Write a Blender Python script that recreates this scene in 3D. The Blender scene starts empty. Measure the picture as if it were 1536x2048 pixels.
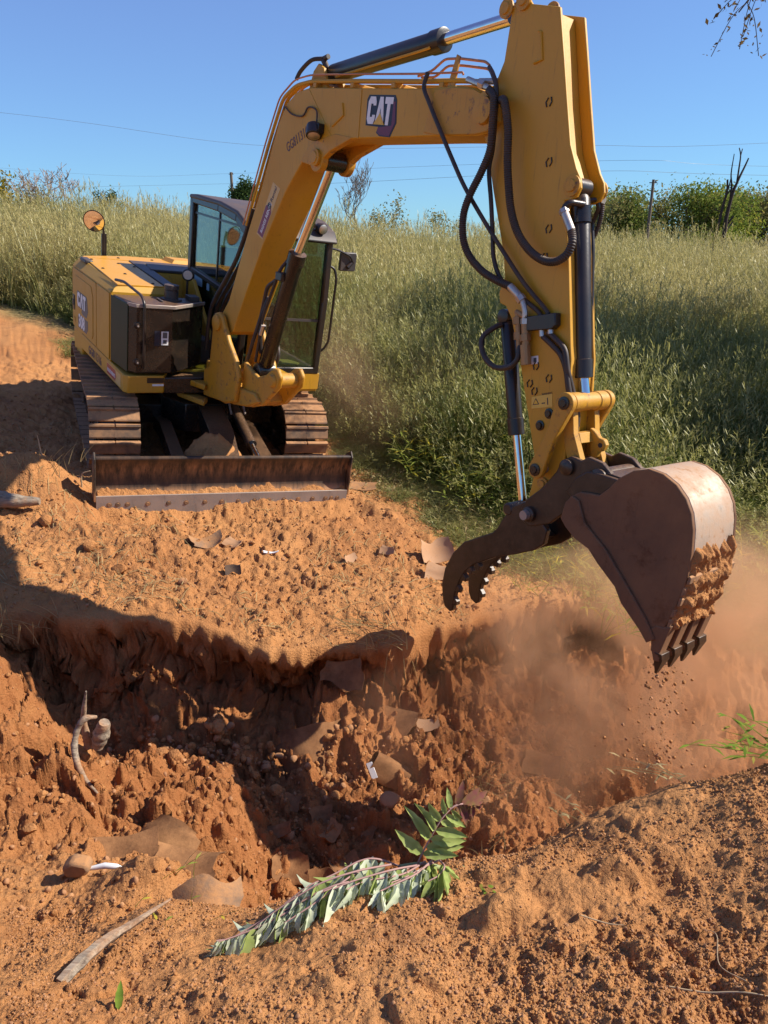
import bpy, bmesh, math, random
import numpy as np
from mathutils import Vector, Matrix
R = math.radians
random.seed(7)
rng = np.random.default_rng(7)
scene = bpy.context.scene
COL = scene.collection

# ---------------------------------------------------------------- camera
cam_data = bpy.data.cameras.new("camera")
cam = bpy.data.objects.new("camera", cam_data)
COL.objects.link(cam)
cam.location = (0, 0, 2.4)
cam.rotation_euler = (R(90 - 20), 0, 0)
cam_data.sensor_width = 36
cam_data.lens = 26.37
cam_data.clip_start = 0.05
cam_data.clip_end = 3000
scene.camera = cam

# ---------------------------------------------------------------- sky, sun, exposure
SUN_EL, SUN_AZ = 40.0, 4.0        # azimuth counted from +X towards +Y
world = bpy.data.worlds.new("World")
scene.world = world
world.use_nodes = True
wn = world.node_tree
sky = wn.nodes.new("ShaderNodeTexSky")
sky.sky_type = 'NISHITA'
sky.sun_disc = False
sky.sun_elevation = R(SUN_EL)
sky.sun_rotation = R(90 - SUN_AZ)
sky.altitude = 200
sky.air_density = 1.0
sky.dust_density = 0.0
sky.ozone_density = 3.0
bg = wn.nodes["Background"]
# grade the whole sky evenly towards the clear autumn blue of the photograph
sep = wn.nodes.new('ShaderNodeSeparateColor'); com = wn.nodes.new('ShaderNodeCombineColor')
wn.links.new(sky.outputs[0], sep.inputs[0])
for i_, (g_, k_) in enumerate(((0.472, 1.117), (0.728, 1.234), (0.62, 2.172))):
    pw = wn.nodes.new('ShaderNodeMath'); pw.operation = 'POWER'; pw.inputs[1].default_value = g_
    ml = wn.nodes.new('ShaderNodeMath'); ml.operation = 'MULTIPLY'; ml.inputs[1].default_value = k_
    wn.links.new(sep.outputs[i_], pw.inputs[0]); wn.links.new(pw.outputs[0], ml.inputs[0]); wn.links.new(ml.outputs[0], com.inputs[i_])
wn.links.new(com.outputs[0], bg.inputs[0])
bg.inputs[1].default_value = 0.085
sl = bpy.data.lights.new("sun", 'SUN')
sl.energy = 5.0
sl.angle = R(0.53)
sl.color = (1.0, 0.93, 0.82)
sun = bpy.data.objects.new("sun", sl)
COL.objects.link(sun)
sd = Vector((math.cos(R(SUN_EL)) * math.cos(R(SUN_AZ)), math.cos(R(SUN_EL)) * math.sin(R(SUN_AZ)), math.sin(R(SUN_EL))))
sun.rotation_euler = sd.to_track_quat('Z', 'Y').to_euler()
sun.location = (20, 5, 20)
scene.view_settings.view_transform = 'Standard'
scene.view_settings.look = 'None'
scene.view_settings.exposure = 0.66
scene.view_settings.gamma = 1.0
scene.view_settings.use_curve_mapping = False
scene.cycles.max_bounces = 8
scene.cycles.transparent_max_bounces = 16
scene.cycles.volume_bounces = 2
scene.cycles.volume_step_rate = 2.0
scene.cycles.volume_max_steps = 128

# ---------------------------------------------------------------- noise in numpy
def _h(ix, iy, s):
    h = (ix.astype(np.int64) * 374761393 + iy.astype(np.int64) * 668265263 + s * 1274126177) & 0xffffffff
    h = ((h ^ (h >> 13)) * 1274126177) & 0xffffffff
    return ((h ^ (h >> 16)) & 0xffffff) / float(0xffffff)
def vnoise(x, y, s=0):
    ix = np.floor(x); iy = np.floor(y); fx = x - ix; fy = y - iy
    ix = ix.astype(np.int64); iy = iy.astype(np.int64)
    ux = fx * fx * fx * (fx * (fx * 6 - 15) + 10); uy = fy * fy * fy * (fy * (fy * 6 - 15) + 10)
    a = _h(ix, iy, s); b = _h(ix + 1, iy, s); c = _h(ix, iy + 1, s); d = _h(ix + 1, iy + 1, s)
    return (a + (b - a) * ux) * (1 - uy) + (c + (d - c) * ux) * uy - 0.5
def fbm(x, y, s=0, o=4, g=0.5):
    r = 0; a = 1.0
    for k in range(o):
        r = r + a * vnoise(x, y, s + k * 17)
        x = x * 2.03 + 11.3; y = y * 2.03 - 7.1; a *= g
    return r
def clods(x, y, cell, prob, s):
    """rounded lumps scattered one to a cell: height in units of the cell"""
    gx = x / cell; gy = y / cell; bx = np.floor(gx).astype(np.int64); by = np.floor(gy).astype(np.int64)
    out = np.zeros_like(x)
    for i in (-1, 0, 1):
        for j in (-1, 0, 1):
            cx = bx + i; cy = by + j
            px = cx + _h(cx, cy, s); py = cy + _h(cx, cy, s + 1)
            on = _h(cx, cy, s + 2) < prob
            r = 0.22 + 0.42 * _h(cx, cy, s + 3) ** 2
            d2 = ((gx - px) ** 2 + (gy - py) ** 2) / (r * r)
            hgt = np.where(on, r * np.sqrt(np.clip(1 - d2, 0, 1)) * (0.5 + 0.6 * _h(cx, cy, s + 4)), 0)
            out = np.maximum(out, hgt)
    return out * cell
def sstep(a, b, x):
    t = np.clip((x - a) / (b - a), 0, 1)
    return t * t * (3 - 2 * t)

# ---------------------------------------------------------------- shape of the ground (metres)
GN = np.array((0.1450045, -0.05459881, 0.98792341))       # the bench the machine stands on
GO = np.array((-2.2741, 8.4881, 0.3222))
CTL = np.array([(-2.36, 4.35, -0.27), (-1.92, 4.4, -0.34), (-2.25, 4.3, -0.59), (-1.75, 4.3, -0.59), (-1.96, 3.6, -0.55), (-1.24, 3.2, -0.38), (-1.01, 2.5, -0.17), (-1.47, 2.6, -0.13), (-1.19, 2.0, 0.11), (-0.83, 2.0, 0.11), (-0.95, 1.35, 0.67), (-0.73, 1.4, 0.62), (-2.34, 4.0, 0.05), (-1.96, 3.4, -0.06), (-1.84, 2.9, -0.12), (-2.32, 2.9, -0.12), (-3.09, 4.2, -0.07), (-1.55, 1.8, 0.34), (-1.26, 3.75, -0.49), (-0.91, 3.15, -0.4), (-0.67, 2.05, 0.05), (-1.12, 4.6, -0.42), (-0.61, 4.75, -0.56), (-1.09, 4.4, -0.58), (-0.59, 4.45, -0.69), (-0.56, 4.2, -0.75), (-1.02, 4.0, -0.68), (-0.53, 3.9, -0.83), (-0.06, 3.75, -0.86), (-0.47, 3.3, -0.82), (-0.68, 2.95, -0.64), (-0.05, 3.35, -0.86), (-0.07, 4.75, -0.6), (0.11, 4.55, -0.68), (0.39, 4.45, -0.82), (0.66, 4.3, -0.91), (0.92, 4.0, -0.92), (0.41, 3.8, -0.9), (0.56, 3.45, -0.89), (0.73, 5.2, -0.79), (0.89, 4.9, -1.0), (1.22, 4.6, -1.14), (1.12, 4.1, -1.16), (1.55, 5.3, -0.85), (2.18, 5.4, -0.77), (2.1, 5.0, -1.21), (2.94, 5.6, -1.13), (3.04, 5.2, -1.51), (1.73, 4.4, -1.25), (4.0, 5.5, -1.32), (4.86, 5.5, -1.32), (-0.53, 1.4, 0.65), (-0.46, 1.5, 0.59), (-0.24, 1.62, 0.62), (0.12, 1.75, 0.62), (0.43, 1.8, 0.65), (0.61, 1.9, 0.67), (0.93, 1.95, 0.73), (1.25, 2.0, 0.78), (1.58, 2.0, 0.82), (-0.83, 1.15, 0.8), (-0.4, 1.15, 0.8), (0.0, 1.15, 0.8), (0.56, 1.12, 0.84), (0.9, 1.3, 0.83), (1.04, 1.6, 0.84), (0.54, 1.42, 0.78), (0.28, 1.36, 0.76), (0.04, 1.36, 0.76), (-0.2, 1.3, 0.75), (0.74, 1.62, 0.73), (-0.42, 1.24, 0.75), (-0.59, 1.55, 0.6), (-0.69, 1.8, 0.46), (-0.84, 2.2, 0.29), (-0.5, 1.65, 0.51), (-0.58, 1.9, 0.25), (-0.7, 2.3, -0.07), (-0.26, 1.77, 0.46), (-0.3, 2.02, 0.0), (-0.36, 2.42, -0.58), (0.13, 1.9, 0.46), (0.15, 2.15, -0.0), (0.18, 2.55, -0.58), (0.47, 1.95, 0.49), (0.53, 2.2, 0.03), (0.62, 2.6, -0.55), (0.65, 2.05, 0.51), (0.73, 2.3, 0.05), (0.86, 2.7, -0.53), (1.0, 2.1, 0.57), (1.12, 2.35, 0.11), (1.31, 2.75, -0.47), (1.34, 2.15, 0.62), (1.49, 2.4, 0.16), (1.74, 2.8, -0.42), (1.7, 2.15, 0.66), (1.9, 2.4, 0.2), (2.22, 2.8, -0.38), (0.75, 5.0, -1.0), (1.3, 5.3, -1.12), (1.9, 5.5, -1.2), (2.4, 5.4, -1.25), (1.0, 4.85, -1.1), (-1, 0, 0.85), (1, 0, 0.9), (-3, 0.5, 0.8), (3, 0.5, 0.95), (-1, -2, 0.9), (1.5, -2, 0.95), (-4, -2, 0.9), (4, -2, 1.0), (0, -5, 1), (-6, -5, 1), (6, -5, 1), (-6, 2, 0.6), (-5, 4, 0.35), (6, 2, 0.6), (5, 1.5, 0.9), (6, 4, -0.9), (8, -1, 1), (-8, -1, 0.9), (-8, 3, 0.6), (9, 3, 0.2)])
LIP = np.array([(-3.25, 4.06, 0.19), (-2.77, 4.27, 0.13), (-2.37, 4.49, 0.08), (-1.77, 4.58, 0.0), (-1.41, 4.61, -0.05), (-1.09, 4.59, -0.1), (-0.77, 4.46, -0.15), (-0.44, 4.49, -0.2), (0.04, 4.63, -0.26), (0.34, 4.97, -0.29), (0.7, 5.11, -0.33), (1.15, 5.52, -0.38), (1.84, 5.74, -0.46), (2.22, 5.59, -0.53), (2.83, 6.05, -0.59), (3.62, 6.4, -0.69), (5.32, 7.03, -0.9)])
def _tps_k(r2):
    return np.where(r2 > 1e-12, 0.5 * r2 * np.log(np.maximum(r2, 1e-12)), 0)
_n = len(CTL)
_d2 = ((CTL[:, None, :2] - CTL[None, :, :2]) ** 2).sum(2)
_A = np.zeros((_n + 3, _n + 3)); _A[:_n, :_n] = _tps_k(_d2) + np.eye(_n) * 0.01
_A[:_n, _n] = 1; _A[:_n, _n + 1:] = CTL[:, :2]; _A[_n:, :_n] = _A[:_n, _n:].T
_w = np.linalg.solve(_A, np.concatenate([CTL[:, 2], np.zeros(3)]))
def tps(x, y):
    xc = np.clip(x, -9, 9); yc = np.clip(y, -6, 8)
    r = _w[_n] + _w[_n + 1] * xc + _w[_n + 2] * yc
    for i in range(_n):
        r = r + _w[i] * _tps_k((xc - CTL[i, 0]) ** 2 + (yc - CTL[i, 1]) ** 2)
    return r
LX = np.concatenate([[-60, -8, -5], LIP[:, 0], [8, 12, 60]])
LY = np.concatenate([[2.0, 3.0, 3.6], LIP[:, 1], [7.0, 6.0, 2.0]])
def lip_y(x):
    return np.interp(x, LX, LY)
def soft(x, a, b, k):
    return a + k * np.log1p(np.exp((x - a) / k)) - k * np.log1p(np.exp((x - b) / k))
def plane_z(x, y):
    xe = soft(x, -6.5, 3.6, 0.4)
    return GO[2] - (GN[0] * (xe - GO[0]) + GN[1] * (np.minimum(y, 16) - GO[1])) / GN[2]
def ridge(x):
    return np.interp(x, [-40, -14, -8, -1, 5, 13, 40], [3.0, 2.3, 1.95, 1.4, 1.15, 0.75, 0.6])
def field_edge(x):
    return np.interp(x, [-12, -8, -5, -3.3, -2, -0.4, 0.2, 0.6, 1.0, 1.6, 2.2, 3, 6, 12], [17, 14.5, 12.6, 11.4, 10.4, 9.0, 8.1, 7.3, 6.75, 6.25, 6.1, 6.3, 6.9, 7])
def bench_z(x, y):
    fe = np.interp(x, [-12, -5, -2, 0, 3], [13, 11.5, 10.2, 9.2, 8.6])
    p = plane_z(x, y)
    t = np.clip((y - fe) / (30 - fe), 0, 1)
    z0 = plane_z(x, np.minimum(y, fe))
    up = z0 + (ridge(x) - z0) * (1 - (1 - t) ** 1.7)
    z = np.where(y > fe, up, p)
    z = z - np.clip(y - 31, 0, 40) * 0.035 - np.clip(y - 71, 0, 900) * 0.01
    z = z + 0.10 * fbm(x * 0.35, y * 0.35, 3, 3) * sstep(6, 16, y)
    # heap pushed up behind the blade, windrow beside it, small heaps on the bench
    z = z + 0.52 * np.exp(-(((x + 1.62) / 0.38) ** 2 + ((y - 6.95) / 0.24) ** 2))
    z = z + 0.34 * np.exp(-(((x + 3.0) / 0.34) ** 2 + ((y - 6.15) / 0.32) ** 2)) + 0.20 * np.exp(-(((x + 3.55) / 0.5) ** 2 + ((y - 6.2) / 0.35) ** 2))
    z = z + 0.10 * np.exp(-(((x + 2.0) / 0.9) ** 2 + ((y - 5.55) / 0.35) ** 2))
    bu = (x + 2.2741) * 0.4008 - (y - 8.4881) * 0.9096; bv = (x + 2.2741) * 0.9046 + (y - 8.4881) * 0.4118
    z = z - 0.10 * np.exp(-((bu - 2.28) / 0.22) ** 2) * (1 - sstep(1.15, 1.4, np.abs(bv)))
    z = z + 0.06 * fbm(x * 1.3, y * 1.3, 21, 3) * (1 - sstep(12, 18, y))
    return z
def pit_depth_mask(x, y):
    """signed distance-like value: >0 on the pit side of the lip"""
    n = 0.20 * fbm(x * 2.2, y * 0.6, 5, 4) + 0.05 * vnoise(x * 14, y * 3, 9)
    return lip_y(x) - y + n
def undercut(x):
    return np.interp(x, [-4, -2.2, -1.5, -1.1, -0.8, -0.2, 0.1, 0.45, 0.7, 2.0, 2.6, 4], [0.05, 0.10, 0.12, 0.22, 0.36, 0.36, 0.2, 0.25, 0.38, 0.38, 0.2, 0.1])
def ground_z(x, y):
    x = np.asarray(x, float); y = np.asarray(y, float)
    d = pit_depth_mask(x, y)
    b = bench_z(x, np.maximum(y, 2.0)) - 0.05 * np.clip(1 - (-d) / 0.6, 0, 1) ** 2
    p = np.minimum(tps(x, y), b + 0.1 + 5 * np.clip(d - 0.5, 0, 9))
    w = sstep(0.0, 0.16, d)
    return b * (1 - w) + p * w
BIGCLODS = [(0.33, 1.50, 0.075, 0.05, 0.06), (0.27, 1.47, 0.05, 0.04, 0.035), (0.68, 1.62, 0.09, 0.05, 0.05), (0.80, 1.64, 0.07, 0.05, 0.045), (0.60, 1.60, 0.05, 0.03, 0.03), (0.48, 1.70, 0.06, 0.03, 0.03), (-0.05, 1.38, 0.05, 0.03, 0.03), (-0.14, 1.24, 0.06, 0.03, 0.035), (-0.38, 1.22, 0.06, 0.035, 0.03), (0.12, 1.25, 0.05, 0.03, 0.03), (0.84, 1.19, 0.06, 0.04, 0.035), (0.40, 1.63, 0.05, 0.03, 0.03), (0.62, 1.33, 0.05, 0.03, 0.03)]
def facets(x, y, cell, s):
    """broken clods: every cell is a tilted flat face"""
    gx = x / cell; gy = y / cell; bx = np.floor(gx).astype(np.int64); by = np.floor(gy).astype(np.int64)
    best = np.full_like(gx, 9.0); h = np.zeros_like(gx)
    for i in (-1, 0, 1):
        for j in (-1, 0, 1):
            cx = bx + i; cy = by + j; px = gx - cx - _h(cx, cy, s); py = gy - cy - _h(cx, cy, s + 1); d2 = px * px + py * py
            v = _h(cx, cy, s + 2) - 0.5 + 1.3 * (px * (_h(cx, cy, s + 3) - 0.5) + py * (_h(cx, cy, s + 4) - 0.5)); k = d2 < best
            h = np.where(k, v, h); best = np.where(k, d2, best)
    return h * cell
def ridged(x, y, s, o=4):
    r = 0; a = 1.0
    for k in range(o):
        r = r + a * (0.5 - 2 * np.abs(vnoise(x, y, s + 13 * k))); x = x * 2.1 + 5.2; y = y * 2.1 - 3.3; a *= 0.5
    return r
def rough(x, y):
    """lumps, crumbs and ripples of loose soil"""
    d = pit_depth_mask(x, y)
    near = 1 - sstep(2.0, 3.0, y)
    pit = sstep(0.0, 0.1, d) * (1 - near)
    bench = sstep(0, 0.1, -d) * (1 - sstep(9, 15, y))
    wx = x + 0.02 * fbm(x * 22, y * 22, 301, 3); wy = y + 0.02 * fbm(x * 22, y * 22, 305, 3)
    lump = fbm(x * 3.1, y * 3.1, 31, 5, 0.55)
    rp = np.clip(vnoise(x * 2.4, y * 2.4, 77) + 0.5, 0, 1)
    r = near * (0.05 * fbm(x * 2.2 + y, y * 4.2 - x, 41, 4) + 0.02 * lump + 0.016 * ridged(x * 7, y * 10, 43, 5) * (0.4 + rp) + 0.006 * fbm(wx * 40, wy * 40, 45, 3))
    r = r + near * (clods(wx, wy, 0.11, 0.10, 101) * 0.55 + clods(wx, wy, 0.05, 0.25, 111) * (0.3 + 1.2 * rp) * 0.7 + clods(wx, wy, 0.022, 0.55, 121) * (0.4 + rp) * 0.75)
    for lx, ly, la, lb, lh in BIGCLODS:
        qx = (x - lx + 0.03 * fbm(x * 12, y * 12, 321, 3)) / la; qy = (y - ly + 0.03 * fbm(x * 12, y * 12, 325, 3)) / lb
        r = r + near * lh * np.exp(-np.clip(qx * qx + qy * qy, 0, 30) ** 1.5)
    vx = x + 0.05 * fbm(x * 9, y * 9, 311, 3); vy = y + 0.05 * fbm(x * 9, y * 9, 315, 3)
    r = r + pit * (0.12 * lump + 0.06 * fbm(x * 8, y * 8, 51, 5, 0.6) + 0.05 * ridged(x * 5, y * 5, 53, 5) + clods(vx, vy, 0.26, 0.28, 131) * 0.45 + clods(vx, vy, 0.11, 0.40, 141) * 0.7 + clods(vx, vy, 0.05, 0.5, 151) * 0.8)
    r = r + bench * (0.04 * lump + 0.022 * fbm(x * 7, y * 7, 61, 5, 0.6) + 0.014 * ridged(x * 6, y * 6, 63, 5) + clods(vx, vy, 0.14, 0.12, 161) * 0.5 + clods(vx, vy, 0.06, 0.35, 171) * 0.75)
    r = r + near * (0.35 + rp) * (facets(wx, wy, 0.035, 401) * 0.22 + facets(wx, wy, 0.09, 411) * 0.08)
    r = r + pit * (facets(vx, vy, 0.20, 421) * 0.45 + facets(vx, vy, 0.075, 431) * 0.6) + bench * (0.3 + 1.2 * np.clip(vnoise(x * 1.1, y * 1.1, 461) + 0.4, 0, 1)) * (facets(vx, vy, 0.10, 441) * 0.22 + facets(vx, vy, 0.05, 451) * 0.35)
    # cleat ripples left of the tracks
    trk = np.exp(-(((x + 4.2) / 1.0) ** 2 + ((y - 8.6) / 2.0) ** 2))
    r = r + 0.02 * trk * np.sin((y + 0.44 * x) * 40)
    return r
def surf_z(x, y):
    return ground_z(x, y) + rough(np.asarray(x, float), np.asarray(y, float))
def gz(x, y):
    return float(surf_z(np.array([x]), np.array([y]))[0])

# ---------------------------------------------------------------- materials
def new_mat(name):
    m = bpy.data.materials.new(name); m.use_nodes = True
    nt = m.node_tree
    return m, nt, nt.nodes["Principled BSDF"]
def nd(nt, kind, **kw):
    n = nt.nodes.new(kind)
    for k, v in kw.items():
        if hasattr(n, k): setattr(n, k, v)
        else: n.inputs[k].default_value = v
    return n
def lk(nt, a, b): nt.links.new(a, b)
def mix(nt, fac, a, b, bt='MIX'):
    n = nt.nodes.new("ShaderNodeMix"); n.data_type = 'RGBA'; n.blend_type = bt
    for sock, v in ((n.inputs[0], fac), (n.inputs[6], a), (n.inputs[7], b)):
        if isinstance(v, (int, float)): sock.default_value = v
        elif isinstance(v, tuple): sock.default_value = (*v[:3], 1)
        else: lk(nt, v, sock)
    return n.outputs[2]
def noise(nt, scale, detail=4, rough=0.55, coord=None, dist=0.0):
    n = nt.nodes.new("ShaderNodeTexNoise")
    n.inputs["Scale"].default_value = scale; n.inputs["Detail"].default_value = detail
    n.inputs["Roughness"].default_value = rough; n.inputs["Distortion"].default_value = dist
    if coord is not None: lk(nt, coord, n.inputs["Vector"])
    return n.outputs["Fac"]
def ramp(nt, val, a, b, c0=0.0, c1=1.0):
    n = nt.nodes.new("ShaderNodeMapRange"); n.clamp = True
    n.inputs[1].default_value = a; n.inputs[2].default_value = b; n.inputs[3].default_value = c0; n.inputs[4].default_value = c1
    lk(nt, val, n.inputs[0]); return n.outputs[0]
def math_n(nt, op, a, b=None):
    n = nt.nodes.new("ShaderNodeMath"); n.operation = op
    for i, v in enumerate((a, b)):
        if v is None: continue
        if isinstance(v, (int, float)): n.inputs[i].default_value = v
        else: lk(nt, v, n.inputs[i])
    return n.outputs[0]
def bump(nt, h, strength, dist, normal=None):
    n = nt.nodes.new("ShaderNodeBump"); n.inputs["Strength"].default_value = strength; n.inputs["Distance"].default_value = dist
    lk(nt, h, n.inputs["Height"])
    if normal is not None: lk(nt, normal, n.inputs["Normal"])
    return n.outputs[0]
def pos(nt):
    return nt.nodes.new("ShaderNodeNewGeometry").outputs["Position"]
def attr(nt, name, t='GEOMETRY'):
    n = nt.nodes.new("ShaderNodeAttribute"); n.attribute_name = name; n.attribute_type = t
    return n
DUST = (0.40, 0.20, 0.085)
def coated(name, col, rough=0.4, metal=0.0, dust=0.35, dust_scale=3.0, worn=None, spec=0.5, updust=0.5, grain=0.02):
    """paint or metal carrying a film of orange dust, thicker on faces that look up"""
    m, nt, p = new_mat(name)
    P = pos(nt)
    n1 = noise(nt, dust_scale, 6, 0.65, P); n2 = noise(nt, dust_scale * 9, 5, 0.7, P)
    geo = nt.nodes.new("ShaderNodeNewGeometry"); sx = nt.nodes.new("ShaderNodeSeparateXYZ"); lk(nt, geo.outputs["True Normal"], sx.inputs[0])
    up = ramp(nt, sx.outputs[2], 0.25, 0.95, 0.0, updust)
    f = math_n(nt, 'MULTIPLY', ramp(nt, n1, 0.38, 0.72), dust)
    f = math_n(nt, 'ADD', f, math_n(nt, 'MULTIPLY', up, ramp(nt, n2, 0.25, 0.65)))
    f = math_n(nt, 'MINIMUM', math_n(nt, 'ADD', f, dust * 0.15), 0.95)
    base = col
    if worn:
        base = mix(nt, ramp(nt, noise(nt, dust_scale * 3.3, 7, 0.7, P), 0.56, 0.66), col, worn)
    # thin scratches and greasy runs
    mp = nt.nodes.new("ShaderNodeMapping"); mp.inputs["Scale"].default_value = (30, 30, 2.2); mp.inputs["Rotation"].default_value = (0.35, 0.2, 0.0); lk(nt, P, mp.inputs[0])
    ns = noise(nt, 1.3, 6, 0.75, mp.outputs[0], 0.4)
    base = mix(nt, ramp(nt, ns, 0.56, 0.72, 0.0, 0.55), base, tuple(x * 0.32 + 0.004 for x in col))
    base = mix(nt, ramp(nt, noise(nt, 41, 4, 0.8, P), 0.70, 0.76, 0.0, 0.6), base, tuple(x * 0.25 + 0.01 for x in col))
    c = mix(nt, f, base, DUST)
    lk(nt, c, p.inputs["Base Color"])
    p.inputs["Metallic"].default_value = metal
    lk(nt, ramp(nt, f, 0.0, 0.7, rough, 0.9), p.inputs["Roughness"])
    p.inputs["Specular IOR Level"].default_value = spec
    if metal: lk(nt, ramp(nt, f, 0.05, 0.6, metal, 0.0), p.inputs["Metallic"])
    if grain: lk(nt, bump(nt, n2, 0.25, grain), p.inputs["Normal"])
    return m
def flat(name, col, rough=0.6, metal=0.0, spec=0.5):
    m, nt, p = new_mat(name)
    n = noise(nt, 25, 4, 0.6, pos(nt))
    lk(nt, mix(nt, ramp(nt, n, 0.3, 0.7, 0.0, 0.5), col, tuple(c * 0.75 + 0.01 for c in col)), p.inputs["Base Color"])
    p.inputs["Roughness"].default_value = rough; p.inputs["Metallic"].default_value = metal; p.inputs["Specular IOR Level"].default_value = spec
    return m
M = {}
M['yellow'] = coated('yellow_paint', (0.53, 0.268, 0.004), 0.44, dust=0.20, dust_scale=2.2, updust=0.08, grain=0.003)
M['yellow_worn'] = coated('yellow_paint_worn', (0.50, 0.245, 0.007), 0.45, dust=0.25, dust_scale=5, worn=(0.16, 0.075, 0.02), updust=0.3, grain=0.006)
M['yellow_dusty'] = coated('yellow_paint_dusty', (0.53, 0.272, 0.006), 0.46, dust=0.26, dust_scale=1.6, updust=0.12, grain=0.003)
M['black'] = coated('black_paint', (0.010, 0.010, 0.011), 0.30, dust=0.05, dust_scale=4, updust=0.25, grain=0.003)
M['black_dusty'] = coated('black_paint_dusty', (0.009, 0.008, 0.008), 0.24, dust=0.05, dust_scale=6, updust=0.35, grain=0.004)
M['trim'] = coated('dark_grey_plastic', (0.035, 0.036, 0.04), 0.45, dust=0.1, updust=0.15, grain=0)
M['rubber'] = coated('black_rubber', (0.012, 0.012, 0.013), 0.5, dust=0.1, dust_scale=7, updust=0.25, grain=0)
M['steel'] = coated('bare_steel', (0.32, 0.30, 0.28), 0.45, metal=0.7, dust=0.35, dust_scale=5, updust=0.3, grain=0.003)
M['chrome'] = flat('chrome_rod', (0.75, 0.74, 0.72), 0.12, 1.0)
M['fitting'] = coated('zinc_fitting', (0.5, 0.49, 0.46), 0.35, metal=0.9, dust=0.15, grain=0)
M['brass'] = coated('brass_fitting', (0.35, 0.22, 0.10), 0.45, metal=0.7, dust=0.3, grain=0)
M['tracksteel'] = coated('track_pad', (0.06, 0.045, 0.035), 0.7, dust=0.9, dust_scale=4, updust=0.9, grain=0.008)
M['white'] = flat('white_print', (0.78, 0.78, 0.76), 0.5)
M['ink'] = flat('dark_print', (0.012, 0.014, 0.03), 0.5)  # print, and the painted shade of recesses and the eye hole
M['grey_print'] = flat('grey_print', (0.09, 0.09, 0.095), 0.5)
M['stencil'] = coated('stencil_print', (0.03, 0.035, 0.075), 0.6, dust=0.5, dust_scale=14, grain=0)
M['maroon'] = flat('maroon_print', (0.20, 0.022, 0.05), 0.45)
M['red'] = flat('red_print', (0.36, 0.03, 0.02), 0.45)
M['logored'] = flat('logo_red', (0.15, 0.02, 0.05), 0.45)
M['amber'] = flat('yellow_print', (0.72, 0.42, 0.03), 0.45)
M['tan'] = flat('tan_print', (0.62, 0.40, 0.13), 0.5)
M['seat'] = flat('seat_fabric', (0.02, 0.02, 0.022), 0.9)
M['cabgrey'] = flat('cab_plastic', (0.05, 0.05, 0.052), 0.7)
M['paperblue'] = flat('pale_blue_paper', (0.30, 0.42, 0.46), 0.7)
M['mat_floor'] = flat('floor_mat', (0.10, 0.07, 0.045), 0.9)
M['copper'] = coated('copper_pipe', (0.50, 0.23, 0.13), 0.35, metal=0.8, dust=0.2, grain=0)

def glass_mat():
    m, nt, p = new_mat('cab_glass')
    nt.nodes.remove(p)
    out = nt.nodes["Material Output"]
    tr = nd(nt, "ShaderNodeBsdfTransparent"); tr.inputs[0].default_value = (0.62, 0.71, 0.64, 1)
    gl = nd(nt, "ShaderNodeBsdfGlossy"); gl.inputs["Roughness"].default_value = 0.03; gl.inputs[0].default_value = (1, 1, 1, 1)
    df = nd(nt, "ShaderNodeBsdfDiffuse"); df.inputs[0].default_value = (*DUST, 1)
    fw = nd(nt, "ShaderNodeLayerWeight"); fw.inputs[0].default_value = 0.5; pw_ = math_n(nt, "POWER", fw.outputs["Facing"], 4.0)
    mx = nd(nt, "ShaderNodeMixShader"); lk(nt, ramp(nt, pw_, 0.0, 1.0, 0.045, 0.8), mx.inputs[0]); lk(nt, tr.outputs[0], mx.inputs[1]); lk(nt, gl.outputs[0], mx.inputs[2])
    m2 = nd(nt, "ShaderNodeMixShader"); lk(nt, ramp(nt, noise(nt, 6, 6, 0.7, pos(nt)), 0.5, 0.8, 0.0, 0.035), m2.inputs[0]); lk(nt, mx.outputs[0], m2.inputs[1]); lk(nt, df.outputs[0], m2.inputs[2])
    lk(nt, m2.outputs[0], out.inputs[0])
    return m
M['glass'] = glass_mat()
def mirror_mat():
    m, nt, p = new_mat('mirror_glass'); p.inputs["Base Color"].default_value = (0.85, 0.85, 0.85, 1)
    p.inputs["Metallic"].default_value = 1; p.inputs["Roughness"].default_value = 0.03
    return m
M['mirror'] = mirror_mat()

# ---------------------------------------------------------------- mesh helpers
def link(o, parent=None, mat=None):
    COL.objects.link(o)
    if parent is not None: o.parent = parent
    return o
def mesh_obj(name, verts, faces, material, parent=None, smooth=None, bevel=0.0, local=None):
    me = bpy.data.meshes.new(name)
    me.from_pydata([tuple(v) for v in verts], [], faces)
    me.validate(); me.update()
    if material: me.materials.append(material)
    if smooth:
        me.shade_smooth()
        try: me.set_sharp_from_angle(angle=R(smooth))
        except Exception: pass
    o = bpy.data.objects.new(name, me)
    link(o, parent)
    if local is not None: o.matrix_local = local
    if bevel:
        b = o.modifiers.new("bevel", 'BEVEL'); b.width = bevel; b.segments = 2; b.limit_method = 'ANGLE'; b.angle_limit = R(50)
        b.harden_normals = False
    return o
def frame_of(d, up=Vector((0, 0, 1))):
    d = Vector(d).normalized()
    a = d.cross(up)
    if a.length < 1e-4: a = d.cross(Vector((1, 0, 0)))
    a.normalize(); return a, a.cross(d).normalized()
def catmull(pts, n=8):
    pts = [Vector(p) for p in pts]; out = []
    for i in range(len(pts) - 1):
        p0 = pts[i - 1] if i else pts[0] * 2 - pts[1]; p1 = pts[i]; p2 = pts[i + 1]
        p3 = pts[i + 2] if i + 2 < len(pts) else p2 * 2 - p1
        for k in range(n):
            t = k / n
            out.append(0.5 * ((2 * p1) + (p2 - p0) * t + (2 * p0 - 5 * p1 + 4 * p2 - p3) * t * t + (3 * p1 - p0 - 3 * p2 + p3) * t ** 3))
    out.append(pts[-1]); return out
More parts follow.
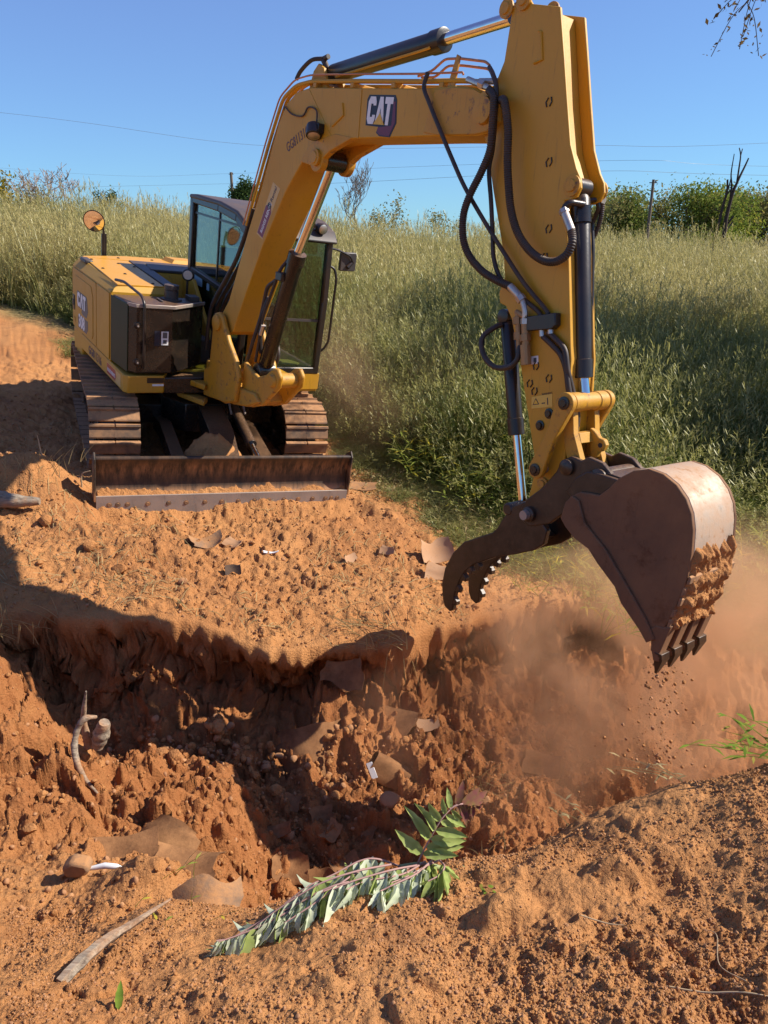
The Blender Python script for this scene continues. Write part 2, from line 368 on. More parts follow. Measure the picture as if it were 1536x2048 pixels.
def bend(pts, r=0.03, n=4):
    """straight runs with rounded corners"""
    pts = [Vector(p) for p in pts]; out = [pts[0]]
    for i in range(1, len(pts) - 1):
        a = (pts[i - 1] - pts[i]); b = (pts[i + 1] - pts[i]); q = min(r, a.length * 0.45, b.length * 0.45)
        A = pts[i] + a.normalized() * q; B = pts[i] + b.normalized() * q
        for k in range(n + 1):
            t = k / n; out.append(A * (1 - t) ** 2 + pts[i] * 2 * t * (1 - t) + B * t * t)
    out.append(pts[-1]); return out
class MB:
    def __init__(s): s.v = []; s.f = []
    def add(s, v, f):
        o = len(s.v); s.v += [tuple(q) for q in v]; s.f += [tuple(i + o for i in q) for q in f]; return s
    def box(s, a, b):
        x0, y0, z0 = a; x1, y1, z1 = b
        return s.add([(x0, y0, z0), (x1, y0, z0), (x1, y1, z0), (x0, y1, z0), (x0, y0, z1), (x1, y0, z1), (x1, y1, z1), (x0, y1, z1)],
                     [(0, 3, 2, 1), (4, 5, 6, 7), (0, 1, 5, 4), (1, 2, 6, 5), (2, 3, 7, 6), (3, 0, 4, 7)])
    def prism(s, prof, lo, hi, axis='y', shrink=0.0):
        """profile of 2-D points swept along an axis; axis y takes (x, z), axis z takes (x, y), axis x takes (y, z)"""
        n = len(prof)
        area = sum(prof[i][0] * prof[(i + 1) % n][1] - prof[(i + 1) % n][0] * prof[i][1] for i in range(n))
        if area < 0: prof = prof[::-1]
        def p3(p, t):
            return (p[0], t, p[1]) if axis == 'y' else (p[0], p[1], t) if axis == 'z' else (t, p[0], p[1])
        cx = sum(p[0] for p in prof) / n; cy = sum(p[1] for p in prof) / n
        top = [((p[0] - cx) * (1 - shrink) + cx, (p[1] - cy) * (1 - shrink) + cy) for p in prof]
        v = [p3(p, lo) for p in prof] + [p3(p, hi) for p in top]
        f = [tuple(range(n - 1, -1, -1)), tuple(range(n, 2 * n))] + [(i, (i + 1) % n, n + (i + 1) % n, n + i) for i in range(n)]
        if axis == 'y': f = [q[::-1] for q in f]
        return s.add(v, f)
    def tube(s, pts, r, n=10, caps=True):
        pts = [Vector(p) for p in pts]; m = len(pts)
        rr = r if callable(r) else (lambda i: r)
        a, b = frame_of(pts[1] - pts[0]); v = []; f = []
        for i in range(m):
            d = (pts[min(i + 1, m - 1)] - pts[max(i - 1, 0)]).normalized()
            a = (a - d * a.dot(d)).normalized(); b = d.cross(a).normalized()
            q = rr(i)
            for k in range(n):
                t = 2 * math.pi * k / n; v.append(pts[i] + a * (math.cos(t) * q) + b * (math.sin(t) * q))
        for i in range(m - 1):
            for k in range(n):
                k2 = (k + 1) % n; f.append((i * n + k, i * n + k2, (i + 1) * n + k2, (i + 1) * n + k))
        if caps: f.append(tuple(range(n - 1, -1, -1))); f.append(tuple((m - 1) * n + k for k in range(n)))
        return s.add(v, f)
    def cyl(s, a, b, r, n=20, r2=None):
        r2 = r if r2 is None else r2
        return s.tube([a, b], lambda i: r if i == 0 else r2, n)
    def lathe(s, a, d, prof, n=24):
        """prof: (distance along d, radius)"""
        d = Vector(d).normalized(); a = Vector(a); pts = [a + d * t for t, _ in prof]
        u, w = frame_of(d); v = []; f = []
        for p, (t, r) in zip(pts, prof):
            for k in range(n):
                q = 2 * math.pi * k / n; v.append(p + u * (math.cos(q) * r) + w * (math.sin(q) * r))
        for i in range(len(prof) - 1):
            for k in range(n):
                k2 = (k + 1) % n; f.append((i * n + k, i * n + k2, (i + 1) * n + k2, (i + 1) * n + k))
        f.append(tuple(range(n - 1, -1, -1))); f.append(tuple((len(prof) - 1) * n + k for k in range(n)))
        return s.add(v, f)
    def obj(s, name, material, parent=None, smooth=40, bevel=0.0, local=None):
        return mesh_obj(name, s.v, s.f, material, parent, smooth, bevel, local)
def corrugated(pts, r, pitch=0.0085, n=10, amp=0.16):
    dense = catmull(pts, 24); L = [0.0]
    for i in range(1, len(dense)): L.append(L[-1] + (dense[i] - dense[i - 1]).length)
    N = int(L[-1] / (pitch / 4)); out = []; j = 0
    for k in range(N + 1):
        t = L[-1] * k / N
        while j < len(L) - 2 and L[j + 1] < t: j += 1
        out.append(dense[j].lerp(dense[j + 1], (t - L[j]) / max(1e-9, L[j + 1] - L[j])))
    return MB().tube(out, lambda i: r * (1 - amp * (1, 0.4, 0, 0.4)[i % 4]), n)
def round_poly(cx, cy, r, a0, a1, n=8):
    return [(cx + r * math.cos(a0 + (a1 - a0) * i / n), cy + r * math.sin(a0 + (a1 - a0) * i / n)) for i in range(n + 1)]
def tag(o, label=None, cat=None, group=None, kind=None):
    if label: o['label'] = label
    if cat: o['category'] = cat
    if group: o['group'] = group
    if kind: o['kind'] = kind
    return o
def empty(name, mat=None, loc=None):
    o = bpy.data.objects.new(name, None); COL.objects.link(o); o.empty_display_size = 0.1
    if mat is not None: o.matrix_world = mat
    if loc is not None: o.location = loc
    return o
def text_mesh(name, body, size, material, parent, local, bold=0.0, shear=0.0, depth=0.0015, align='LEFT'):
    c = bpy.data.curves.new(name, 'FONT'); c.body = body; c.size = size; c.extrude = depth; c.offset = bold; c.shear = shear
    c.align_x = align; c.resolution_u = 3
    t = bpy.data.objects.new(name, c); COL.objects.link(t)
    bpy.context.view_layer.update()
    me = bpy.data.meshes.new_from_object(t.evaluated_get(bpy.context.evaluated_depsgraph_get()))
    bpy.data.objects.remove(t); bpy.data.curves.remove(c)
    me.name = name; me.materials.clear(); me.materials.append(material)
    o = bpy.data.objects.new(name, me); link(o, parent); o.matrix_local = local
    return o
def scatter(name, P, rot, scl, idx, coll, extra=None, kind='stuff'):
    me = bpy.data.meshes.new(name); me.from_pydata([tuple(p) for p in P], [], [])
    a = me.attributes.new('rot', 'FLOAT_VECTOR', 'POINT'); a.data.foreach_set('vector', np.asarray(rot, float).ravel())
    a = me.attributes.new('scl', 'FLOAT_VECTOR', 'POINT'); a.data.foreach_set('vector', np.asarray(scl, float).ravel())
    a = me.attributes.new('idx', 'INT', 'POINT'); a.data.foreach_set('value', np.asarray(idx, np.int32))
    for k, v in (extra or {}).items():
        a = me.attributes.new(k, 'FLOAT', 'POINT'); a.data.foreach_set('value', np.asarray(v, float))
    o = bpy.data.objects.new(name, me); COL.objects.link(o)
    g = bpy.data.node_groups.new(name + "_nodes", 'GeometryNodeTree')
    g.interface.new_socket("Geometry", in_out='INPUT', socket_type='NodeSocketGeometry'); g.interface.new_socket("Geometry", in_out='OUTPUT', socket_type='NodeSocketGeometry')
    gi = g.nodes.new("NodeGroupInput"); go = g.nodes.new("NodeGroupOutput"); ip = g.nodes.new("GeometryNodeInstanceOnPoints")
    ci = g.nodes.new("GeometryNodeCollectionInfo"); ci.inputs[0].default_value = coll; ci.inputs["Separate Children"].default_value = True; ci.inputs["Reset Children"].default_value = True
    def na(n, t):
        x = g.nodes.new("GeometryNodeInputNamedAttribute"); x.data_type = t; x.inputs[0].default_value = n; return x.outputs[0]
    e2r = g.nodes.new("FunctionNodeEulerToRotation"); g.links.new(na('rot', 'FLOAT_VECTOR'), e2r.inputs[0])
    g.links.new(gi.outputs[0], ip.inputs["Points"]); g.links.new(ci.outputs[0], ip.inputs["Instance"]); ip.inputs["Pick Instance"].default_value = True
    g.links.new(na('idx', 'INT'), ip.inputs["Instance Index"]); g.links.new(e2r.outputs[0], ip.inputs["Rotation"]); g.links.new(na('scl', 'FLOAT_VECTOR'), ip.inputs["Scale"])
    g.links.new(ip.outputs[0], go.inputs[0])
    md = o.modifiers.new("spread", 'NODES'); md.node_group = g
    o['kind'] = kind
    return o

# ---------------------------------------------------------------- ground sheet
def soil_mat():
    m, nt, p = new_mat('orange_soil')
    P = pos(nt)
    n1 = noise(nt, 0.9, 5, 0.6, P); n2 = noise(nt, 6, 6, 0.65, P); n3 = noise(nt, 60, 5, 0.7, P); n4 = noise(nt, 260, 3, 0.7, P)
    dry = (0.49, 0.230, 0.082); mid = (0.36, 0.145, 0.047); moist = (0.15, 0.055, 0.021)
    c = mix(nt, ramp(nt, n1, 0.35, 0.65), mid, dry)
    c = mix(nt, ramp(nt, n2, 0.52, 0.75, 0, 0.7), c, moist)
    c = mix(nt, ramp(nt, n3, 0.3, 0.75, 0.0, 0.6), c, (0.52, 0.25, 0.10))
    c = mix(nt, ramp(nt, n4, 0.55, 0.8, 0, 0.55), c, moist)
    c = mix(nt, ramp(nt, noise(nt, 2.3, 6, 0.7, P), 0.55, 0.72, 0, 0.6), c, (0.20, 0.085, 0.040))
    sub = attr(nt, 'subsoil').outputs["Fac"]
    c = mix(nt, math_n(nt, 'MULTIPLY', sub, ramp(nt, n2, 0.25, 0.6, 0.45, 0.95)), c, (0.31, 0.118, 0.040))
    veg = attr(nt, 'litter').outputs["Fac"]
    lit = mix(nt, ramp(nt, noise(nt, 14, 6, 0.7, P), 0.4, 0.62), (0.10, 0.10, 0.03), (0.34, 0.27, 0.12))
    c = mix(nt, math_n(nt, 'MULTIPLY', veg, ramp(nt, n2, 0.2, 0.5, 0.55, 1.0)), c, lit)
    lk(nt, c, p.inputs["Base Color"]); p.inputs["Roughness"].default_value = 0.95; p.inputs["Specular IOR Level"].default_value = 0.15
    def vor(sc_):
        w = nt.nodes.new("ShaderNodeTexVoronoi"); w.inputs["Scale"].default_value = sc_; lk(nt, P, w.inputs["Vector"]); return math_n(nt, 'SUBTRACT', 1.0, w.outputs["Distance"])
    b0 = bump(nt, vor(75), 0.8, 0.007); b00 = bump(nt, vor(190), 0.7, 0.003, b0)
    b1 = bump(nt, n3, 0.7, 0.012, b00); b2 = bump(nt, n4, 0.8, 0.005, b1)
    lk(nt, b2, p.inputs["Normal"])
    return m
M['soil'] = soil_mat()
def build_ground():
    ys = [-300, -120, -50, -25, -14, -9, -6]; y = -6
    while y < 0.7: y += 0.25; ys.append(min(y, 0.7))
    y = 0.7
    while y < 1.05: y += 0.02; ys.append(y)
    while y < 10.5:
        y += 0.0042 * y if y < 2.4 else (0.0030 * y if y < 5.7 else 0.005 * y); ys.append(y)
    while y < 40: y += 0.022 * y; ys.append(y)
    while y < 900: y += 0.12 * y; ys.append(y)
    Y = np.array(ys)
    v = np.linspace(-1, 1, 681); o = np.array([1.03, 1.08, 1.15, 1.25, 1.4, 1.6, 1.9, 2.4, 3.2, 4.5, 7, 12, 25])
    v = np.concatenate([-o[::-1], v, o])
    hw = 0.66 * np.clip(Y, 1.0, 60) + 0.35
    X = v[None, :] * hw[:, None]; YY = np.repeat(Y[:, None], len(v), 1)
    Z = ground_z(X, YY); D = pit_depth_mask(X, YY)
    Zr = Z + rough(X, YY) * (np.abs(v)[None, :] < 1.3)
    # walls of the pit: ragged and undercut below the lip
    depth = np.clip((bench_z(X, np.maximum(YY, 2)) - Z), 0, 1)
    wall = sstep(0.02, 0.12, D) * (1 - sstep(0.12, 0.75, D)) * sstep(0.05, 0.25, depth)
    push = undercut(X) * wall * (0.8 + 0.8 * fbm(X * 4, Z * 6, 91, 3))
    rag = wall * (0.11 * fbm(X * 8, Z * 11, 95, 4, 0.6) + 0.05 * ridged(X * 16, Z * 20, 99, 3))
    PY = YY + push + rag; PX = X + wall * 0.09 * fbm(X * 7, Z * 12, 97, 4); Zr = Zr + wall * 0.06 * fbm(X * 10, YY * 40, 98, 3)
    n, m = X.shape
    V = np.stack([PX, PY, Zr], -1).reshape(-1, 3)
    i = np.arange(n - 1)[:, None] * m + np.arange(m - 1)[None, :]
    F = np.stack([i, i + 1, i + m + 1, i + m], -1).reshape(-1, 4)
    me = bpy.data.meshes.new("ground")
    me.vertices.add(len(V)); me.vertices.foreach_set('co', V.ravel())
    me.loops.add(F.size); me.loops.foreach_set('vertex_index', F.ravel().astype(np.int32))
    me.polygons.add(len(F)); me.polygons.foreach_set('loop_start', (np.arange(len(F)) * 4).astype(np.int32))
    try: me.polygons.foreach_set('loop_total', np.full(len(F), 4, np.int32))
    except Exception: pass
    me.update(calc_edges=True); me.shade_smooth()
    sub = np.clip(sstep(0.0, 0.2, D) * sstep(2.2, 3.0, YY), 0, 1)
    lit = sstep(-0.5, 0.6, YY - field_edge(X) + 0.8 * fbm(X * 1.2, YY * 1.2, 71, 3)) * sstep(5, 6, YY)
    for nm, arr in (('subsoil', sub), ('litter', lit)):
        a = me.attributes.new(nm, 'FLOAT', 'POINT'); a.data.foreach_set('value', arr.ravel().astype(np.float32))
    me.materials.append(M['soil'])
    o = bpy.data.objects.new("ground", me); COL.objects.link(o); tag(o, kind='structure')
    return o
ground = build_ground()

# ---------------------------------------------------------------- grass
def blade_mat(name, green, straw, dark):
    m, nt, p = new_mat(name)
    h = attr(nt, 'h').outputs["Fac"]; v = attr(nt, 'tone').outputs["Fac"]; dry = attr(nt, 'dry', 'INSTANCER').outputs["Fac"]
    g = mix(nt, v, dark, green)
    f = math_n(nt, 'ADD', math_n(nt, 'MULTIPLY', dry, math_n(nt, 'ADD', math_n(nt, 'MULTIPLY', h, 0.9), 0.25)), math_n(nt, 'MULTIPLY', math_n(nt, 'GREATER_THAN', v, 0.82), 0.5))
    c = mix(nt, math_n(nt, 'MINIMUM', f, 1.0), g, straw)
    nt.nodes.remove(p)
    d = nd(nt, "ShaderNodeBsdfDiffuse"); t = nd(nt, "ShaderNodeBsdfTranslucent"); gl = nd(nt, "ShaderNodeBsdfGlossy"); gl.inputs["Roughness"].default_value = 0.45
    gl.inputs[0].default_value = (0.5, 0.5, 0.45, 1)
    lk(nt, c, d.inputs[0]); lk(nt, c, t.inputs[0])
    a = nd(nt, "ShaderNodeMixShader"); a.inputs[0].default_value = 0.45; lk(nt, d.outputs[0], a.inputs[1]); lk(nt, t.outputs[0], a.inputs[2])
    b = nd(nt, "ShaderNodeMixShader"); b.inputs[0].default_value = 0.06; lk(nt, a.outputs[0], b.inputs[1]); lk(nt, gl.outputs[0], b.inputs[2])
    lk(nt, b.outputs[0], nt.nodes["Material Output"].inputs[0])
    return m
M['grass'] = blade_mat('meadow_grass', (0.185, 0.235, 0.036), (0.50, 0.42, 0.17), (0.09, 0.135, 0.022))
M['weed'] = blade_mat('weed_leaf', (0.12, 0.16, 0.03), (0.34, 0.24, 0.08), (0.06, 0.10, 0.02))
def tuft(name, nb, height, spread, width, droop, seed, heads=0.3, leafy=0, lean=0.25):
    r = random.Random(seed); V = []; F = []; H = []; T = []
    def ribbon(pts, ws, side, tone):
        o = len(V)
        for i, (p, w) in enumerate(zip(pts, ws)):
            V.append(p - side * w); V.append(p + side * w); H.extend([i / (len(pts) - 1)] * 2); T.extend([tone] * 2)
        for i in range(len(pts) - 1): F.append((o + 2 * i, o + 2 * i + 1, o + 2 * i + 3, o + 2 * i + 2))
    for b in range(nb):
        a = r.uniform(0, 6.283); q = spread * math.sqrt(r.random()); base = Vector((q * math.cos(a), q * math.sin(a), -0.03))
        a2 = r.uniform(0, 6.283); out = Vector((math.cos(a2), math.sin(a2), 0)); side = Vector((-out.y, out.x, 0))
        hh = height * r.uniform(0.45, 1.0); ln = r.uniform(0, lean) * hh; dr = droop * r.uniform(0.2, 1) * hh; tone = r.random()
        n = 4; pts = []
        for i in range(n + 1):
            t = i / n; pts.append(base + out * (ln * t + dr * t ** 3) + Vector((0, 0, hh * (t - 0.35 * droop * r.uniform(.6, 1) * t ** 3))))
        w = width * r.uniform(0.6, 1.2)
        ribbon(pts, [w, w * 1.0, w * 0.8, w * 0.5, w * 0.1], side, tone)
        if r.random() < heads:
            tip = pts[-1]
            for k in range(7):
                d = Vector((r.uniform(-1, 1), r.uniform(-1, 1), r.uniform(0.0, 1.2))).normalized() * height * r.uniform(0.03, 0.07)
                s0 = tip + Vector((0, 0, -0.02 * k)); ribbon([s0, s0 + d * 0.6, s0 + d], [0.003, 0.006, 0.002], d.cross(Vector((0, 0, 1))).normalized() if d.length else side, 0.95)
        for k in range(leafy):
            t = r.uniform(0.25, 1.0); i = min(int(t * n), n - 1); p = pts[i].lerp(pts[i + 1], t * n - i)
            a3 = r.uniform(0, 6.283); d = Vector((math.cos(a3), math.sin(a3), r.uniform(-0.2, 0.7))) * r.uniform(0.03, 0.075)
            ribbon([p, p + d * 0.5, p + d], [0.003, 0.011, 0.002], d.cross(Vector((0, 0, 1))).normalized(), r.random())
    me = bpy.data.meshes.new(name); me.from_pydata([tuple(v) for v in V], [], F)
    for nm, arr in (('h', H), ('tone', T)):
        at = me.attributes.new(nm, 'FLOAT', 'POINT'); at.data.foreach_set('value', np.array(arr, float))
    return me
def proto_collection(name, meshes, mat_):
    c = bpy.data.collections.new(name)
    for i, me in enumerate(meshes):
        me.materials.clear(); me.materials.append(mat_)
        c.objects.link(bpy.data.objects.new(name + "_blade_%02d" % i, me))
    return c
grass_near = proto_collection('tall_grass', [tuft('grass_tuft', 85, 0.85, 0.24, 0.0032, 0.65, 10 + i, heads=0.12, lean=0.4) for i in range(5)]
                              + [tuft('weed_tuft', 26, 0.8, 0.16, 0.003, 0.3, 30 + i, heads=0.4, leafy=6) for i in range(3)] + [tuft('seed_tuft', 16, 1.25, 0.2, 0.0028, 0.35, 40 + i, heads=0.8) for i in range(2)], M['grass'])
grass_far = proto_collection('far_grass', [tuft('grass_tuft', 60, 0.85, 0.45, 0.010, 0.5, 50 + i, heads=0.35) for i in range(5)] + [tuft('seed_tuft', 22, 1.45, 0.5, 0.006, 0.35, 60 + i, heads=0.9) for i in range(2)], M['grass'])
grass_low = proto_collection('low_grass', [tuft('grass_tuft', 45, 0.30, 0.16, 0.0035, 0.9, 70 + i, heads=0.05, lean=0.9) for i in range(4)], M['grass'])
def field_points(n, y0, y1, pw=1.0):
    u = rng.random(n * 3); y = y0 + (y1 - y0) * u ** pw
    x = (rng.random(n * 3) * 2 - 1) * (0.62 * y + 2.0)
    return x, y
def grow(name, n, y0, y1, coll, count, hlo, hhi, off, label, pw=1.0, dryf=None, thin=None):
    x, y = field_points(n, y0, y1, pw)
    e = y - field_edge(x) + 0.9 * fbm(x * 0.9, y * 0.9, 71, 3)
    keep = (e > off) & (rng.random(len(x)) < np.clip(0.35 + (e - off) * 0.8, 0, 1))
    if thin is not None: keep &= thin(x, y, e)
    x, y, e = x[keep][:n], y[keep][:n], e[keep][:n]
    z = ground_z(x, y) - 0.02
    h = (hlo + (hhi - hlo) * sstep(0, 2.2, e)) * (0.75 + 0.5 * rng.random(len(x))) * (1 + 0.5 * fbm(x * 0.5, y * 0.5, 73, 2))
    rot = np.stack([rng.normal(0, .10, len(x)), rng.normal(0, .10, len(x)), rng.random(len(x)) * 6.28], 1)
    scl = np.stack([0.8 + 0.5 * rng.random(len(x)), 0.8 + 0.5 * rng.random(len(x)), h], 1)
    dry = np.clip(0.02 + 0.68 * sstep(9.5, 19, y + 0.25 * np.clip(-x, 0, 9)) + 0.8 * fbm(x * 0.6, y * 0.6, 75, 3), 0.0, 1.0) if dryf is None else dryf(x, y)
    o = scatter(name, np.stack([x, y, z], 1), rot, scl, rng.integers(0, count, len(x)), coll, {'dry': dry})
    tag(o, label, 'grass')
    return o
grow('meadow_grass', 17000, 6.5, 17, grass_near, 10, 0.45, 1.2, 0.35, 'tall green meadow grass growing beside and behind the excavator', 0.9)
grow('hillside_grass', 22000, 14, 44, grass_far, 7, 0.95, 1.15, 0.5, 'tall yellowing grass covering the hillside up to the skyline', 1.0)
grow('trampled_grass', 9000, 6.0, 12, grass_low, 4, 0.45, 1.1, -0.75, 'short flattened grass along the edge of the bare soil', 1.0,
     dryf=lambda x, y: np.clip(0.45 + 0.9 * fbm(x, y, 79, 2), 0, 1), thin=lambda x, y, e: e < 1.3)

# ---------------------------------------------------------------- excavator
def frame_mat(rows, o):
    m = Matrix([(*r, q) for r, q in zip(rows, o)]); return Matrix((*m, (0, 0, 0, 1)))
def yaw_frame(deg, o):
    n = Vector(GN).normalized(); x = Vector((1, 0, 0)); x = (x - n * x.dot(n)).normalized(); y = n.cross(x)
    c, s = math.cos(R(deg)), math.sin(R(deg))
    X = x * c + y * s; Y = y * c - x * s
    return Matrix(((X.x, Y.x, n.x, o[0]), (X.y, Y.y, n.y, o[1]), (X.z, Y.z, n.z, o[2]), (0, 0, 0, 1)))
FB = yaw_frame(-66.1, GO)                              # undercarriage
FU = yaw_frame(-57.77, GO)                             # upper body, turned on its ring
FM = yaw_frame(-52.0, (-1.6057, 7.4079, 0.1644))       # boom, swung on its post
EX = empty('excavator', FB)
tag(EX, 'yellow tracked excavator with its boom reaching over the pit, front blade lowered', 'excavator')
LB = Matrix.Identity(4); LU = FB.inverted() @ FU; LM = FB.inverted() @ FM
I4 = Matrix.Identity(4)
def on_side(x, z, y, ang=0.0):
    """print lying on a face that looks towards -y, reading along +x"""
    c, s = math.cos(ang), math.sin(ang)
    return Matrix(((c, -s, 0, x), (0, 0, -1, y), (s, c, 0, z), (0, 0, 0, 1)))
def on_front(y, z, x, ang=0.0):
    """print on a face that looks towards +x, reading along +y"""
    return Matrix(((0, 0, 1, x), (1, 0, 0, y), (0, 1, 0, z), (0, 0, 0, 1)))
LETTER = {
 'C': [(0.95, 0.68), (0.95, 0.82), (0.80, 1.0), (0.20, 1.0), (0.0, 0.82), (0.0, 0.18), (0.20, 0.0), (0.80, 0.0), (0.95, 0.18), (0.95, 0.34), (0.62, 0.34), (0.62, 0.26), (0.34, 0.26), (0.34, 0.74), (0.62, 0.74), (0.62, 0.68)],
 'A': [(0.0, 0.0), (0.34, 1.0), (0.72, 1.0), (1.06, 0.0), (0.76, 0.0), (0.53, 0.62), (0.30, 0.0)],
 'T': [(0.0, 1.0), (0.0, 0.76), (0.28, 0.76), (0.28, 0.0), (0.64, 0.0), (0.64, 0.76), (0.92, 0.76), (0.92, 1.0)]}
def word_cat(w, h, material, parent, local, y0=0.0015):
    mb = MB(); x = 0
    for ch, adv in (('C', 1.0), ('A', 0.98), ('T', 0.92)):
        mb.prism([((x + px) / 2.86 * w, py * h) for px, py in LETTER[ch]], 0, y0, 'z'); x += adv
    o = mb.obj('lettering', material, parent, None, 0, local); return o
def bolt(parent, a, d, r, mat_=None, h=0.012, name='bolt'):
    a = Vector(a); d = Vector(d).normalized()
    return MB().lathe(a, d, [(0, r * 1.5), (h * 0.3, r * 1.5), (h * 0.32, r), (h, r * 0.95)], 6 if r < 0.012 else 14).obj(name, mat_ or M['yellow_worn'], parent, 30)

# --- undercarriage
cb = MB().prism([(-0.75, -0.45), (0.7, -0.4), (0.95, -0.22), (0.95, 0.22), (0.7, 0.4), (-0.75, 0.45)], 0.30, 0.60, 'z').lathe((0, 0, 0.6), (0, 0, 1), [(0, 0.5), (0.1, 0.46), (0.14, 0.46)], 32)
cb.box((-0.55, -0.80, 0.28), (-0.2, 0.80, 0.48)).box((0.25, -0.80, 0.28), (0.6, 0.80, 0.48))
cb.obj('car_body', M['black_dusty'], EX, 40, 0.01, LB)
def shoe_mesh():
    mb = MB()
    prof = [(-0.070, 0.0), (0.070, 0.0), (0.070, 0.016), (0.052, 0.022), (0.050, 0.034), (0.030, 0.034), (0.026, 0.024), (-0.026, 0.024), (-0.030, 0.034), (-0.050, 0.034), (-0.056, 0.020), (-0.070, 0.016)]
    prof = [(-0.066, 0.0), (0.066, 0.0), (0.068, 0.018), (0.056, 0.024), (-0.030, 0.026), (-0.040, 0.046), (-0.060, 0.046), (-0.068, 0.020)]
    mb.prism(prof, -0.226, -0.006).prism(prof, 0.006, 0.226).box((-0.06, -0.008, 0.0), (0.06, 0.008, 0.026))
    me = bpy.data.meshes.new('track_shoe'); me.from_pydata(mb.v, [], mb.f); me.materials.append(M['tracksteel']); return me
SHOE = shoe_mesh()
def build_track(s):
    yc = 0.94 * s
    fr = MB().prism([(-1.02, 0.22), (1.0, 0.22), (1.08, 0.36), (0.7, 0.50), (0.2, 0.56), (-0.9, 0.52), (-1.05, 0.40)], yc - 0.12, yc + 0.12)
    t = fr.obj('track', M['black_dusty'], EX, 40, 0.008, LB)
    for x, r in ((1.08, 0.27), (-1.10, 0.27)):
        MB().lathe((x, yc - 0.07, 0.345), (0, 1, 0), [(0, r * .5), (0.005, r), (0.135, r), (0.14, r * .5)], 28).obj('idler_wheel', M['black_dusty'], t, 40)
    for k in range(5):
        MB().lathe((-0.75 + 0.36 * k, yc - 0.13, 0.15), (0, 1, 0), [(0, .05), (0.01, .095), (0.06, .095), (0.07, .07), (0.19, .07), (0.2, .095), (0.25, .095), (0.26, .05)], 18).obj('roller', M['black_dusty'], t, 40)
    rr = 0.315; L = 2.18; per = 2 * L + 2 * math.pi * rr; N = 42
    for k in range(N):
        q = per * k / N; sag = 0
        if q < L: x, z, a = -1.09 + q, 0.345 + rr, 0.0; sag = -0.02 * math.sin(math.pi * q / L)
        elif q < L + math.pi * rr:
            b = (q - L) / rr; x, z, a = 1.09 + rr * math.sin(b), 0.345 + rr * math.cos(b), b
        elif q < 2 * L + math.pi * rr: x, z, a = 1.09 - (q - L - math.pi * rr), 0.345 - rr, math.pi
        else:
            b = (q - 2 * L - math.pi * rr) / rr; x, z, a = -1.09 - rr * math.sin(b), 0.345 - rr * math.cos(b), math.pi + b
        o = bpy.data.objects.new('track_shoe', SHOE); link(o, t)
        o.matrix_local = Matrix.Translation((x, yc, z + sag)) @ Matrix.Rotation(a + random.uniform(-.02, .02), 4, 'Y')
    belt = []
    for k in range(64):
        q = per * k / 64; r2 = rr - 0.004
        if q < L: belt.append((-1.09 + q, 0.345 + r2 - 0.02 * math.sin(math.pi * q / L)))
        elif q < L + math.pi * rr: b = (q - L) / rr; belt.append((1.09 + r2 * math.sin(b), 0.345 + r2 * math.cos(b)))
        elif q < 2 * L + math.pi * rr: belt.append((1.09 - (q - L - math.pi * rr), 0.345 - r2))
        else: b = (q - 2 * L - math.pi * rr) / rr; belt.append((-1.09 - r2 * math.sin(b), 0.345 - r2 * math.cos(b)))
    mb = MB(); n = len(belt)
    ins = [((x - (1.09 if x > 1.09 else -1.09 if x < -1.09 else x)) * .86 + (1.09 if x > 1.09 else -1.09 if x < -1.09 else x), 0.345 + (z - 0.345) * .86) for x, z in belt]
    v = []
    for y in (yc - 0.10, yc + 0.10):
        v += [(x, y, z) for x, z in belt] + [(x, y, z) for x, z in ins]
    f = []
    for k in range(n):
        k2 = (k + 1) % n
        f += [(k, k2, 2 * n + k2, 2 * n + k), (n + k, 3 * n + k, 3 * n + k2, n + k2), (k, n + k, n + k2, k2), (2 * n + k, 2 * n + k2, 3 * n + k2, 3 * n + k)]
    mb.add(v, f).obj('track_chain', M['black_dusty'], t, 40)
for s in (-1, 1): build_track(s)
# blade
bp = [(2.075, -0.06), (2.055, -0.06), (2.015, 0.06), (1.985, 0.16), (1.985, 0.28), (2.01, 0.38), (2.055, 0.455), (2.085, 0.452), (2.09, 0.435), (2.045, 0.37), (2.022, 0.28), (2.022, 0.17), (2.045, 0.11), (2.075, 0.06)]
def blade_mat():
    m, nt, p = new_mat('blade_face'); tc = nt.nodes.new("ShaderNodeTexCoord"); mp = nt.nodes.new("ShaderNodeMapping"); mp.inputs["Scale"].default_value = (2.0, 13, 3.5)
    lk(nt, tc.outputs["Object"], mp.inputs[0]); n = noise(nt, 1.0, 7, 0.72, mp.outputs[0]); n2 = noise(nt, 4.0, 6, 0.7, tc.outputs["Object"]); sx = nt.nodes.new("ShaderNodeSeparateXYZ"); lk(nt, tc.outputs["Object"], sx.inputs[0])
    band = math_n(nt, 'MULTIPLY', ramp(nt, sx.outputs[2], 0.22, 0.30), ramp(nt, sx.outputs[2], 0.42, 0.34))
    low = ramp(nt, sx.outputs[2], 0.16, 0.10)
    f = math_n(nt, 'ADD', math_n(nt, 'MULTIPLY', ramp(nt, n, 0.42, 0.70), math_n(nt, 'ADD', math_n(nt, 'MULTIPLY', band, 0.75), 0.22)), math_n(nt, 'MULTIPLY', low, ramp(nt, n, 0.3, 0.5)))
    c = mix(nt, ramp(nt, n2, 0.4, 0.6), (0.018, 0.013, 0.010), (0.055, 0.032, 0.018))
    c = mix(nt, math_n(nt, 'MINIMUM', f, 1.0), c, (0.38, 0.19, 0.08))
    lk(nt, c, p.inputs["Base Color"]); p.inputs["Roughness"].default_value = 0.6; lk(nt, bump(nt, n, 0.5, 0.006), p.inputs["Normal"]); return m
M['blade'] = blade_mat()
bl = MB().prism(bp, -1.165, 1.165).obj('blade', M['blade'], EX, 25, 0.004, LB)
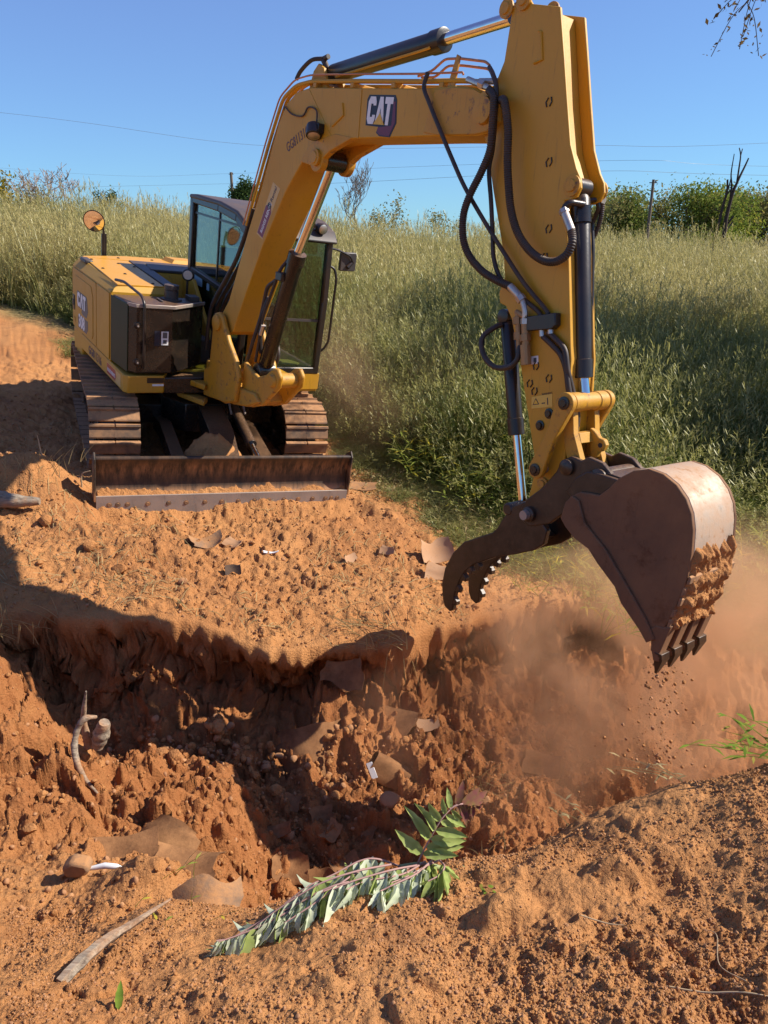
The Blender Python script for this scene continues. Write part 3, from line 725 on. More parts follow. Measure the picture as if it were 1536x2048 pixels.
MB().prism([(2.079, -0.075), (2.079, 0.10), (2.098, 0.10), (2.104, -0.075)], -1.165, 1.165).obj('cutting_edge', M['steel'], bl, 30, 0.002)
for px in (213, 228, 245, 282, 320, 353, 389, 422, 455, 488, 518, 549, 580, 611, 640, 653, 666):
    y = -1.165 + (px - 190) / 497 * 2.33
    bolt(bl, (2.099, y, 0.02), (1, 0, 0), 0.016, M['tracksteel'], 0.008)
for s in (-1, 1):
    MB().prism([(1.90, 0.02), (2.10, 0.05), (2.10, 0.44), (2.05, 0.49), (1.93, 0.42)], s * 1.167 if s > 0 else -1.183, 1.183 if s > 0 else -1.167).obj('end_plate', M['blade'], bl, 30, 0.003)
    MB().prism([(0.6, 0.36), (1.0, 0.42), (1.99, 0.30), (1.99, 0.12), (1.0, 0.26), (0.6, 0.22)], s * 0.42 - 0.06, s * 0.42 + 0.06).obj('blade_arm', M['black_dusty'], bl, 40, 0.006)
MB().prism([(0.9, 0.52), (1.0, 0.60), (1.5, 0.52), (1.92, 0.30), (1.92, 0.2), (1.3, 0.3)], -0.10, 0.14).obj('arm_cover', M['black_dusty'], bl, 40, 0.006)
cy = MB().cyl((0.98, 0.24, 0.62), (1.62, 0.30, 0.40), 0.055).cyl((0.9, 0.23, 0.64), (1.02, 0.245, 0.61), 0.07).obj('lift_cylinder', M['black_dusty'], bl, 40, 0.003)
MB().cyl((1.6, 0.30, 0.41), (1.96, 0.33, 0.28), 0.03).obj('rod', M['chrome'], cy)
for yy in (0.19, 0.33):
    MB().tube(bend([(0.95, yy, 0.69), (1.05, yy, 0.70), (1.12, yy, 0.62), (1.2, yy, 0.58)], 0.03), 0.011, 8).obj('pipe', M['steel'], cy)

# --- upper body
UB = MB()
UB.prism([(1.05, -0.97), (1.05, -0.63), (0.80, -0.50), (0.80, 0.16), (1.05, 0.42), (1.05, 1.04), (-0.90, 1.04), (-1.25, 0.80), (-1.44, 0.40), (-1.48, 0), (-1.44, -0.40), (-1.25, -0.80), (-1.10, -1.0), (1.0, -1.0)], 0.755, 0.925, 'z')
deck = UB.obj('upper_frame', M['yellow_dusty'], EX, 30, 0.010, LU)
MB().box((0.55, -0.62, 0.74), (1.02, 0.44, 0.90)).obj('cross_member', M['black_dusty'], deck, 40, 0.01)
MB().prism([(1.05, 1.041), (1.05, 0.43), (1.06, 0.43), (1.06, 1.05)], 0.78, 0.955, 'z').obj('front_skirt', M['yellow'], deck, 30, 0.004)
cw = MB().prism([(-0.70, -1.0), (-1.10, -0.995), (-1.26, -0.80), (-1.45, -0.40), (-1.49, 0), (-1.45, 0.40), (-1.26, 0.80), (-1.10, 1.03), (-0.7, 1.03)], 0.66, 0.99, 'z')
cw.obj('counterweight', M['yellow_dusty'], EX, 30, 0.02, LU)
def ring(poly, z): return [(x, y, z) for x, y in poly]
def loft(levels):
    mb = MB(); n = len(levels[0]); v = [p for l in levels for p in l]
    f = [tuple(range(n - 1, -1, -1)), tuple((len(levels) - 1) * n + k for k in range(n))]
    for i in range(len(levels) - 1):
        for k in range(n): f.append((i * n + k, i * n + (k + 1) % n, (i + 1) * n + (k + 1) % n, (i + 1) * n + k))
    return mb.add(v, f)
hp = [(0.53, -1.0), (0.53, -0.34), (-0.42, -0.34), (-0.42, 1.03), (-1.10, 1.03), (-1.24, 0.80), (-1.42, 0.40), (-1.46, 0), (-1.42, -0.40), (-1.24, -0.82), (-1.12, -1.0)]
hi = [(0.49, -0.925), (0.49, -0.36), (-0.45, -0.36), (-0.45, 0.98), (-1.07, 0.98), (-1.20, 0.76), (-1.37, 0.38), (-1.40, 0), (-1.37, -0.38), (-1.20, -0.76), (-1.10, -0.925)]
def zr(poly, z0, slope): return [(x, y, z0 + slope * (-x)) for x, y in poly]
hood = loft([ring(hp, 0.93), zr(hp, 1.60, 0.0), zr(hi, 1.665, 0.02)]).obj('engine_housing', M['yellow_dusty'], EX, 25, 0.006, LU)
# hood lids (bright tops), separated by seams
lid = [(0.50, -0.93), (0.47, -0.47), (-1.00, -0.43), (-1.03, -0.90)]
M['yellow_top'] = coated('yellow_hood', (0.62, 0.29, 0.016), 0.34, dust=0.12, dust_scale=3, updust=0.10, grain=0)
lidz = lambda p, o: [(x, y, 1.665 - 0.02 * x + o) for x, y in p]
loft([lidz(lid, 0.001), lidz(lid, 0.014)]).obj('side_lid', M['yellow_top'], hood, 25, 0.003)
rl = [(-1.05, -0.90), (-1.05, 0.96), (-1.14, 0.94), (-1.19, 0.75), (-1.36, 0.37), (-1.39, 0), (-1.36, -0.37), (-1.19, -0.76), (-1.11, -0.90)]
loft([lidz(rl, 0.001), lidz(rl, 0.014)]).obj('rear_lid', M['yellow_top'], hood, 25, 0.003)
loft([lidz([(-1.08, 0.1), (-1.08, 0.5), (-1.32, 0.36), (-1.34, 0.05)], 0.012), lidz([(-1.11, 0.14), (-1.11, 0.46), (-1.30, 0.34), (-1.31, 0.09)], 0.055)]).obj('air_scoop', M['yellow_top'], hood, 25, 0.004)
tr = [(0.47, -0.455), (0.47, -0.345), (-0.86, -0.29), (-0.90, 0.97), (-1.03, 0.97), (-1.03, -0.415)]
loft([lidz(tr, 0.001), lidz(tr, 0.020)]).obj('seam_trim', M['trim'], hood, 25, 0.004)  # dark grey raised strip along the inner edge of the lids
lv = [(-0.44, -0.34), (-0.44, 0.96), (-0.88, 0.96), (-0.85, -0.27)]
loft([lidz(lv, 0.001), lidz(lv, 0.030)]).obj('louvre_cover', M['trim'], hood, 25, 0.008)
for x, y in ((0.36, -0.55), (0.40, -0.86), (-0.1, -0.7), (-0.35, -0.86), (-0.75, -0.6), (-0.9, -0.85), (-0.6, -0.47), (-1.15, -0.5), (-1.2, -0.1), (-1.12, 0.3), (-1.12, 0.7)):
    bolt(hood, (x, y, 1.678 - 0.02 * x), (0, 0, 1), 0.013, M['black'], 0.010)
MB().box((-0.98, -0.955, 1.665), (-0.72, -0.87, 1.71)).obj('vent_pod', M['trim'], hood, 40, 0.015)
# side doors on the right flank
sd = [(-1.09, 0.945), (-0.02, 0.945), (0.0, 0.96), (0.0, 1.55), (-0.03, 1.585), (-1.05, 1.585), (-1.09, 1.54)]
door = MB().prism(sd, -1.012, -1.0005).obj('side_door', M['yellow_dusty'], hood, 30, 0.004)
MB().prism([(0.015, 0.945), (0.51, 0.945), (0.51, 1.585), (0.015, 1.585)], -1.010, -1.0005).obj('side_panel', M['yellow_dusty'], hood, 30, 0.004)
MB().prism([(-0.93, 0.99), (-0.16, 0.99), (-0.12, 1.03), (-0.12, 1.42), (-0.20, 1.52), (-0.93, 1.52)], -1.018, -1.0125, shrink=0.0).obj('door_pressing', M['yellow_dusty'], door, 30, 0.003)
MB().prism([(-1.06, 1.13), (-0.97, 1.13), (-0.97, 1.29), (-1.06, 1.29)], -1.020, -1.0125).obj('latch', M['black'], door, 30, 0.004)
MB().box((-1.04, -1.026, 1.18), (-0.99, -1.0205, 1.24)).obj('latch_handle', M['trim'], door, 30, 0.002)
def cat_badge(parent, x, z, w, h, y, mats, tilt=0.0):
    k = Matrix(((math.cos(tilt), 0, 0, x), (0, 1, 0, 0), (math.sin(tilt), 0, 1, z), (0, 0, 0, 1)))
    b = MB().prism([(-0.03 * w, -0.06 * h), (w * 0.50, -0.08 * h), (w * 0.44, -0.30 * h), (w * 0.60, -0.42 * h), (w * 1.02, -0.42 * h), (w * 1.20, 0.10 * h), (w * 1.10, 0.92 * h), (w * 1.02, 1.08 * h), (-0.02 * w, 1.06 * h), (-0.09 * w, 0.9 * h)], y - 0.0012, y).obj('badge', mats[0], parent, None, 0, k)
    if mats[1]:
        MB().prism([(w * 0.50, -0.10 * h), (w * 0.48, -0.28 * h), (w * 0.62, -0.38 * h), (w * 0.98, -0.38 * h), (w * 1.15, 0.12 * h), (w * 1.06, 0.85 * h), (w * 0.98, 0.85 * h), (w * 1.02, 0.0)], y - 0.0025, y - 0.0014).obj('badge_edge', mats[1], parent, None, 0, k)
    word_cat(w * 0.96, h, mats[2], parent, k @ on_side(0, 0, y - 0.0032))
    if mats[3]: MB().prism([(w * 0.30, 0.0), (w * 0.52, 0.42 * h), (w * 0.74, 0.0)], y - 0.0060, y - 0.0051).obj('badge_peak', mats[3], parent, None, 0, k)
cat_badge(door, -0.80, 1.215, 0.40, 0.15, -1.0185, (M['grey_print'], None, M['white'], None))
MB().prism([(-0.78, 0.985), (-0.40, 0.985), (-0.33, 1.04), (-0.33, 1.13), (-0.74, 1.13), (-0.80, 1.10)], -1.0197, -1.0185).obj('badge', M['grey_print'], door)
text_mesh('lettering', '308', 0.19, M['white'], door, on_side(-0.76, 1.0, -1.0199), bold=0.006, align='LEFT')
MB().prism([(-1.05, 1.0), (-0.95, 1.0), (-0.95, 1.05), (-1.05, 1.05)], -1.0197, -1.0185).obj('plate', M['yellow_worn'], door)
text_mesh('lettering', 'GG811316', 0.125, M['stencil'], deck, on_side(-0.38, 0.79, -1.0012), bold=0.002)
MB().prism([(0.40, 0.775), (0.92, 0.775), (0.92, 0.90), (0.40, 0.90)], -1.0022, -1.0005).obj('sticker', M['tan'], deck)
MB().prism([(0.41, 0.785), (0.72, 0.785), (0.77, 0.84), (0.72, 0.89), (0.41, 0.89)], -1.0034, -1.0023).obj('sticker_band', M['red'], deck)
text_mesh('lettering', 'RIGGS RENTS', 0.05, M['white'], deck, on_side(0.43, 0.815, -1.0036), bold=0.0006)
MB().box((1.0505, -0.79, 0.855), (1.054, -0.63, 0.905)).obj('plate', M['black'], deck)
MB().box((1.0505, -0.74, 0.825), (1.053, -0.63, 0.845)).obj('plate', M['white'], deck)

# tank box at the right front corner
tb = [(0.56, -0.99), (1.0, -0.955), (1.065, -0.90), (1.065, -0.57), (0.74, -0.16), (0.56, -0.16)]
tank = MB().prism(tb, 0.95, 1.585, 'z').obj('tank_box', M['black_dusty'], EX, 25, 0.014, LU)
MB().prism([(0.545, -1.001), (1.0, -0.966), (1.0, -0.957), (0.545, -0.99)], 0.95, 1.575, 'z').obj('side_cover', flat('olive_panel', (0.026, 0.034, 0.012), 0.55, 0.0, 0.2), tank, 25, 0.004)  # black tank side; green of reflected grass is put into its colour
MB().prism([(0.985, -0.968), (1.07, -0.908), (1.078, -0.55), (0.76, -0.15), (0.745, -0.155), (1.062, -0.56), (1.056, -0.90), (0.985, -0.955)], 1.560, 1.592, 'z').obj('top_rim', M['steel'], tank, 25, 0.003)
cap = MB().lathe((0.70, -0.47, 1.585), (0, 0, 1), [(0, .10), (0.012, .10), (0.014, .066), (0.09, .066), (0.092, .058), (0.10, .058), (0.102, .07), (0.14, .07), (0.145, .05)], 26).obj('filler_cap', M['trim'], tank, 35)
MB().box((0.60, -0.30, 1.586), (0.74, -0.2, 1.63)).box((0.70, -0.62, 1.586), (0.86, -0.60, 1.60)).obj('step_strip', M['trim'], tank, 30, 0.004)
MB().tube(bend([(0.44, -0.93, 1.70), (0.62, -0.90, 1.715), (1.02, -0.845, 1.66), (1.095, -0.84, 1.60), (1.10, -0.838, 1.10), (1.07, -0.838, 1.0)], 0.06, 6), 0.0135, 10).obj('grab_rail', M['black'], tank)
for z in (1.40, 1.06):
    MB().lathe((1.066, -0.895, z), (1, 0, 0.0), [(0, .034), (0.01, .034), (0.012, .022), (0.03, .018)], 16).obj('bolt', M['black'], tank, 30)
    MB().lathe((1.096, -0.895, z), (1, 0, 0.0), [(0, .009), (0.006, .009)], 10).obj('bolt_tip', M['steel'], tank)
MB().box((1.0655, -0.735, 1.215), (1.069, -0.685, 1.355)).obj('recess', M['ink'], tank)  # raised dark plate; the shade of a recess is put into its colour
MB().box((1.0655, -0.672, 1.225), (1.070, -0.605, 1.352)).obj('label_plate', M['white'], tank)
MB().box((1.0702, -0.66, 1.29), (1.0712, -0.617, 1.345)).box((1.0702, -0.655, 1.24), (1.0712, -0.62, 1.275)).obj('label_print', M['grey_print'], tank)
wl = MB().lathe((0.34, -0.19, 1.78), (0.9, -0.35, 0), [(-0.05, .03), (-0.02, .055), (0.02, .06), (0.025, .05)], 20).cyl((0.33, -0.19, 1.585), (0.33, -0.19, 1.73), 0.012, 8).obj('work_light', M['black'], EX, 40, 0, LU)
MB().lathe((0.34, -0.19, 1.78), (0.9, -0.35, 0), [(0.0255, .046), (0.030, .044)], 18).obj('lens', flat('lamp_lens', (0.55, 0.5, 0.42), 0.15), wl)
# yellow inner panel between housing and cab, right of the seat
MB().prism([(-0.42, 0.93), (0.80, 0.93), (-0.10, 1.675), (-0.42, 1.675)], 0.015, 0.055).obj('inner_panel', M['yellow_dusty'], EX, 30, 0.006, LU)
MB().box((0.1, -0.34, 0.93), (0.6, 0.0, 1.18)).box((-0.40, -0.33, 0.93), (0.56, 0.01, 1.05)).obj('valve_cover', M['trim'], EX, 30, 0.02, LU)

# rear round mirror
mr = MB().tube(bend([(-1.40, -0.60, 1.68), (-1.40, -0.60, 1.96), (-1.41, -0.63, 2.10)], 0.05), 0.013, 8).box((-1.415, -0.625, 1.68), (-1.39, -0.57, 1.93)).obj('round_mirror', M['black'], EX, 40, 0, LU)
mdir = Vector((0.86, -0.42, -0.20)); mc = Vector((-1.38, -0.71, 2.06))
MB().lathe(mc - mdir * 0.03, mdir, [(0, .03), (0.006, .09), (0.03, .120), (0.036, .120), (0.036, .108)], 30).obj('mirror_shell', M['black'], mr, 50)
MB().lathe(mc - mdir * 0.006, mdir, [(0.016, .110), (0.021, .090), (0.026, .06), (0.029, .03), (0.030, .004)], 30).obj('mirror_face', M['mirror'], mr, 80)

# --- cab
CB = MB()
def bar(mb, a, b, w, h):
    a = Vector(a); b = Vector(b); d = (b - a).normalized(); u = Vector((0, 1, 0)) if abs(d.y) < 0.8 else Vector((1, 0, 0))
    u = (u - d * u.dot(d)).normalized(); v = d.cross(u)
    P = [a + u * w * i + v * h * j for i, j in ((-1, -1), (1, -1), (1, 1), (-1, 1))] + [b + u * w * i + v * h * j for i, j in ((-1, -1), (1, -1), (1, 1), (-1, 1))]
    return mb.add(P, [(3, 2, 1, 0), (4, 5, 6, 7), (0, 1, 5, 4), (1, 2, 6, 5), (2, 3, 7, 6), (3, 0, 4, 7)])
yr, yl = 0.13, 1.0
rp = [(-0.46, 2.47), (0.32, 2.455), (0.80, 2.41), (1.05, 2.31)]
for y in (yr, yl):
    for a, b in zip(rp[:-1], rp[1:]): bar(CB, (a[0], y, a[1]), (b[0], y, b[1]), 0.035, 0.04)
    bar(CB, (1.05, y, 2.33), (1.07, y, 1.7), 0.032, 0.035); bar(CB, (1.07, y, 1.72), (1.03, y, 0.95), 0.032, 0.035)
    bar(CB, (-0.47, y, 2.48), (-0.47, y, 1.72), 0.035, 0.05); bar(CB, (-0.47, y, 1.76), (-0.30, y, 1.0), 0.035, 0.05)
bar(CB, (-0.47, yr, 2.46), (-0.47, yl, 2.46), 0.05, 0.035); bar(CB, (1.05, yr, 2.315), (1.05, yl, 2.315), 0.035, 0.035)
bar(CB, (-0.47, yr, 1.74), (-0.47, yl, 1.74), 0.04, 0.035); bar(CB, (1.03, yr - 0.03, 0.985), (1.03, yl + 0.03, 0.985), 0.035, 0.035)
CB.box((-0.46, yr - 0.03, 0.93), (1.03, yl + 0.03, 1.0))
bar(CB, (-0.46, yr, 1.745), (0.55, yr, 1.68), 0.03, 0.03); bar(CB, (0.55, yr, 1.69), (1.06, yr, 1.42), 0.03, 0.03)
cab = CB.obj('cab', M['black'], EX, 40, 0.012, LU)
roof_prof = [(-0.52, 2.475), (0.32, 2.475), (0.80, 2.435), (1.02, 2.36), (1.12, 2.285), (1.15, 2.30), (1.06, 2.40), (0.84, 2.475), (0.4, 2.52), (-0.3, 2.53), (-0.52, 2.515)]
MB().prism(roof_prof, yr - 0.045, yl + 0.05).obj('cab_roof', M['trim'], cab, 40, 0.018)
def pane(name, prof, lo, hi, axis): return MB().prism(prof, lo, hi, axis).obj(name, M['glass'], cab)
pane('side_window', [(-0.42, 1.78), (0.56, 1.72), (1.03, 1.46), (1.035, 2.27), (0.80, 2.37), (0.32, 2.415), (-0.42, 2.43)], yr - 0.004, yr + 0.002, 'y')
pane('lower_window', [(-0.28, 1.02), (1.0, 1.02), (1.03, 1.40), (0.55, 1.66), (-0.42, 1.72)], yr - 0.004, yr + 0.002, 'y')
pane('door_window', [(-0.42, 1.78), (-0.28, 1.02), (1.0, 1.02), (1.035, 1.7), (1.02, 2.27), (0.80, 2.37), (0.32, 2.415), (-0.42, 2.43)], yl - 0.002, yl + 0.004, 'y')
pane('windscreen', [(yr + .03, 1.02), (yl - .03, 1.02), (yl - .03, 2.29), (yr + .03, 2.29)], 1.045, 1.051, 'x')
pane('rear_window', [(yr + .03, 1.78), (yl - .03, 1.78), (yl - .03, 2.42), (yr + .03, 2.42)], -0.476, -0.470, 'x')
MB().box((0.300, yr - 0.012, 1.74), (0.325, yr + 0.010, 2.42)).box((-0.43, yr - 0.010, 2.33), (0.98, yr + 0.012, 2.35)).obj('window_bar', M['black'], cab)
MB().box((1.036, yr + 0.03, 1.50), (1.056, yl - 0.03, 1.525)).obj('window_bar', M['trim'], cab)
MB().box((-0.34, yr - 0.0105, 1.60), (-0.10, yr - 0.0065, 1.735)).obj('window_notice', M['paperblue'], cab)
MB().box((0.05, yr - 0.0105, 1.60), (0.12, yr - 0.0065, 1.67)).obj('window_notice', M['paperblue'], cab)
MB().prism([(-0.30, 1.02), (0.30, 1.02), (-0.10, 1.66), (-0.42, 1.70)], yr + 0.02, yr + 0.05).obj('inner_lining', M['cabgrey'], cab, 30, 0.01)
st = MB().box((-0.30, 0.36, 1.36), (0.22, 0.82, 1.48)).obj('seat', M['seat'], cab, 40, 0.04)
MB().prism([(-0.28, 1.46), (-0.12, 1.48), (-0.22, 2.02), (-0.34, 2.02)], 0.36, 0.82).obj('backrest', M['seat'], st, 40, 0.04)
MB().prism([(-0.26, 2.04), (-0.18, 2.05), (-0.22, 2.24), (-0.31, 2.23)], 0.45, 0.73).obj('headrest', M['seat'], st, 40, 0.03)
MB().box((-0.25, 0.14, 1.0), (0.35, 0.32, 1.56)).box((-0.2, 0.84, 1.0), (0.3, 0.94, 1.5)).obj('console', M['cabgrey'], cab, 40, 0.03)
for y in (0.24, 0.88): MB().tube([(0.28, y, 1.55), (0.31, y, 1.66), (0.32, y, 1.72)], lambda i: (0.012, 0.02, 0.026)[i], 10).obj('joystick', M['black'], cab)
for y in (0.52, 0.64): MB().tube([(0.72, y, 1.0), (0.78, y, 1.30), (0.74, y, 1.42)], 0.013, 8).box((0.68, y - 0.05, 1.0), (0.86, y + 0.05, 1.03)).obj('travel_lever', M['fitting'], cab)
MB().box((-0.42, yr + 0.03, 1.001), (1.0, yl - 0.03, 1.008)).obj('floor_mat', M['mat_floor'], cab)
MB().prism([(0.70, 0.66), (0.92, 0.62), (0.98, 0.78), (0.86, 0.90), (0.72, 0.84)], 1.0085, 1.02, 'z').obj('paper_scrap', M['tan'], cab)
for y in (0.30, 0.78): MB().box((-0.2, y - 0.02, 2.40), (0.9, y + 0.02, 2.44)).obj('roof_rib', M['cabgrey'], cab, 40, 0.01)
# front lamps, wing mirror and door rail on the cab's left side
lp = MB().lathe((1.10, 0.87, 2.42), (1, 0.1, -0.15), [(-0.06, .02), (-0.05, .045), (0.02, .055), (0.03, .05)], 18).lathe((1.07, 0.78, 2.44), (1, -0.1, -0.1), [(-0.03, .015), (-0.02, .03), (0.01, .034)], 14).box((1.02, 0.76, 2.335), (1.07, 0.92, 2.40)).obj('cab_lamp', M['black'], cab, 40)
MB().lathe((1.10, 0.87, 2.42), (1, 0.1, -0.15), [(0.0305, .046), (0.034, .04)], 16).obj('lens', M['fitting'], lp)
wm = MB().tube(bend([(1.06, 1.0, 2.245), (1.06, 1.10, 2.235), (1.06, 1.26, 2.185), (1.06, 1.30, 2.12)], 0.04), 0.011, 8).obj('wing_mirror', M['black'], cab)
MB().prism([(1.165, 2.03), (1.335, 2.035), (1.345, 2.05), (1.345, 2.205), (1.33, 2.22), (1.175, 2.215), (1.16, 2.20), (1.16, 2.045)], 1.0, 1.045, 'x').obj('mirror_shell', M['trim'], wm, 40, 0.008)
MB().tube([(1.05, 1.30, 2.13), (1.055, 1.24, 2.07)], lambda i: (0.018, 0.024)[i], 10).obj('mirror_joint', M['black'], wm)
MB().tube(bend([(1.02, 1.03, 2.07), (1.04, 1.10, 2.05), (1.06, 1.125, 1.95), (1.05, 1.12, 1.30), (1.03, 1.09, 1.22), (1.0, 1.03, 1.16)], 0.06, 6), 0.013, 10).obj('door_rail', M['black'], cab)

# --- swing post and boom
for_ears = [(-0.10, 1.40), (-0.11, 1.50), (-0.075, 1.575), (0.0, 1.60), (0.075, 1.575), (0.13, 1.50), (0.22, 1.38), (0.40, 1.22), (0.46, 1.10), (0.42, 0.86), (0.25, 0.80), (-0.22, 0.74), (-0.24, 1.0), (-0.13, 1.06)]
sp = MB()
for s in (-1, 1): sp.prism(for_ears, min(s * 0.165, s * 0.215), max(s * 0.165, s * 0.215))
sp.prism([(-0.25, 0.74), (0.30, 0.80), (0.58, 0.86), (0.78, 0.96), (0.70, 1.02), (0.5, 1.0), (0.2, 0.98), (-0.2, 0.98)], -0.17, 0.17)
for s in (-1, 1):
    sp.prism([(0.38, 0.82), (0.60, 0.86), (0.80, 0.94), (1.02, 1.16), (1.04, 1.26), (0.98, 1.32), (0.90, 1.30), (0.80, 1.22), (0.66, 1.16), (0.52, 1.20), (0.40, 1.24)], min(s * 0.09, s * 0.135), max(s * 0.09, s * 0.135))
sp.lathe((-0.30, 0, 0.72), (0, 0, 1), [(0, .14), (0.12, .14), (0.121, .10), (0.22, .10), (0.221, .14), (0.34, .14)], 28)
sp.box((-0.30, -0.14, 0.74), (0.1, 0.14, 0.84)).box((-0.30, -0.14, 0.94), (0.1, 0.14, 1.06))
post = sp.obj('swing_post', M['yellow_worn'], EX, 35, 0.016, LM)
lg = MB()
for z in (0.66, 0.82): lg.prism([(-0.22, -0.16), (-0.44, -0.24), (-0.54, -0.24), (-0.58, -0.29), (-0.55, -0.35), (-0.46, -0.37), (-0.1, -0.26)], z, z + 0.055, 'z')
lg.obj('side_lug', M['yellow_worn'], post, 35, 0.012)
MB().cyl((-0.51, -0.295, 0.64), (-0.51, -0.295, 0.90), 0.034, 18).obj('pin', M['black_dusty'], post)
sc = MB().cyl((-1.2, -0.36, 0.79), (-0.72, -0.33, 0.79), 0.055, 18).obj('swing_cylinder', M['black_dusty'], EX, 40, 0, LM)
MB().cyl((-0.74, -0.33, 0.79), (-0.52, -0.30, 0.79), 0.03, 16).box((-0.56, -0.34, 0.755), (-0.46, -0.25, 0.818)).obj('rod', M['steel'], sc, 40)
for s in (-1, 1): MB().lathe((0.0, s * 0.166, 1.50), (0, s, 0), [(0.049, .075), (0.07, .075), (0.075, .06), (0.085, .03)], 22).obj('pin_cap', M['yellow_worn'], post, 35)
MB().lathe((0.93, -0.16, 1.20), (0, 1, 0), [(0, .045), (0.02, .065), (0.30, .065), (0.32, .045)], 22).obj('pin', M['yellow_worn'], post, 40)
MB().prism(round_poly(0.32, 0.91, 0.055, 0, 6.0, 14), -0.172, -0.1695).obj('recess', M['ink'], post)  # dark disc; shade of an oval recess painted on, nothing is cut
W = 0.145
boom_prof = [(-0.09, 1.50), (-0.05, 1.585), (0.06, 1.72), (0.34, 2.386), (0.50, 2.72), (0.63, 3.06), (0.70, 3.22), (0.79, 3.35), (0.92, 3.43), (1.10, 3.462), (1.737, 3.460), (2.395, 3.460), (2.70, 3.474), (2.86, 3.465), (2.97, 3.43), (3.06, 3.37), (3.085, 3.30), (3.04, 3.235), (2.93, 3.215), (2.60, 3.20), (1.776, 3.150), (1.511, 3.130), (1.35, 3.105), (1.21, 3.055), (1.10, 2.965), (1.00, 2.855), (0.884, 2.72), (0.60, 2.281), (0.36, 1.82), (0.18, 1.46), (0.08, 1.41), (-0.03, 1.42)]
boom = MB().prism(boom_prof, -W, W).obj('boom', M['yellow_dusty'], EX, 28, 0.008, LM)
# web plates, seams and ears of the boom
ear = round_poly(1.29, 2.985, 0.085, -2.6, 0.2, 10) + [(1.45, 3.05), (1.72, 3.155), (1.5, 3.17), (1.2, 3.10), (1.06, 2.96)]
for s in (-1, 1):
    MB().prism(ear, min(s * 0.095, s * 0.150), max(s * 0.095, s * 0.150)).obj('cylinder_ear', M['yellow_worn'], boom, 28, 0.006)
    MB().lathe((1.29, s * 0.15, 3.0), (0, s, 0), [(0, .06), (0.022, .06), (0.026, .045), (0.034, .04)], 20).obj('pin_cap', M['yellow_worn'], boom, 35)
    MB().lathe((2.985, s * 0.146, 3.345), (0, s, 0), [(0, .105), (0.012, .105), (0.014, .075), (0.04, .07), (0.045, .03)], 26).obj('pin_cap', M['yellow_worn'], boom, 35)
    MB().prism([(2.47, 3.215), (2.60, 3.205), (2.93, 3.222), (3.03, 3.24), (3.075, 3.30), (3.05, 3.365), (2.965, 3.422), (2.86, 3.455), (2.70, 3.464), (2.52, 3.45)], min(s * 0.1455, s * 0.156), max(s * 0.1455, s * 0.156)).obj('tip_plate', M['yellow_worn'], boom, 28, 0.004)
MB().prism([(1.745, 3.455), (1.757, 3.455), (1.782, 3.155), (1.770, 3.155)], -W - 0.004, -W - 0.0003).obj('weld_seam', M['yellow'], boom)
MB().prism([(1.08, 3.45), (1.09, 3.455), (1.46, 3.14), (1.45, 3.13)], -W - 0.003, -W - 0.0003).obj('weld_seam', M['yellow'], boom)
MB().tube([(1.545, -W - 0.004, 3.365), (1.575, -W - 0.004, 3.29), (1.45, -W - 0.004, 3.215)], 0.007, 6).obj('hose_hook', M['yellow'], boom)
lt = MB().lathe((1.29, -W - 0.05, 3.165), (0.5, -0.25, -0.85), [(-0.06, .03), (-0.05, .055), (0.03, .06), (0.035, .05)], 18).box((1.22, -W - 0.055, 3.16), (1.35, -W - 0.0005, 3.225)).obj('boom_lamp', M['black'], boom, 40, 0.004)
MB().lathe((1.29, -W - 0.05, 3.165), (0.5, -0.25, -0.85), [(0.0355, .046), (0.039, .04)], 16).obj('lens', M['fitting'], lt)
MB().tube(catmull([(1.27, -W - 0.02, 3.22), (1.24, -W - 0.014, 3.31), (1.12, -W - 0.01, 3.33), (1.05, -W - 0.01, 3.27), (0.90, -W - 0.012, 3.28), (0.78, -W - 0.01, 3.33), (0.72, -W + 0.03, 3.30)], 6), 0.006, 6).obj('cable', M['rubber'], boom)
cat_badge(boom, 1.855, 3.245, 0.27, 0.165, -W - 0.0003, (M['ink'], M['logored'], M['white'], M['amber']), -0.02)
text_mesh('lettering', 'GG811316', 0.115, M['stencil'], boom, on_side(0.865, 3.012, -W - 0.0006, 0.46) @ Matrix.Diagonal((0.60, 0.88, 1, 1)), bold=0.001, shear=-0.1, align='LEFT')
ang = math.atan2(2.731 - 2.314, 0.805 - 0.587)
ca, sa = math.cos(ang), math.sin(ang)
def along(u, v): return (0.487 + ca * u - sa * v + sa * 0.0, 2.378 + sa * u + ca * v)
MB().prism([along(0, -0.112), along(0.47, -0.112), along(0.45, 0.012), along(-0.02, 0.0)], -W - 0.0012, -W - 0.0003).obj('sticker', M['tan'], boom)
MB().prism([along(0.01, -0.105), along(0.245, -0.105), along(0.30, -0.05), along(0.245, 0.0), along(-0.005, -0.007)], -W - 0.0022, -W - 0.0013).obj('sticker_band', M['maroon'], boom)
x_, z_ = along(0.03, -0.075); text_mesh('lettering', 'RIGGS RENTS', 0.046, M['white'], boom, on_side(x_, z_, -W - 0.0024, ang), bold=0.0008, depth=0.0004)
x_, z_ = along(0.275, -0.05); MB().prism(round_poly(x_, z_, 0.028, 0, 6.0, 14), -W - 0.0036, -W - 0.0027).obj('sticker_spot', M['ink'], boom)
x_, z_ = along(0.253, -0.062); text_mesh('lettering', 'CAT', 0.026, M['white'], boom, on_side(x_, z_, -W - 0.0038, ang), depth=0.0004)
x_, z_ = along(0.315, -0.068); text_mesh('lettering', 'Rental', 0.052, M['ink'], boom, on_side(x_, z_, -W - 0.0016, ang), bold=0.0006, depth=0.0004)
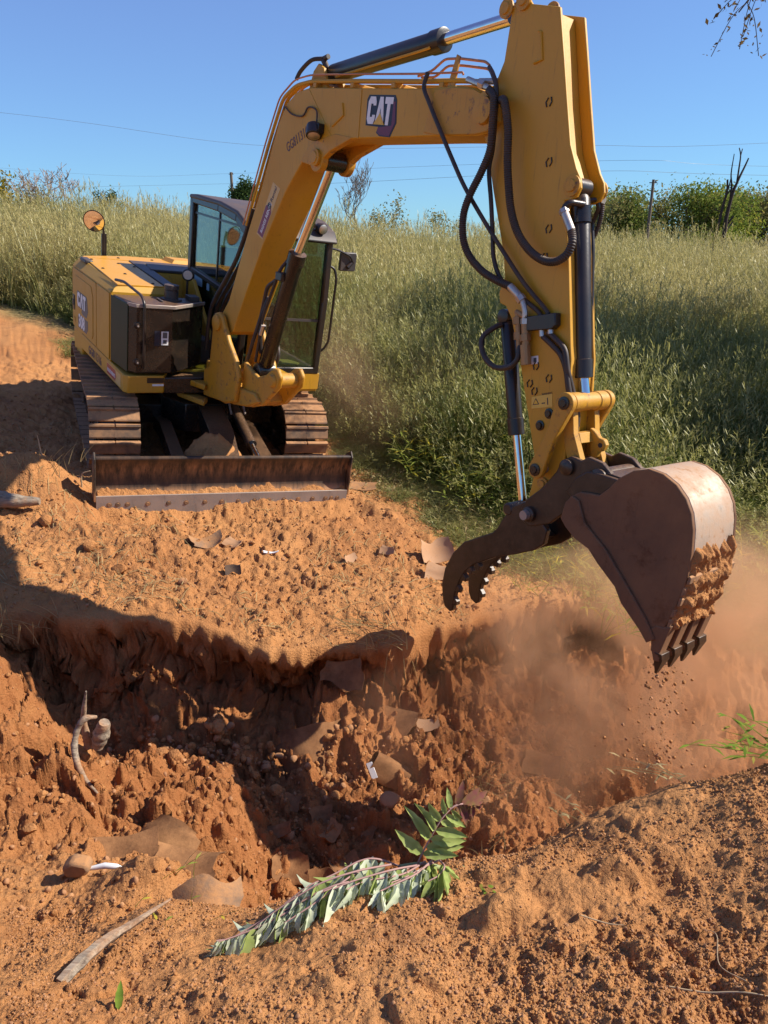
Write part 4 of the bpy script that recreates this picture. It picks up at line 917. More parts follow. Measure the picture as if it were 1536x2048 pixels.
# pipes along the back of the boom
for k, (yy, zz, rr_, mm) in enumerate(((-0.125, 3.505, 0.014, 'yellow'), (-0.085, 3.510, 0.014, 'yellow'), (-0.04, 3.52, 0.009, 'copper'), (0.09, 3.51, 0.014, 'yellow'), (-0.135, 3.545, 0.0065, 'copper'))):
    up = zz - 3.46
    MB().tube(bend([(0.30 - up, yy, 2.40), (0.58 - up, yy, 3.06), (0.74 - up * .9, yy, 3.38 + up * .2), (0.90 - up * .4, yy, 3.44 + up * .9), (1.08, yy, zz), (1.7, yy, zz), (2.3, yy, zz - 0.004), (2.72, yy, zz - 0.0), (2.93 - 0.05 * k, yy, zz - 0.012)], 0.06, 5), rr_, 8).obj('boom_pipe', M[mm], boom)
for x in (1.15, 1.62, 2.08, 2.55):
    MB().box((x - 0.02, -0.14, 3.462), (x + 0.02, 0.11, 3.495)).obj('pipe_clamp', M['yellow_worn'], boom, 30, 0.004)
for dy in (0, 0.03):
    MB().tube(bend([(2.30, -0.12 + dy, 3.53), (2.43, -0.12 + dy, 3.56 - dy), (2.53, -0.12 + dy, 3.62 - dy), (2.66, -0.12 + dy, 3.62 - dy), (2.88, -0.12 + dy, 3.60 - dy), (2.92, -0.12 + dy, 3.58 - dy)], 0.03, 4), 0.0075, 8).obj('service_pipe', M['copper'], boom)
MB().prism([(2.60, 3.47), (2.66, 3.47), (2.67, 3.63), (2.64, 3.64), (2.62, 3.56)], -0.13, -0.12).obj('pipe_bracket', M['yellow_worn'], boom)
MB().cyl((2.79, -0.15, 3.505), (2.98, -0.15, 3.46), 0.017, 12).cyl((2.90, -0.15, 3.485), (2.94, -0.15, 3.474), 0.026, 6).cyl((2.86, -0.12, 3.50), (3.0, -0.12, 3.50), 0.017, 10).obj('pipe_end', M['fitting'], boom, 30)
# rubber bellows hoses behind the post
hb = MB()
for k in range(6):
    y = 0.30 + 0.035 * k
    hb.tube(catmull([(-0.62, y, 1.02 + 0.01 * k), (-0.45, y, 1.30), (-0.15, y, 1.36), (0.05, y - 0.03, 1.22), (0.0, y - 0.05, 1.0)], 6), 0.019, 8)
hb.obj('hose_bundle', M['rubber'], EX, 60, 0, LM)
MB().box((-0.25, 0.15, 0.93), (0.12, 0.60, 1.01)).obj('post_cover', M['yellow'], EX, 40, 0.01, LM)
# hoses climbing the back of the boom foot
for k in range(4):
    y = -0.11 + 0.06 * k
    MB().tube(catmull([(-0.42, y, 1.15), (-0.36, y, 1.55), (-0.12, y, 1.85), (0.08, y, 2.08), (0.22, y, 2.32), (0.33, y, 2.55)], 6), 0.02, 8).obj('boom_hose', M['rubber'], boom)

# --- cylinders
def ram(name, a, b, tip, rt, rr_, parent_local, band=0.0, collar=0.02, tube_mat='black', eye=0.05, w=0.05):
    a, b, tip = Vector(a), Vector(b), Vector(tip); d = (b - a).normalized()
    c = MB().lathe(a, d, [(0, rt * .8), (0.02, rt), ((b - a).length - 0.10, rt), ((b - a).length - 0.098, rt * 1.12), ((b - a).length, rt * 1.12), ((b - a).length + 0.004, rt * .9)], 26)
    c.lathe(a - d * eye * 0.8 + Vector((0, -w, 0)), (0, 1, 0), [(0, eye * .8), (0.003, eye), (2 * w - 0.003, eye), (2 * w, eye * .8)], 22)
    o = c.obj(name, M[tube_mat], EX, 35, 0, LM)
    r_ = MB().cyl(b - d * 0.02, tip - d * eye * 0.5, rr_, 22); r_.obj('rod', M['chrome'], o, 60)
    MB().lathe(tip + Vector((0, -w, 0)), (0, 1, 0), [(0, eye * .8), (0.003, eye), (2 * w - 0.003, eye), (2 * w, eye * .8)], 22).obj('rod_eye', M['black_dusty'], o, 35)
    return o
bc = ram('boom_cylinder', (0.565, 0, 1.24), (0.925, 0, 2.275), (1.29, 0, 2.99), 0.068, 0.040, LM, tube_mat='black_dusty', eye=0.07, w=0.085)
MB().tube(bend([(0.50, -0.07, 1.26), (0.60, -0.085, 1.70), (0.80, -0.08, 2.12), (0.84, -0.04, 2.2)], 0.05), 0.014, 8).tube(bend([(0.52, -0.03, 1.34), (0.50, -0.06, 1.6), (0.62, -0.08, 1.95), (0.74, -0.075, 2.02)], 0.05), 0.018, 8).obj('hose', M['rubber'], bc)
MB().tube(catmull([(0.62, -0.06, 1.86), (0.56, -0.09, 1.66), (0.50, -0.11, 1.45), (0.36, -0.10, 1.20), (0.10, -0.10, 1.10)], 6), 0.017, 8).obj('hose', M['rubber'], bc)
MB().cyl((0.565, -0.075, 1.52), (0.60, -0.075, 1.61), 0.022, 10).obj('hose_end', M['fitting'], bc)
MB().box((0.76, -0.10, 2.03), (0.86, -0.03, 2.10)).obj('valve', M['black'], bc, 30, 0.008)
sk = ram('stick_cylinder', (1.165, 0, 3.575), (2.36, 0, 3.752), (2.97, 0, 3.845), 0.063, 0.036, LM, eye=0.055, w=0.05)
MB().cyl((1.15, -0.04, 3.60), (1.10, -0.05, 3.66), 0.022, 10).cyl((1.08, -0.05, 3.66), (1.16, -0.05, 3.68), 0.018, 10).tube(catmull([(1.10, -0.06, 3.665), (1.0, -0.09, 3.65), (0.90, -0.11, 3.58), (0.86, -0.12, 3.52)], 6), 0.015, 8).obj('hose', M['rubber'], sk)
MB().tube([(1.3, -0.062, 3.545), (2.2, -0.062, 3.68), (2.30, -0.055, 3.70)], 0.009, 8).obj('hose', M['yellow'], sk)
for s in (-1, 1):
    MB().prism([(1.00, 3.463), (1.25, 3.463), (1.17, 3.60), (1.10, 3.63), (1.04, 3.58)], s * 0.06 if s > 0 else -0.09, 0.09 if s > 0 else -0.06).obj('cylinder_ear', M['yellow_worn'], boom, 30, 0.006)

# --- stick
sp_prof = [(3.01, 3.836), (3.03, 3.885), (3.058, 3.91), (3.105, 3.905), (3.15, 3.865), (3.349, 3.840), (3.44, 3.62), (3.517, 3.431), (3.61, 3.209), (3.684, 3.099), (3.725, 3.055), (3.742, 3.01), (3.730, 2.965), (3.695, 2.945), (3.655, 2.94), (3.759, 2.692), (3.918, 2.225), (3.944, 2.157), (4.076, 1.586), (4.046, 1.46), (4.01, 1.25), (3.965, 1.185), (3.905, 1.20), (3.885, 1.30), (3.879, 1.512), (3.610, 2.022), (3.461, 2.275), (3.40, 2.335), (3.345, 2.345), (3.325, 2.40), (3.345, 2.49), (3.295, 2.62), (3.124, 2.934), (3.0, 3.179), (2.92, 3.27), (2.90, 3.36), (2.93, 3.44), (2.985, 3.50), (3.02, 3.60)]
core = [(3.349 - .06, 3.83), (3.44 - .06, 3.60), (3.517 - .06, 3.40), (3.60 - .05, 3.18), (3.64, 3.05), (3.65, 2.945), (3.752, 2.690), (3.910, 2.225), (3.936, 2.157), (4.066, 1.586), (4.04, 1.46), (4.0, 1.30), (3.90, 1.30), (3.889, 1.512), (3.62, 2.022), (3.47, 2.275), (3.35, 2.45), (3.13, 2.934), (3.01, 3.179), (2.94, 3.36), (3.0, 3.50), (3.03, 3.60), (3.05, 3.80), (3.20, 3.845)]
stick = MB().prism(core, -0.09, 0.09).obj('stick', M['yellow'], EX, 28, 0.004, LM)
for s in (-1, 1):
    MB().prism(sp_prof, min(s * 0.0915, s * 0.112), max(s * 0.0915, s * 0.112)).obj('side_plate', M['yellow'], stick, 28, 0.005)
    for x, z, r in ((2.972, 3.852, .04), (3.09, 3.885, .04), (3.690, 3.015, .042), (3.963, 1.43, .03), (3.945, 1.237, .05)):
        MB().lathe((x, s * 0.1125, z), (0, s, 0), [(0, r * 1.25), (0.012, r * 1.25), (0.014, r * .8), (0.024, r * .7)], 20).obj('pin_cap', M['yellow_worn'], stick, 35)
ys = -0.1125
for x, z in ((3.488, 3.114), (3.586, 2.787), (3.401, 3.401), (3.694, 1.953), (3.82, 2.017), (3.60, 2.64), (3.71, 2.06), (3.74, 1.92)):
    MB().tube([(x, ys - 0.002, z - 0.022), (x - 0.012, ys - 0.002, z), (x, ys - 0.002, z + 0.022)], 0.004, 6).tube([(x + 0.018, ys - 0.002, z + 0.026), (x + 0.028, ys - 0.002, z + 0.004), (x + 0.018, ys - 0.002, z - 0.018)], 0.004, 6).obj('hose_eyelet', M['black_dusty'], stick)
for x, z in ((3.887, 1.832), (3.844, 1.747)):
    MB().lathe((x, ys, z), (0, -1, 0), [(0, .03), (0.006, .03), (0.008, .02), (0.02, .018)], 18).obj('port', M['black_dusty'], stick, 35)
MB().tube([(3.24, ys - 0.003, 3.735), (3.256, ys - 0.003, 3.73), (3.303, ys - 0.003, 3.60), (3.25, ys - 0.003, 3.585)], 0.007, 6).obj('hose_hook', M['yellow'], stick)
MB().prism([(3.668, 2.104), (3.717, 2.122), (3.731, 2.079), (3.681, 2.061)], ys - 0.0012, ys - 0.0003).obj('label_plate', M['white'], stick)
MB().prism([(3.688, 2.100), (3.708, 2.107), (3.716, 2.084), (3.695, 2.076)], ys - 0.0022, ys - 0.0013).obj('label_print', M['grey_print'], stick)
MB().prism([(3.738, 1.884), (3.874, 1.945), (3.897, 1.876), (3.755, 1.820)], ys - 0.0012, ys - 0.0003).obj('warning_sticker', flat('warning_yellow', (0.72, 0.45, 0.07), 0.5), stick)
tri = [(3.757, 1.842), (3.803, 1.861), (3.769, 1.888)]
MB().prism(tri, ys - 0.0020, ys - 0.0013).obj('warning_sign', M['ink'], stick)
MB().prism([(p[0] * .7 + 3.7763 * .3, p[1] * .7 + 1.8637 * .3) for p in tri], ys - 0.0028, ys - 0.0021).obj('warning_field', M['amber'], stick)
k_ = on_side(3.806, 1.914, ys - 0.0014, 0.41); text_mesh('lettering', 'WARNING', 0.016, M['ink'], stick, k_, depth=0.0003)
MB().prism([(3.86, 1.875), (3.866, 1.878), (3.852, 1.915), (3.846, 1.912)], ys - 0.0020, ys - 0.0013).prism([(3.82, 1.868), (3.842, 1.877), (3.840, 1.883), (3.818, 1.874)], ys - 0.0020, ys - 0.0013).obj('warning_figure', M['ink'], stick)
# bucket cylinder with its pipes
bk = ram('bucket_cylinder', (3.665, 0, 2.975), (3.966, 0, 2.06), (4.02, 0, 1.94), 0.052, 0.032, LM, eye=0.05, w=0.05)
MB().cyl((3.685, -0.005, 2.92), (3.712, -0.005, 2.84), 0.058, 24).obj('collar', M['black_dusty'], bk, 40)
MB().tube(bend([(3.66, 0.05, 2.95), (3.70, 0.10, 2.975), (3.715, 0.12, 2.93), (3.69, 0.12, 2.85), (3.745, 0.11, 2.72), (3.93, 0.09, 2.13), (3.95, 0.06, 2.10)], 0.03, 5), 0.013, 8).obj('side_pipe', M['black'], bk)
corrugated([(3.72, 0.13, 2.96), (3.725, 0.14, 2.88), (3.70, 0.15, 2.78), (3.66, 0.14, 2.70)], 0.014, 0.01).obj('hose', M['rubber'], bk, 60)
MB().cyl((3.68, 0.13, 2.975), (3.725, 0.13, 2.975), 0.022, 8).obj('hose_end', M['fitting'], bk)
MB().tube(bend([(3.735, -0.05, 2.935), (3.72, -0.14, 2.935), (3.698, -0.155, 2.905), (3.745, -0.16, 2.845)], 0.02, 4), 0.017, 10).obj('elbow', M['black'], bk)
MB().cyl((3.70, -0.157, 2.895), (3.715, -0.158, 2.878), 0.027, 6).cyl((3.715, -0.158, 2.878), (3.79, -0.165, 2.80), 0.021, 14).obj('hose_end', M['fitting'], bk, 30)
# hoses between boom and stick
corrugated([(3.105, -0.165, 3.40), (3.16, -0.19, 3.385), (3.234, -0.20, 3.249), (3.273, -0.20, 3.101), (3.317, -0.20, 2.977), (3.372, -0.20, 2.853), (3.453, -0.20, 2.745), (3.561, -0.20, 2.668), (3.67, -0.20, 2.632), (3.757, -0.20, 2.637), (3.812, -0.19, 2.679), (3.824, -0.18, 2.743), (3.79, -0.165, 2.80)], 0.0235, 0.012).obj('stick_hose', M['rubber'], EX, 60, 0, LM)
corrugated([(2.99, -0.16, 3.45), (3.07, -0.19, 3.406), (3.108, -0.20, 3.27), (3.124, -0.20, 3.143), (3.097, -0.21, 3.025), (3.049, -0.22, 2.9), (3.024, -0.22, 2.788), (3.053, -0.22, 2.665), (3.117, -0.21, 2.575), (3.23, -0.2, 2.507), (3.355, -0.19, 2.472), (3.46, -0.175, 2.455)], 0.0235, 0.012).obj('stick_hose', M['rubber'], EX, 60, 0, LM)
f1 = MB().cyl((3.455, -0.175, 2.456), (3.53, -0.165, 2.415), 0.022, 14).cyl((3.53, -0.165, 2.415), (3.555, -0.16, 2.395), 0.028, 6)
f1.tube(bend([(3.55, -0.16, 2.40), (3.59, -0.158, 2.35), (3.600, -0.155, 2.29)], 0.03), 0.017, 10).cyl((3.600, -0.155, 2.305), (3.607, -0.155, 2.275), 0.027, 6).obj('hose_coupling', M['fitting'], EX, 30, 0, LM)
MB().tube(catmull([(2.448, -0.17, 3.540), (2.445, -0.18, 3.458), (2.513, -0.18, 3.377), (2.653, -0.18, 3.231), (2.807, -0.18, 3.075), (2.954, -0.18, 2.935), (3.147, -0.17, 2.776), (3.33, -0.16, 2.635), (3.528, -0.15, 2.49), (3.687, -0.14, 2.397), (3.74, -0.135, 2.36)], 6), 0.0135, 8).obj('stick_hose', M['rubber'], EX, 60, 0, LM)
MB().tube(catmull([(2.92, -0.12, 3.57), (3.0, -0.16, 3.526), (3.059, -0.17, 3.452), (3.082, -0.16, 3.302), (3.094, -0.15, 3.149), (3.095, -0.15, 3.044), (3.155, -0.15, 2.889), (3.212, -0.15, 2.732), (3.27, -0.15, 2.573), (3.37, -0.14, 2.46), (3.55, -0.14, 2.40), (3.66, -0.135, 2.36), (3.70, -0.135, 2.33)], 6), 0.0135, 8).obj('stick_hose', M['rubber'], EX, 60, 0, LM)
vb = MB().prism([(3.585, 2.308), (3.806, 2.380), (3.825, 2.315), (3.805, 2.29), (3.609, 2.235)], -0.165, -0.1135).obj('valve_block', M['black'], stick, 30, 0.005)
vf = MB().cyl((3.530, -0.15, 2.33), (3.60, -0.15, 2.13), 0.017, 10).cyl((3.535, -0.15, 2.30), (3.548, -0.15, 2.262), 0.028, 6).cyl((3.565, -0.15, 2.22), (3.578, -0.15, 2.18), 0.026, 6).cyl((3.605, -0.155, 2.28), (3.68, -0.155, 2.06), 0.022, 12).cyl((3.622, -0.155, 2.22), (3.636, -0.155, 2.185), 0.032, 6).cyl((3.64, -0.155, 2.165), (3.68, -0.155, 2.06), 0.029, 12).cyl((3.52, -0.15, 2.325), (3.61, -0.155, 2.31), 0.016, 10)
vf.obj('valve_fittings', M['brass'], stick, 30)
for x, z in ((3.70, 2.325), (3.755, 2.352)):
    MB().cyl((x, -0.14, z), (x + 0.035, -0.14, z - 0.09), 0.016, 10).cyl((x + 0.008, -0.14, z - 0.02), (x + 0.016, -0.14, z - 0.045), 0.025, 6).obj('hose_end', M['fitting'], stick, 30)
for dz in (0, 0.03):
    MB().tube(catmull([(3.738 + dz, -0.135, 2.235 + dz), (3.813 + dz, -0.135, 2.205 + dz), (3.885 + dz * .6, -0.13, 2.166 + dz), (3.94 + dz * .3, -0.125, 2.096), (3.985, -0.12 + dz, 1.995), (4.03, -0.08 + dz, 1.865), (4.055, -0.05, 1.70), (4.06, -0.04, 1.52)], 6), 0.0165, 8).obj('stick_hose', M['rubber'], EX, 60, 0, LM)
MB().tube(catmull([(3.598, -0.15, 2.15), (3.614, -0.16, 2.10), (3.608, -0.165, 2.06), (3.57, -0.17, 2.018), (3.476, -0.17, 1.99), (3.386, -0.17, 2.012), (3.317, -0.16, 2.071), (3.295, -0.14, 2.136), (3.326, -0.08, 2.20), (3.345, -0.05, 2.215)], 6), 0.017, 8).obj('thumb_hose', M['rubber'], EX, 60, 0, LM)

# thumb cylinder behind the stick
tc = ram('thumb_cylinder', (3.338, 0, 2.232), (3.597, 0, 1.60), (3.775, 0, 1.19), 0.046, 0.027, LM, eye=0.042, w=0.045)

# linkage
hl = MB()
hl.lathe((4.03, -0.155, 1.94), (0, 1, 0), [(0, .045), (0.006, .055), (0.08, .055), (0.082, .05), (0.228, .05), (0.23, .055), (0.304, .055), (0.31, .045)], 26)
for s in (-1, 1):
    hl.prism([(3.985, 1.92), (4.045, 1.90), (4.085, 1.78), (4.175, 1.65), (4.205, 1.60), (4.18, 1.555), (4.135, 1.55), (4.11, 1.58), (4.035, 1.72)], min(s * 0.075, s * 0.12), max(s * 0.075, s * 0.12))
hl.prism([(4.045, 1.77), (4.09, 1.78), (4.12, 1.73), (4.075, 1.715)], -0.076, 0.076)
link_ = hl.obj('bucket_link', M['yellow_worn'], EX, 35, 0.008, LM)
eyep = [(4.075, 1.80), (4.11, 1.79), (4.15, 1.765), (4.185, 1.765), (4.205, 1.74), (4.20, 1.705), (4.17, 1.685), (4.165, 1.65), (4.13, 1.63)]
MB().prism(eyep, 0.028, 0.068).obj('lifting_eye', M['yellow_worn'], link_, 35, 0.008)
MB().cyl((4.173, 0.0265, 1.728), (4.173, 0.0695, 1.728), 0.014, 14).obj('eye_hole', M['ink'], link_)  # solid plug; the darkness of the hole is put into its colour
for s in (-1, 1):
    a1 = math.atan2(1.52 - 1.94, 3.945 - 4.03)
    il = round_poly(4.03, 1.94, 0.058, a1 + math.pi / 2 + math.pi * 0, a1 + math.pi * 1.5 + 0, 10)
    il = [(4.03 + 0.058 * math.cos(a1 + math.pi / 2 + math.pi * i / 10 + 0), 1.94 + 0.058 * math.sin(a1 + math.pi / 2 + math.pi * i / 10)) for i in range(11)] + [(3.945 + 0.052 * math.cos(a1 - math.pi / 2 + math.pi * i / 10), 1.52 + 0.052 * math.sin(a1 - math.pi / 2 + math.pi * i / 10)) for i in range(11)]
    neck = lambda p: p
    mid = ((4.03 + 3.945) / 2, (1.94 + 1.52) / 2); nx, nz = -math.sin(a1), math.cos(a1)
    il = il[:11] + [(mid[0] - nx * 0.034, mid[1] - nz * 0.034)] + il[11:] + [(mid[0] + nx * 0.034, mid[1] + nz * 0.034)]
    io = MB().prism(il, min(s * 0.156, s * 0.195), max(s * 0.156, s * 0.195)).obj('idler_link', M['yellow_worn'], EX, 35, 0.006, LM)
    for (x, z) in ((4.03, 1.94), (3.945, 1.52)):
        MB().lathe((x, s * 0.195, z), (0, s, 0), [(0, .036), (0.008, .036), (0.01, .022), (0.018, .02)], 18).obj('pin_cap', M['black_dusty'], io, 35)
MB().cyl((3.945, -0.19, 1.52), (3.945, 0.19, 1.52), 0.03, 16).obj('link_pin', M['steel'], EX, 40, 0, LM)

# coupler
M['dirty_black'] = coated('coupler_black', (0.011, 0.009, 0.008), 0.30, dust=0.10, dust_scale=9, worn=(0.03, 0.02, 0.014), updust=0.3, grain=0.004)
cp = MB()
for s in (-1, 1):
    cp.prism(round_poly(3.951, 1.237, 0.075, 2.4, 5.2, 8) + [(4.10, 1.24), (4.30, 1.50), (4.40, 1.55), (4.41, 1.66), (4.33, 1.70), (4.24, 1.70), (4.20, 1.665), (4.13, 1.665), (4.075, 1.62), (4.06, 1.55), (3.99, 1.42), (3.90, 1.31)], min(s * 0.12, s * 0.155), max(s * 0.12, s * 0.155))
cp.prism([(4.02, 1.25), (4.12, 1.28), (4.30, 1.52), (4.20, 1.56), (4.06, 1.40)], -0.12, 0.12)
cpl = cp.obj('coupler', M['dirty_black'], EX, 35, 0.007, LM)
for (x, z, r) in ((4.128, 1.60, .045), (4.342, 1.62, .05), (3.951, 1.237, .045)):
    MB().lathe((x, -0.185, z), (0, 1, 0), [(0, r * .6), (0.01, r), (0.36, r), (0.37, r * .6)], 20).obj('pin', M['dirty_black'], cpl, 35)
MB().lathe((3.951, -0.215, 1.237), (0, 1, 0), [(0, .028), (0.03, .03)], 18).obj('pin_head', M['steel'], cpl, 35)

# bucket
M['bucket'] = coated('bucket_steel', (0.110, 0.055, 0.032), 0.55, dust=0.40, dust_scale=1.5, worn=(0.055, 0.017, 0.008), updust=0.45, grain=0.010, spec=0.25)
M['bucket_back'] = coated('bucket_back_steel', (0.44, 0.36, 0.28), 0.40, metal=0.35, dust=0.6, dust_scale=5, worn=(0.30, 0.17, 0.09), updust=0.35, grain=0.004)
sidep = [(4.211, 1.348), (4.211, 1.394), (4.231, 1.472), (4.284, 1.522), (4.345, 1.538), (4.402, 1.550), (4.442, 1.603), (4.485, 1.679), (4.555, 1.748), (4.631, 1.787), (4.713, 1.790), (4.794, 1.766), (4.862, 1.720), (4.910, 1.662), (4.944, 1.588), (4.973, 1.477), (4.994, 1.347), (4.990, 1.224), (4.975, 1.090), (4.945, 0.983), (4.895, 0.953), (4.852, 0.996), (4.709, 1.071), (4.647, 1.141), (4.510, 1.212), (4.431, 1.265), (4.328, 1.282), (4.260, 1.302)]
HB = 0.215
BDX, BDZ = -0.033, -0.035

bm_ = MB()
for s in (-1, 1): bm_.prism(sidep, min(s * HB, s * (HB - 0.028)), max(s * HB, s * (HB - 0.028)))
shell = sidep[3:20]
sh_in = []
cxs, czs = 4.68, 1.45
for i, (x, z) in enumerate(shell):
    p0 = shell[max(i - 1, 0)]; p1 = shell[min(i + 1, len(shell) - 1)]; tx, tz = p1[0] - p0[0], p1[1] - p0[1]; l = math.hypot(tx, tz)
    sh_in.append((x + tz / l * 0.022, z - tx / l * 0.022))
bucket = bm_.obj('bucket', M['bucket'], EX, 30, 0.006, LM)
MB().prism([(x, z) for x, z in shell] + sh_in[::-1], -HB + 0.029, HB - 0.029).obj('bucket_back', M['bucket_back'], bucket, 40, 0.003)
# lip, side edges, wear strips
lip = [(4.958, 1.048), (4.968, 0.958), (4.952, 0.903), (4.934, 0.903), (4.922, 0.968), (4.932, 1.048)]
MB().prism(lip, -HB, HB).obj('bucket_lip', M['bucket'], bucket, 30, 0.004)
edge = [(4.222, 1.438), (4.217, 1.338), (4.264, 1.303), (4.335, 1.270), (4.437, 1.252), (4.514, 1.201), (4.648, 1.131), (4.710, 1.064), (4.847, 0.984), (4.907, 0.938), (4.942, 0.978), (4.872, 1.048), (4.782, 1.118), (4.542, 1.293), (4.372, 1.378), (4.302, 1.478), (4.252, 1.488)]
for s in (-1, 1):
    MB().prism(edge, min(s * (HB + .0005), s * (HB + 0.016)), max(s * (HB + .0005), s * (HB + 0.016))).obj('side_edge', M['bucket'], bucket, 30, 0.004)
for k, (i, dz) in enumerate(((16, 0.0), (17, 0.055), (17, -0.005), (18, 0.06), (18, 0.0))):
    x, z = sidep[i]; z += dz; x2 = x + (0.004 if i < 17 else -0.001)
    MB().prism([(x2 + 0.0, z - 0.024), (x2 + 0.014, z - 0.018), (x2 + 0.014, z + 0.018), (x2 + 0.0, z + 0.024)], -HB, HB).obj('wear_strip', M['tracksteel'], bucket, 30, 0.003)
for k in range(4):
    y = -HB + 0.032 + (2 * HB - 0.064) * k / 3
    ad = MB().prism([(4.997, 1.083), (4.984, 0.918), (5.000, 0.873), (4.967, 0.858), (4.934, 0.918), (4.897, 1.018), (4.922, 1.048), (4.957, 1.058)], y - 0.036, y + 0.036).obj('tooth_adapter', M['bucket'], bucket, 35, 0.008)
    a = [(4.957, 0.913), (5.000, 0.918), (5.012, 0.883), (4.994, 0.793), (4.986, 0.788), (4.967, 0.848)]
    mb = MB(); n = len(a); v = []
    for q, t in ((-1, 0), (1, 0)):
        for i, (x, z) in enumerate(a):
            w = 0.038 if z > 0.868 else 0.024 if z > 0.818 else 0.013
            v.append((x, y + q * w, z))
    f = [tuple(range(n)), tuple(range(2 * n - 1, n - 1, -1))] + [(i, n + i, n + (i + 1) % n, (i + 1) % n) for i in range(n)]
    mb.add(v, f).obj('tooth', M['dirty_black'], ad, 35, 0.003)
    MB().lathe((4.984, y - 0.034, 0.893), (0, 1, 0), [(0, .008), (0.068, .008)], 10).obj('tooth_pin', M['steel'], ad)
for s in (-1, 1):
    MB().prism([(4.182, 1.478), (4.222, 1.578), (4.282, 1.638), (4.362, 1.653), (4.472, 1.663), (4.542, 1.718), (4.452, 1.618), (4.392, 1.533), (4.302, 1.508), (4.242, 1.458)], min(s * 0.16, s * 0.195), max(s * 0.16, s * 0.195)).obj('bucket_ear', M['dirty_black'], bucket, 35, 0.006)
MB().prism([(4.222, 1.598), (4.342, 1.660), (4.462, 1.670), (4.482, 1.658), (4.352, 1.643), (4.242, 1.583)], -0.16, 0.16).obj('ear_bridge', M['dirty_black'], bucket, 35, 0.004)
# soil stuck on the lower back of the bucket
def caked():
    nu, nv = 120, 80; V = []; F = []
    pts = [Vector((x, 0, z)) for x, z in sidep[14:19]]; P = catmull([(4.963, 0, 1.513)] + pts[2:] + [(4.965, 0, 1.043)], 12)
    L = len(P) - 1
    us = np.linspace(0, 1, nu); vs = np.linspace(0, 1, nv)
    U, Vv = np.meshgrid(us, vs, indexing='ij')
    hgt = 0.010 + 0.028 * fbm(U * 9, Vv * 14, 201, 5) + 0.5 * clods(U * 0.46, Vv * 0.76, 0.05, 0.5, 211) + 0.4 * clods(U * 0.46, Vv * 0.76, 0.025, 0.6, 221)
    edgef = np.minimum(np.minimum(sstep(0, 0.08, Vv), sstep(0, 0.08, 1 - Vv)), np.minimum(sstep(0, 0.10, U + 0.12 * fbm(U * 0, Vv * 8, 231, 3)), sstep(0.0, 0.2, 1 - U)))
    hgt = (0.75 * hgt + 0.022 + 0.010 * np.sin(U * 26)) * edgef - 0.005 - 0.012 * sstep(0.25, 0.4, fbm(U * 5, Vv * 7, 241, 4))
    for i in range(nu):
        t = us[i] * L; k = min(int(t), L - 1); p = P[k].lerp(P[k + 1], t - k); tg = (P[k + 1] - P[k]).normalized(); nrm = Vector((-tg.z, 0, tg.x)).normalized()
        if nrm.x < 0: nrm = -nrm
        for j in range(nv):
            q = p + nrm * float(hgt[i, j]); V.append((q.x, -HB + 0.01 + (2 * HB - 0.02) * vs[j], q.z))
    for i in range(nu - 1):
        for j in range(nv - 1): F.append((i * nv + j, i * nv + j + 1, (i + 1) * nv + j + 1, (i + 1) * nv + j))
    return mesh_obj('caked_soil', V, F, M['soil'], bucket, 180)
ck = caked(); ck['kind'] = 'stuff'

def ledge():
    nu, nv = 240, 10; V = []; F = []
    for i in range(nu):
        y = -1.15 + 2.30 * i / (nu - 1); k = 0.6 + 1.1 * float(fbm(np.array([y * 6]), np.array([0.0]), 251, 4)[0])
        for j in range(nv):
            t = j / (nv - 1); rg = 0.010 * float(vnoise(np.array([y * 45]), np.array([t * 7]), 255)[0])
            V.append((2.012 + 0.075 * t + rg, y, 0.095 + 0.075 * k * (1 - t) ** 1.3 + rg))
    for i in range(nu - 1):
        for j in range(nv - 1): F.append((i * nv + j, (i + 1) * nv + j, (i + 1) * nv + j + 1, i * nv + j + 1))
    o = mesh_obj('caked_soil', V, F, M['soil'], bl, 180); o['kind'] = 'stuff'
ledge()

# thumb
th = [(4.09, 1.19), (4.02, 1.235), (3.985, 1.31), (3.94, 1.325), (3.893, 1.295), (3.805, 1.225), (3.755, 1.125), (3.725, 1.04), (3.696, 0.998), (3.48, 0.83), (3.404, 0.713), (3.361, 0.573), (3.362, 0.453), (3.399, 0.351), (3.43, 0.31), (3.485, 0.300), (3.504, 0.33), (3.494, 0.453), (3.515, 0.56), (3.542, 0.641), (3.60, 0.72), (3.759, 0.853), (3.90, 0.94), (4.03, 1.03), (4.09, 1.10)]
tm = MB()
for s in (-1, 1): tm.prism(th, min(s * 0.105, s * 0.145), max(s * 0.105, s * 0.145))
tm.prism([(3.70, 0.93), (3.78, 1.06), (3.86, 1.08), (4.0, 1.08), (3.9, 0.97), (3.77, 0.88)], -0.106, 0.106)
thumb = tm.obj('thumb', M['dirty_black'], EX, 35, 0.007, LM)
for i, (x, z, a) in enumerate(((3.50, 0.40, 0.1), (3.502, 0.50, 0.15), (3.535, 0.60, 0.5), (3.575, 0.675, 0.75), (3.63, 0.735, 0.85))):
    for s in (-1, 1):
        MB().prism([(x - 0.02, z - 0.035), (x + 0.028 * math.cos(a * .6), z - 0.028), (x + 0.026, z + 0.0), (x - 0.015, z + 0.03)], min(s * 0.107, s * 0.143), max(s * 0.107, s * 0.143)).obj('thumb_tooth', M['dirty_black'], thumb, 30, 0.003)
MB().lathe((3.775, -0.15, 1.19), (0, 1, 0), [(0, .03), (0.008, .04), (0.292, .04), (0.30, .03)], 18).obj('pin', M['dirty_black'], thumb, 35)
MB().prism([(3.93, 1.19), (3.995, 1.215), (3.99, 1.225), (3.93, 1.205)], -0.150, -0.1455).obj('wear_plate', M['white'], thumb)

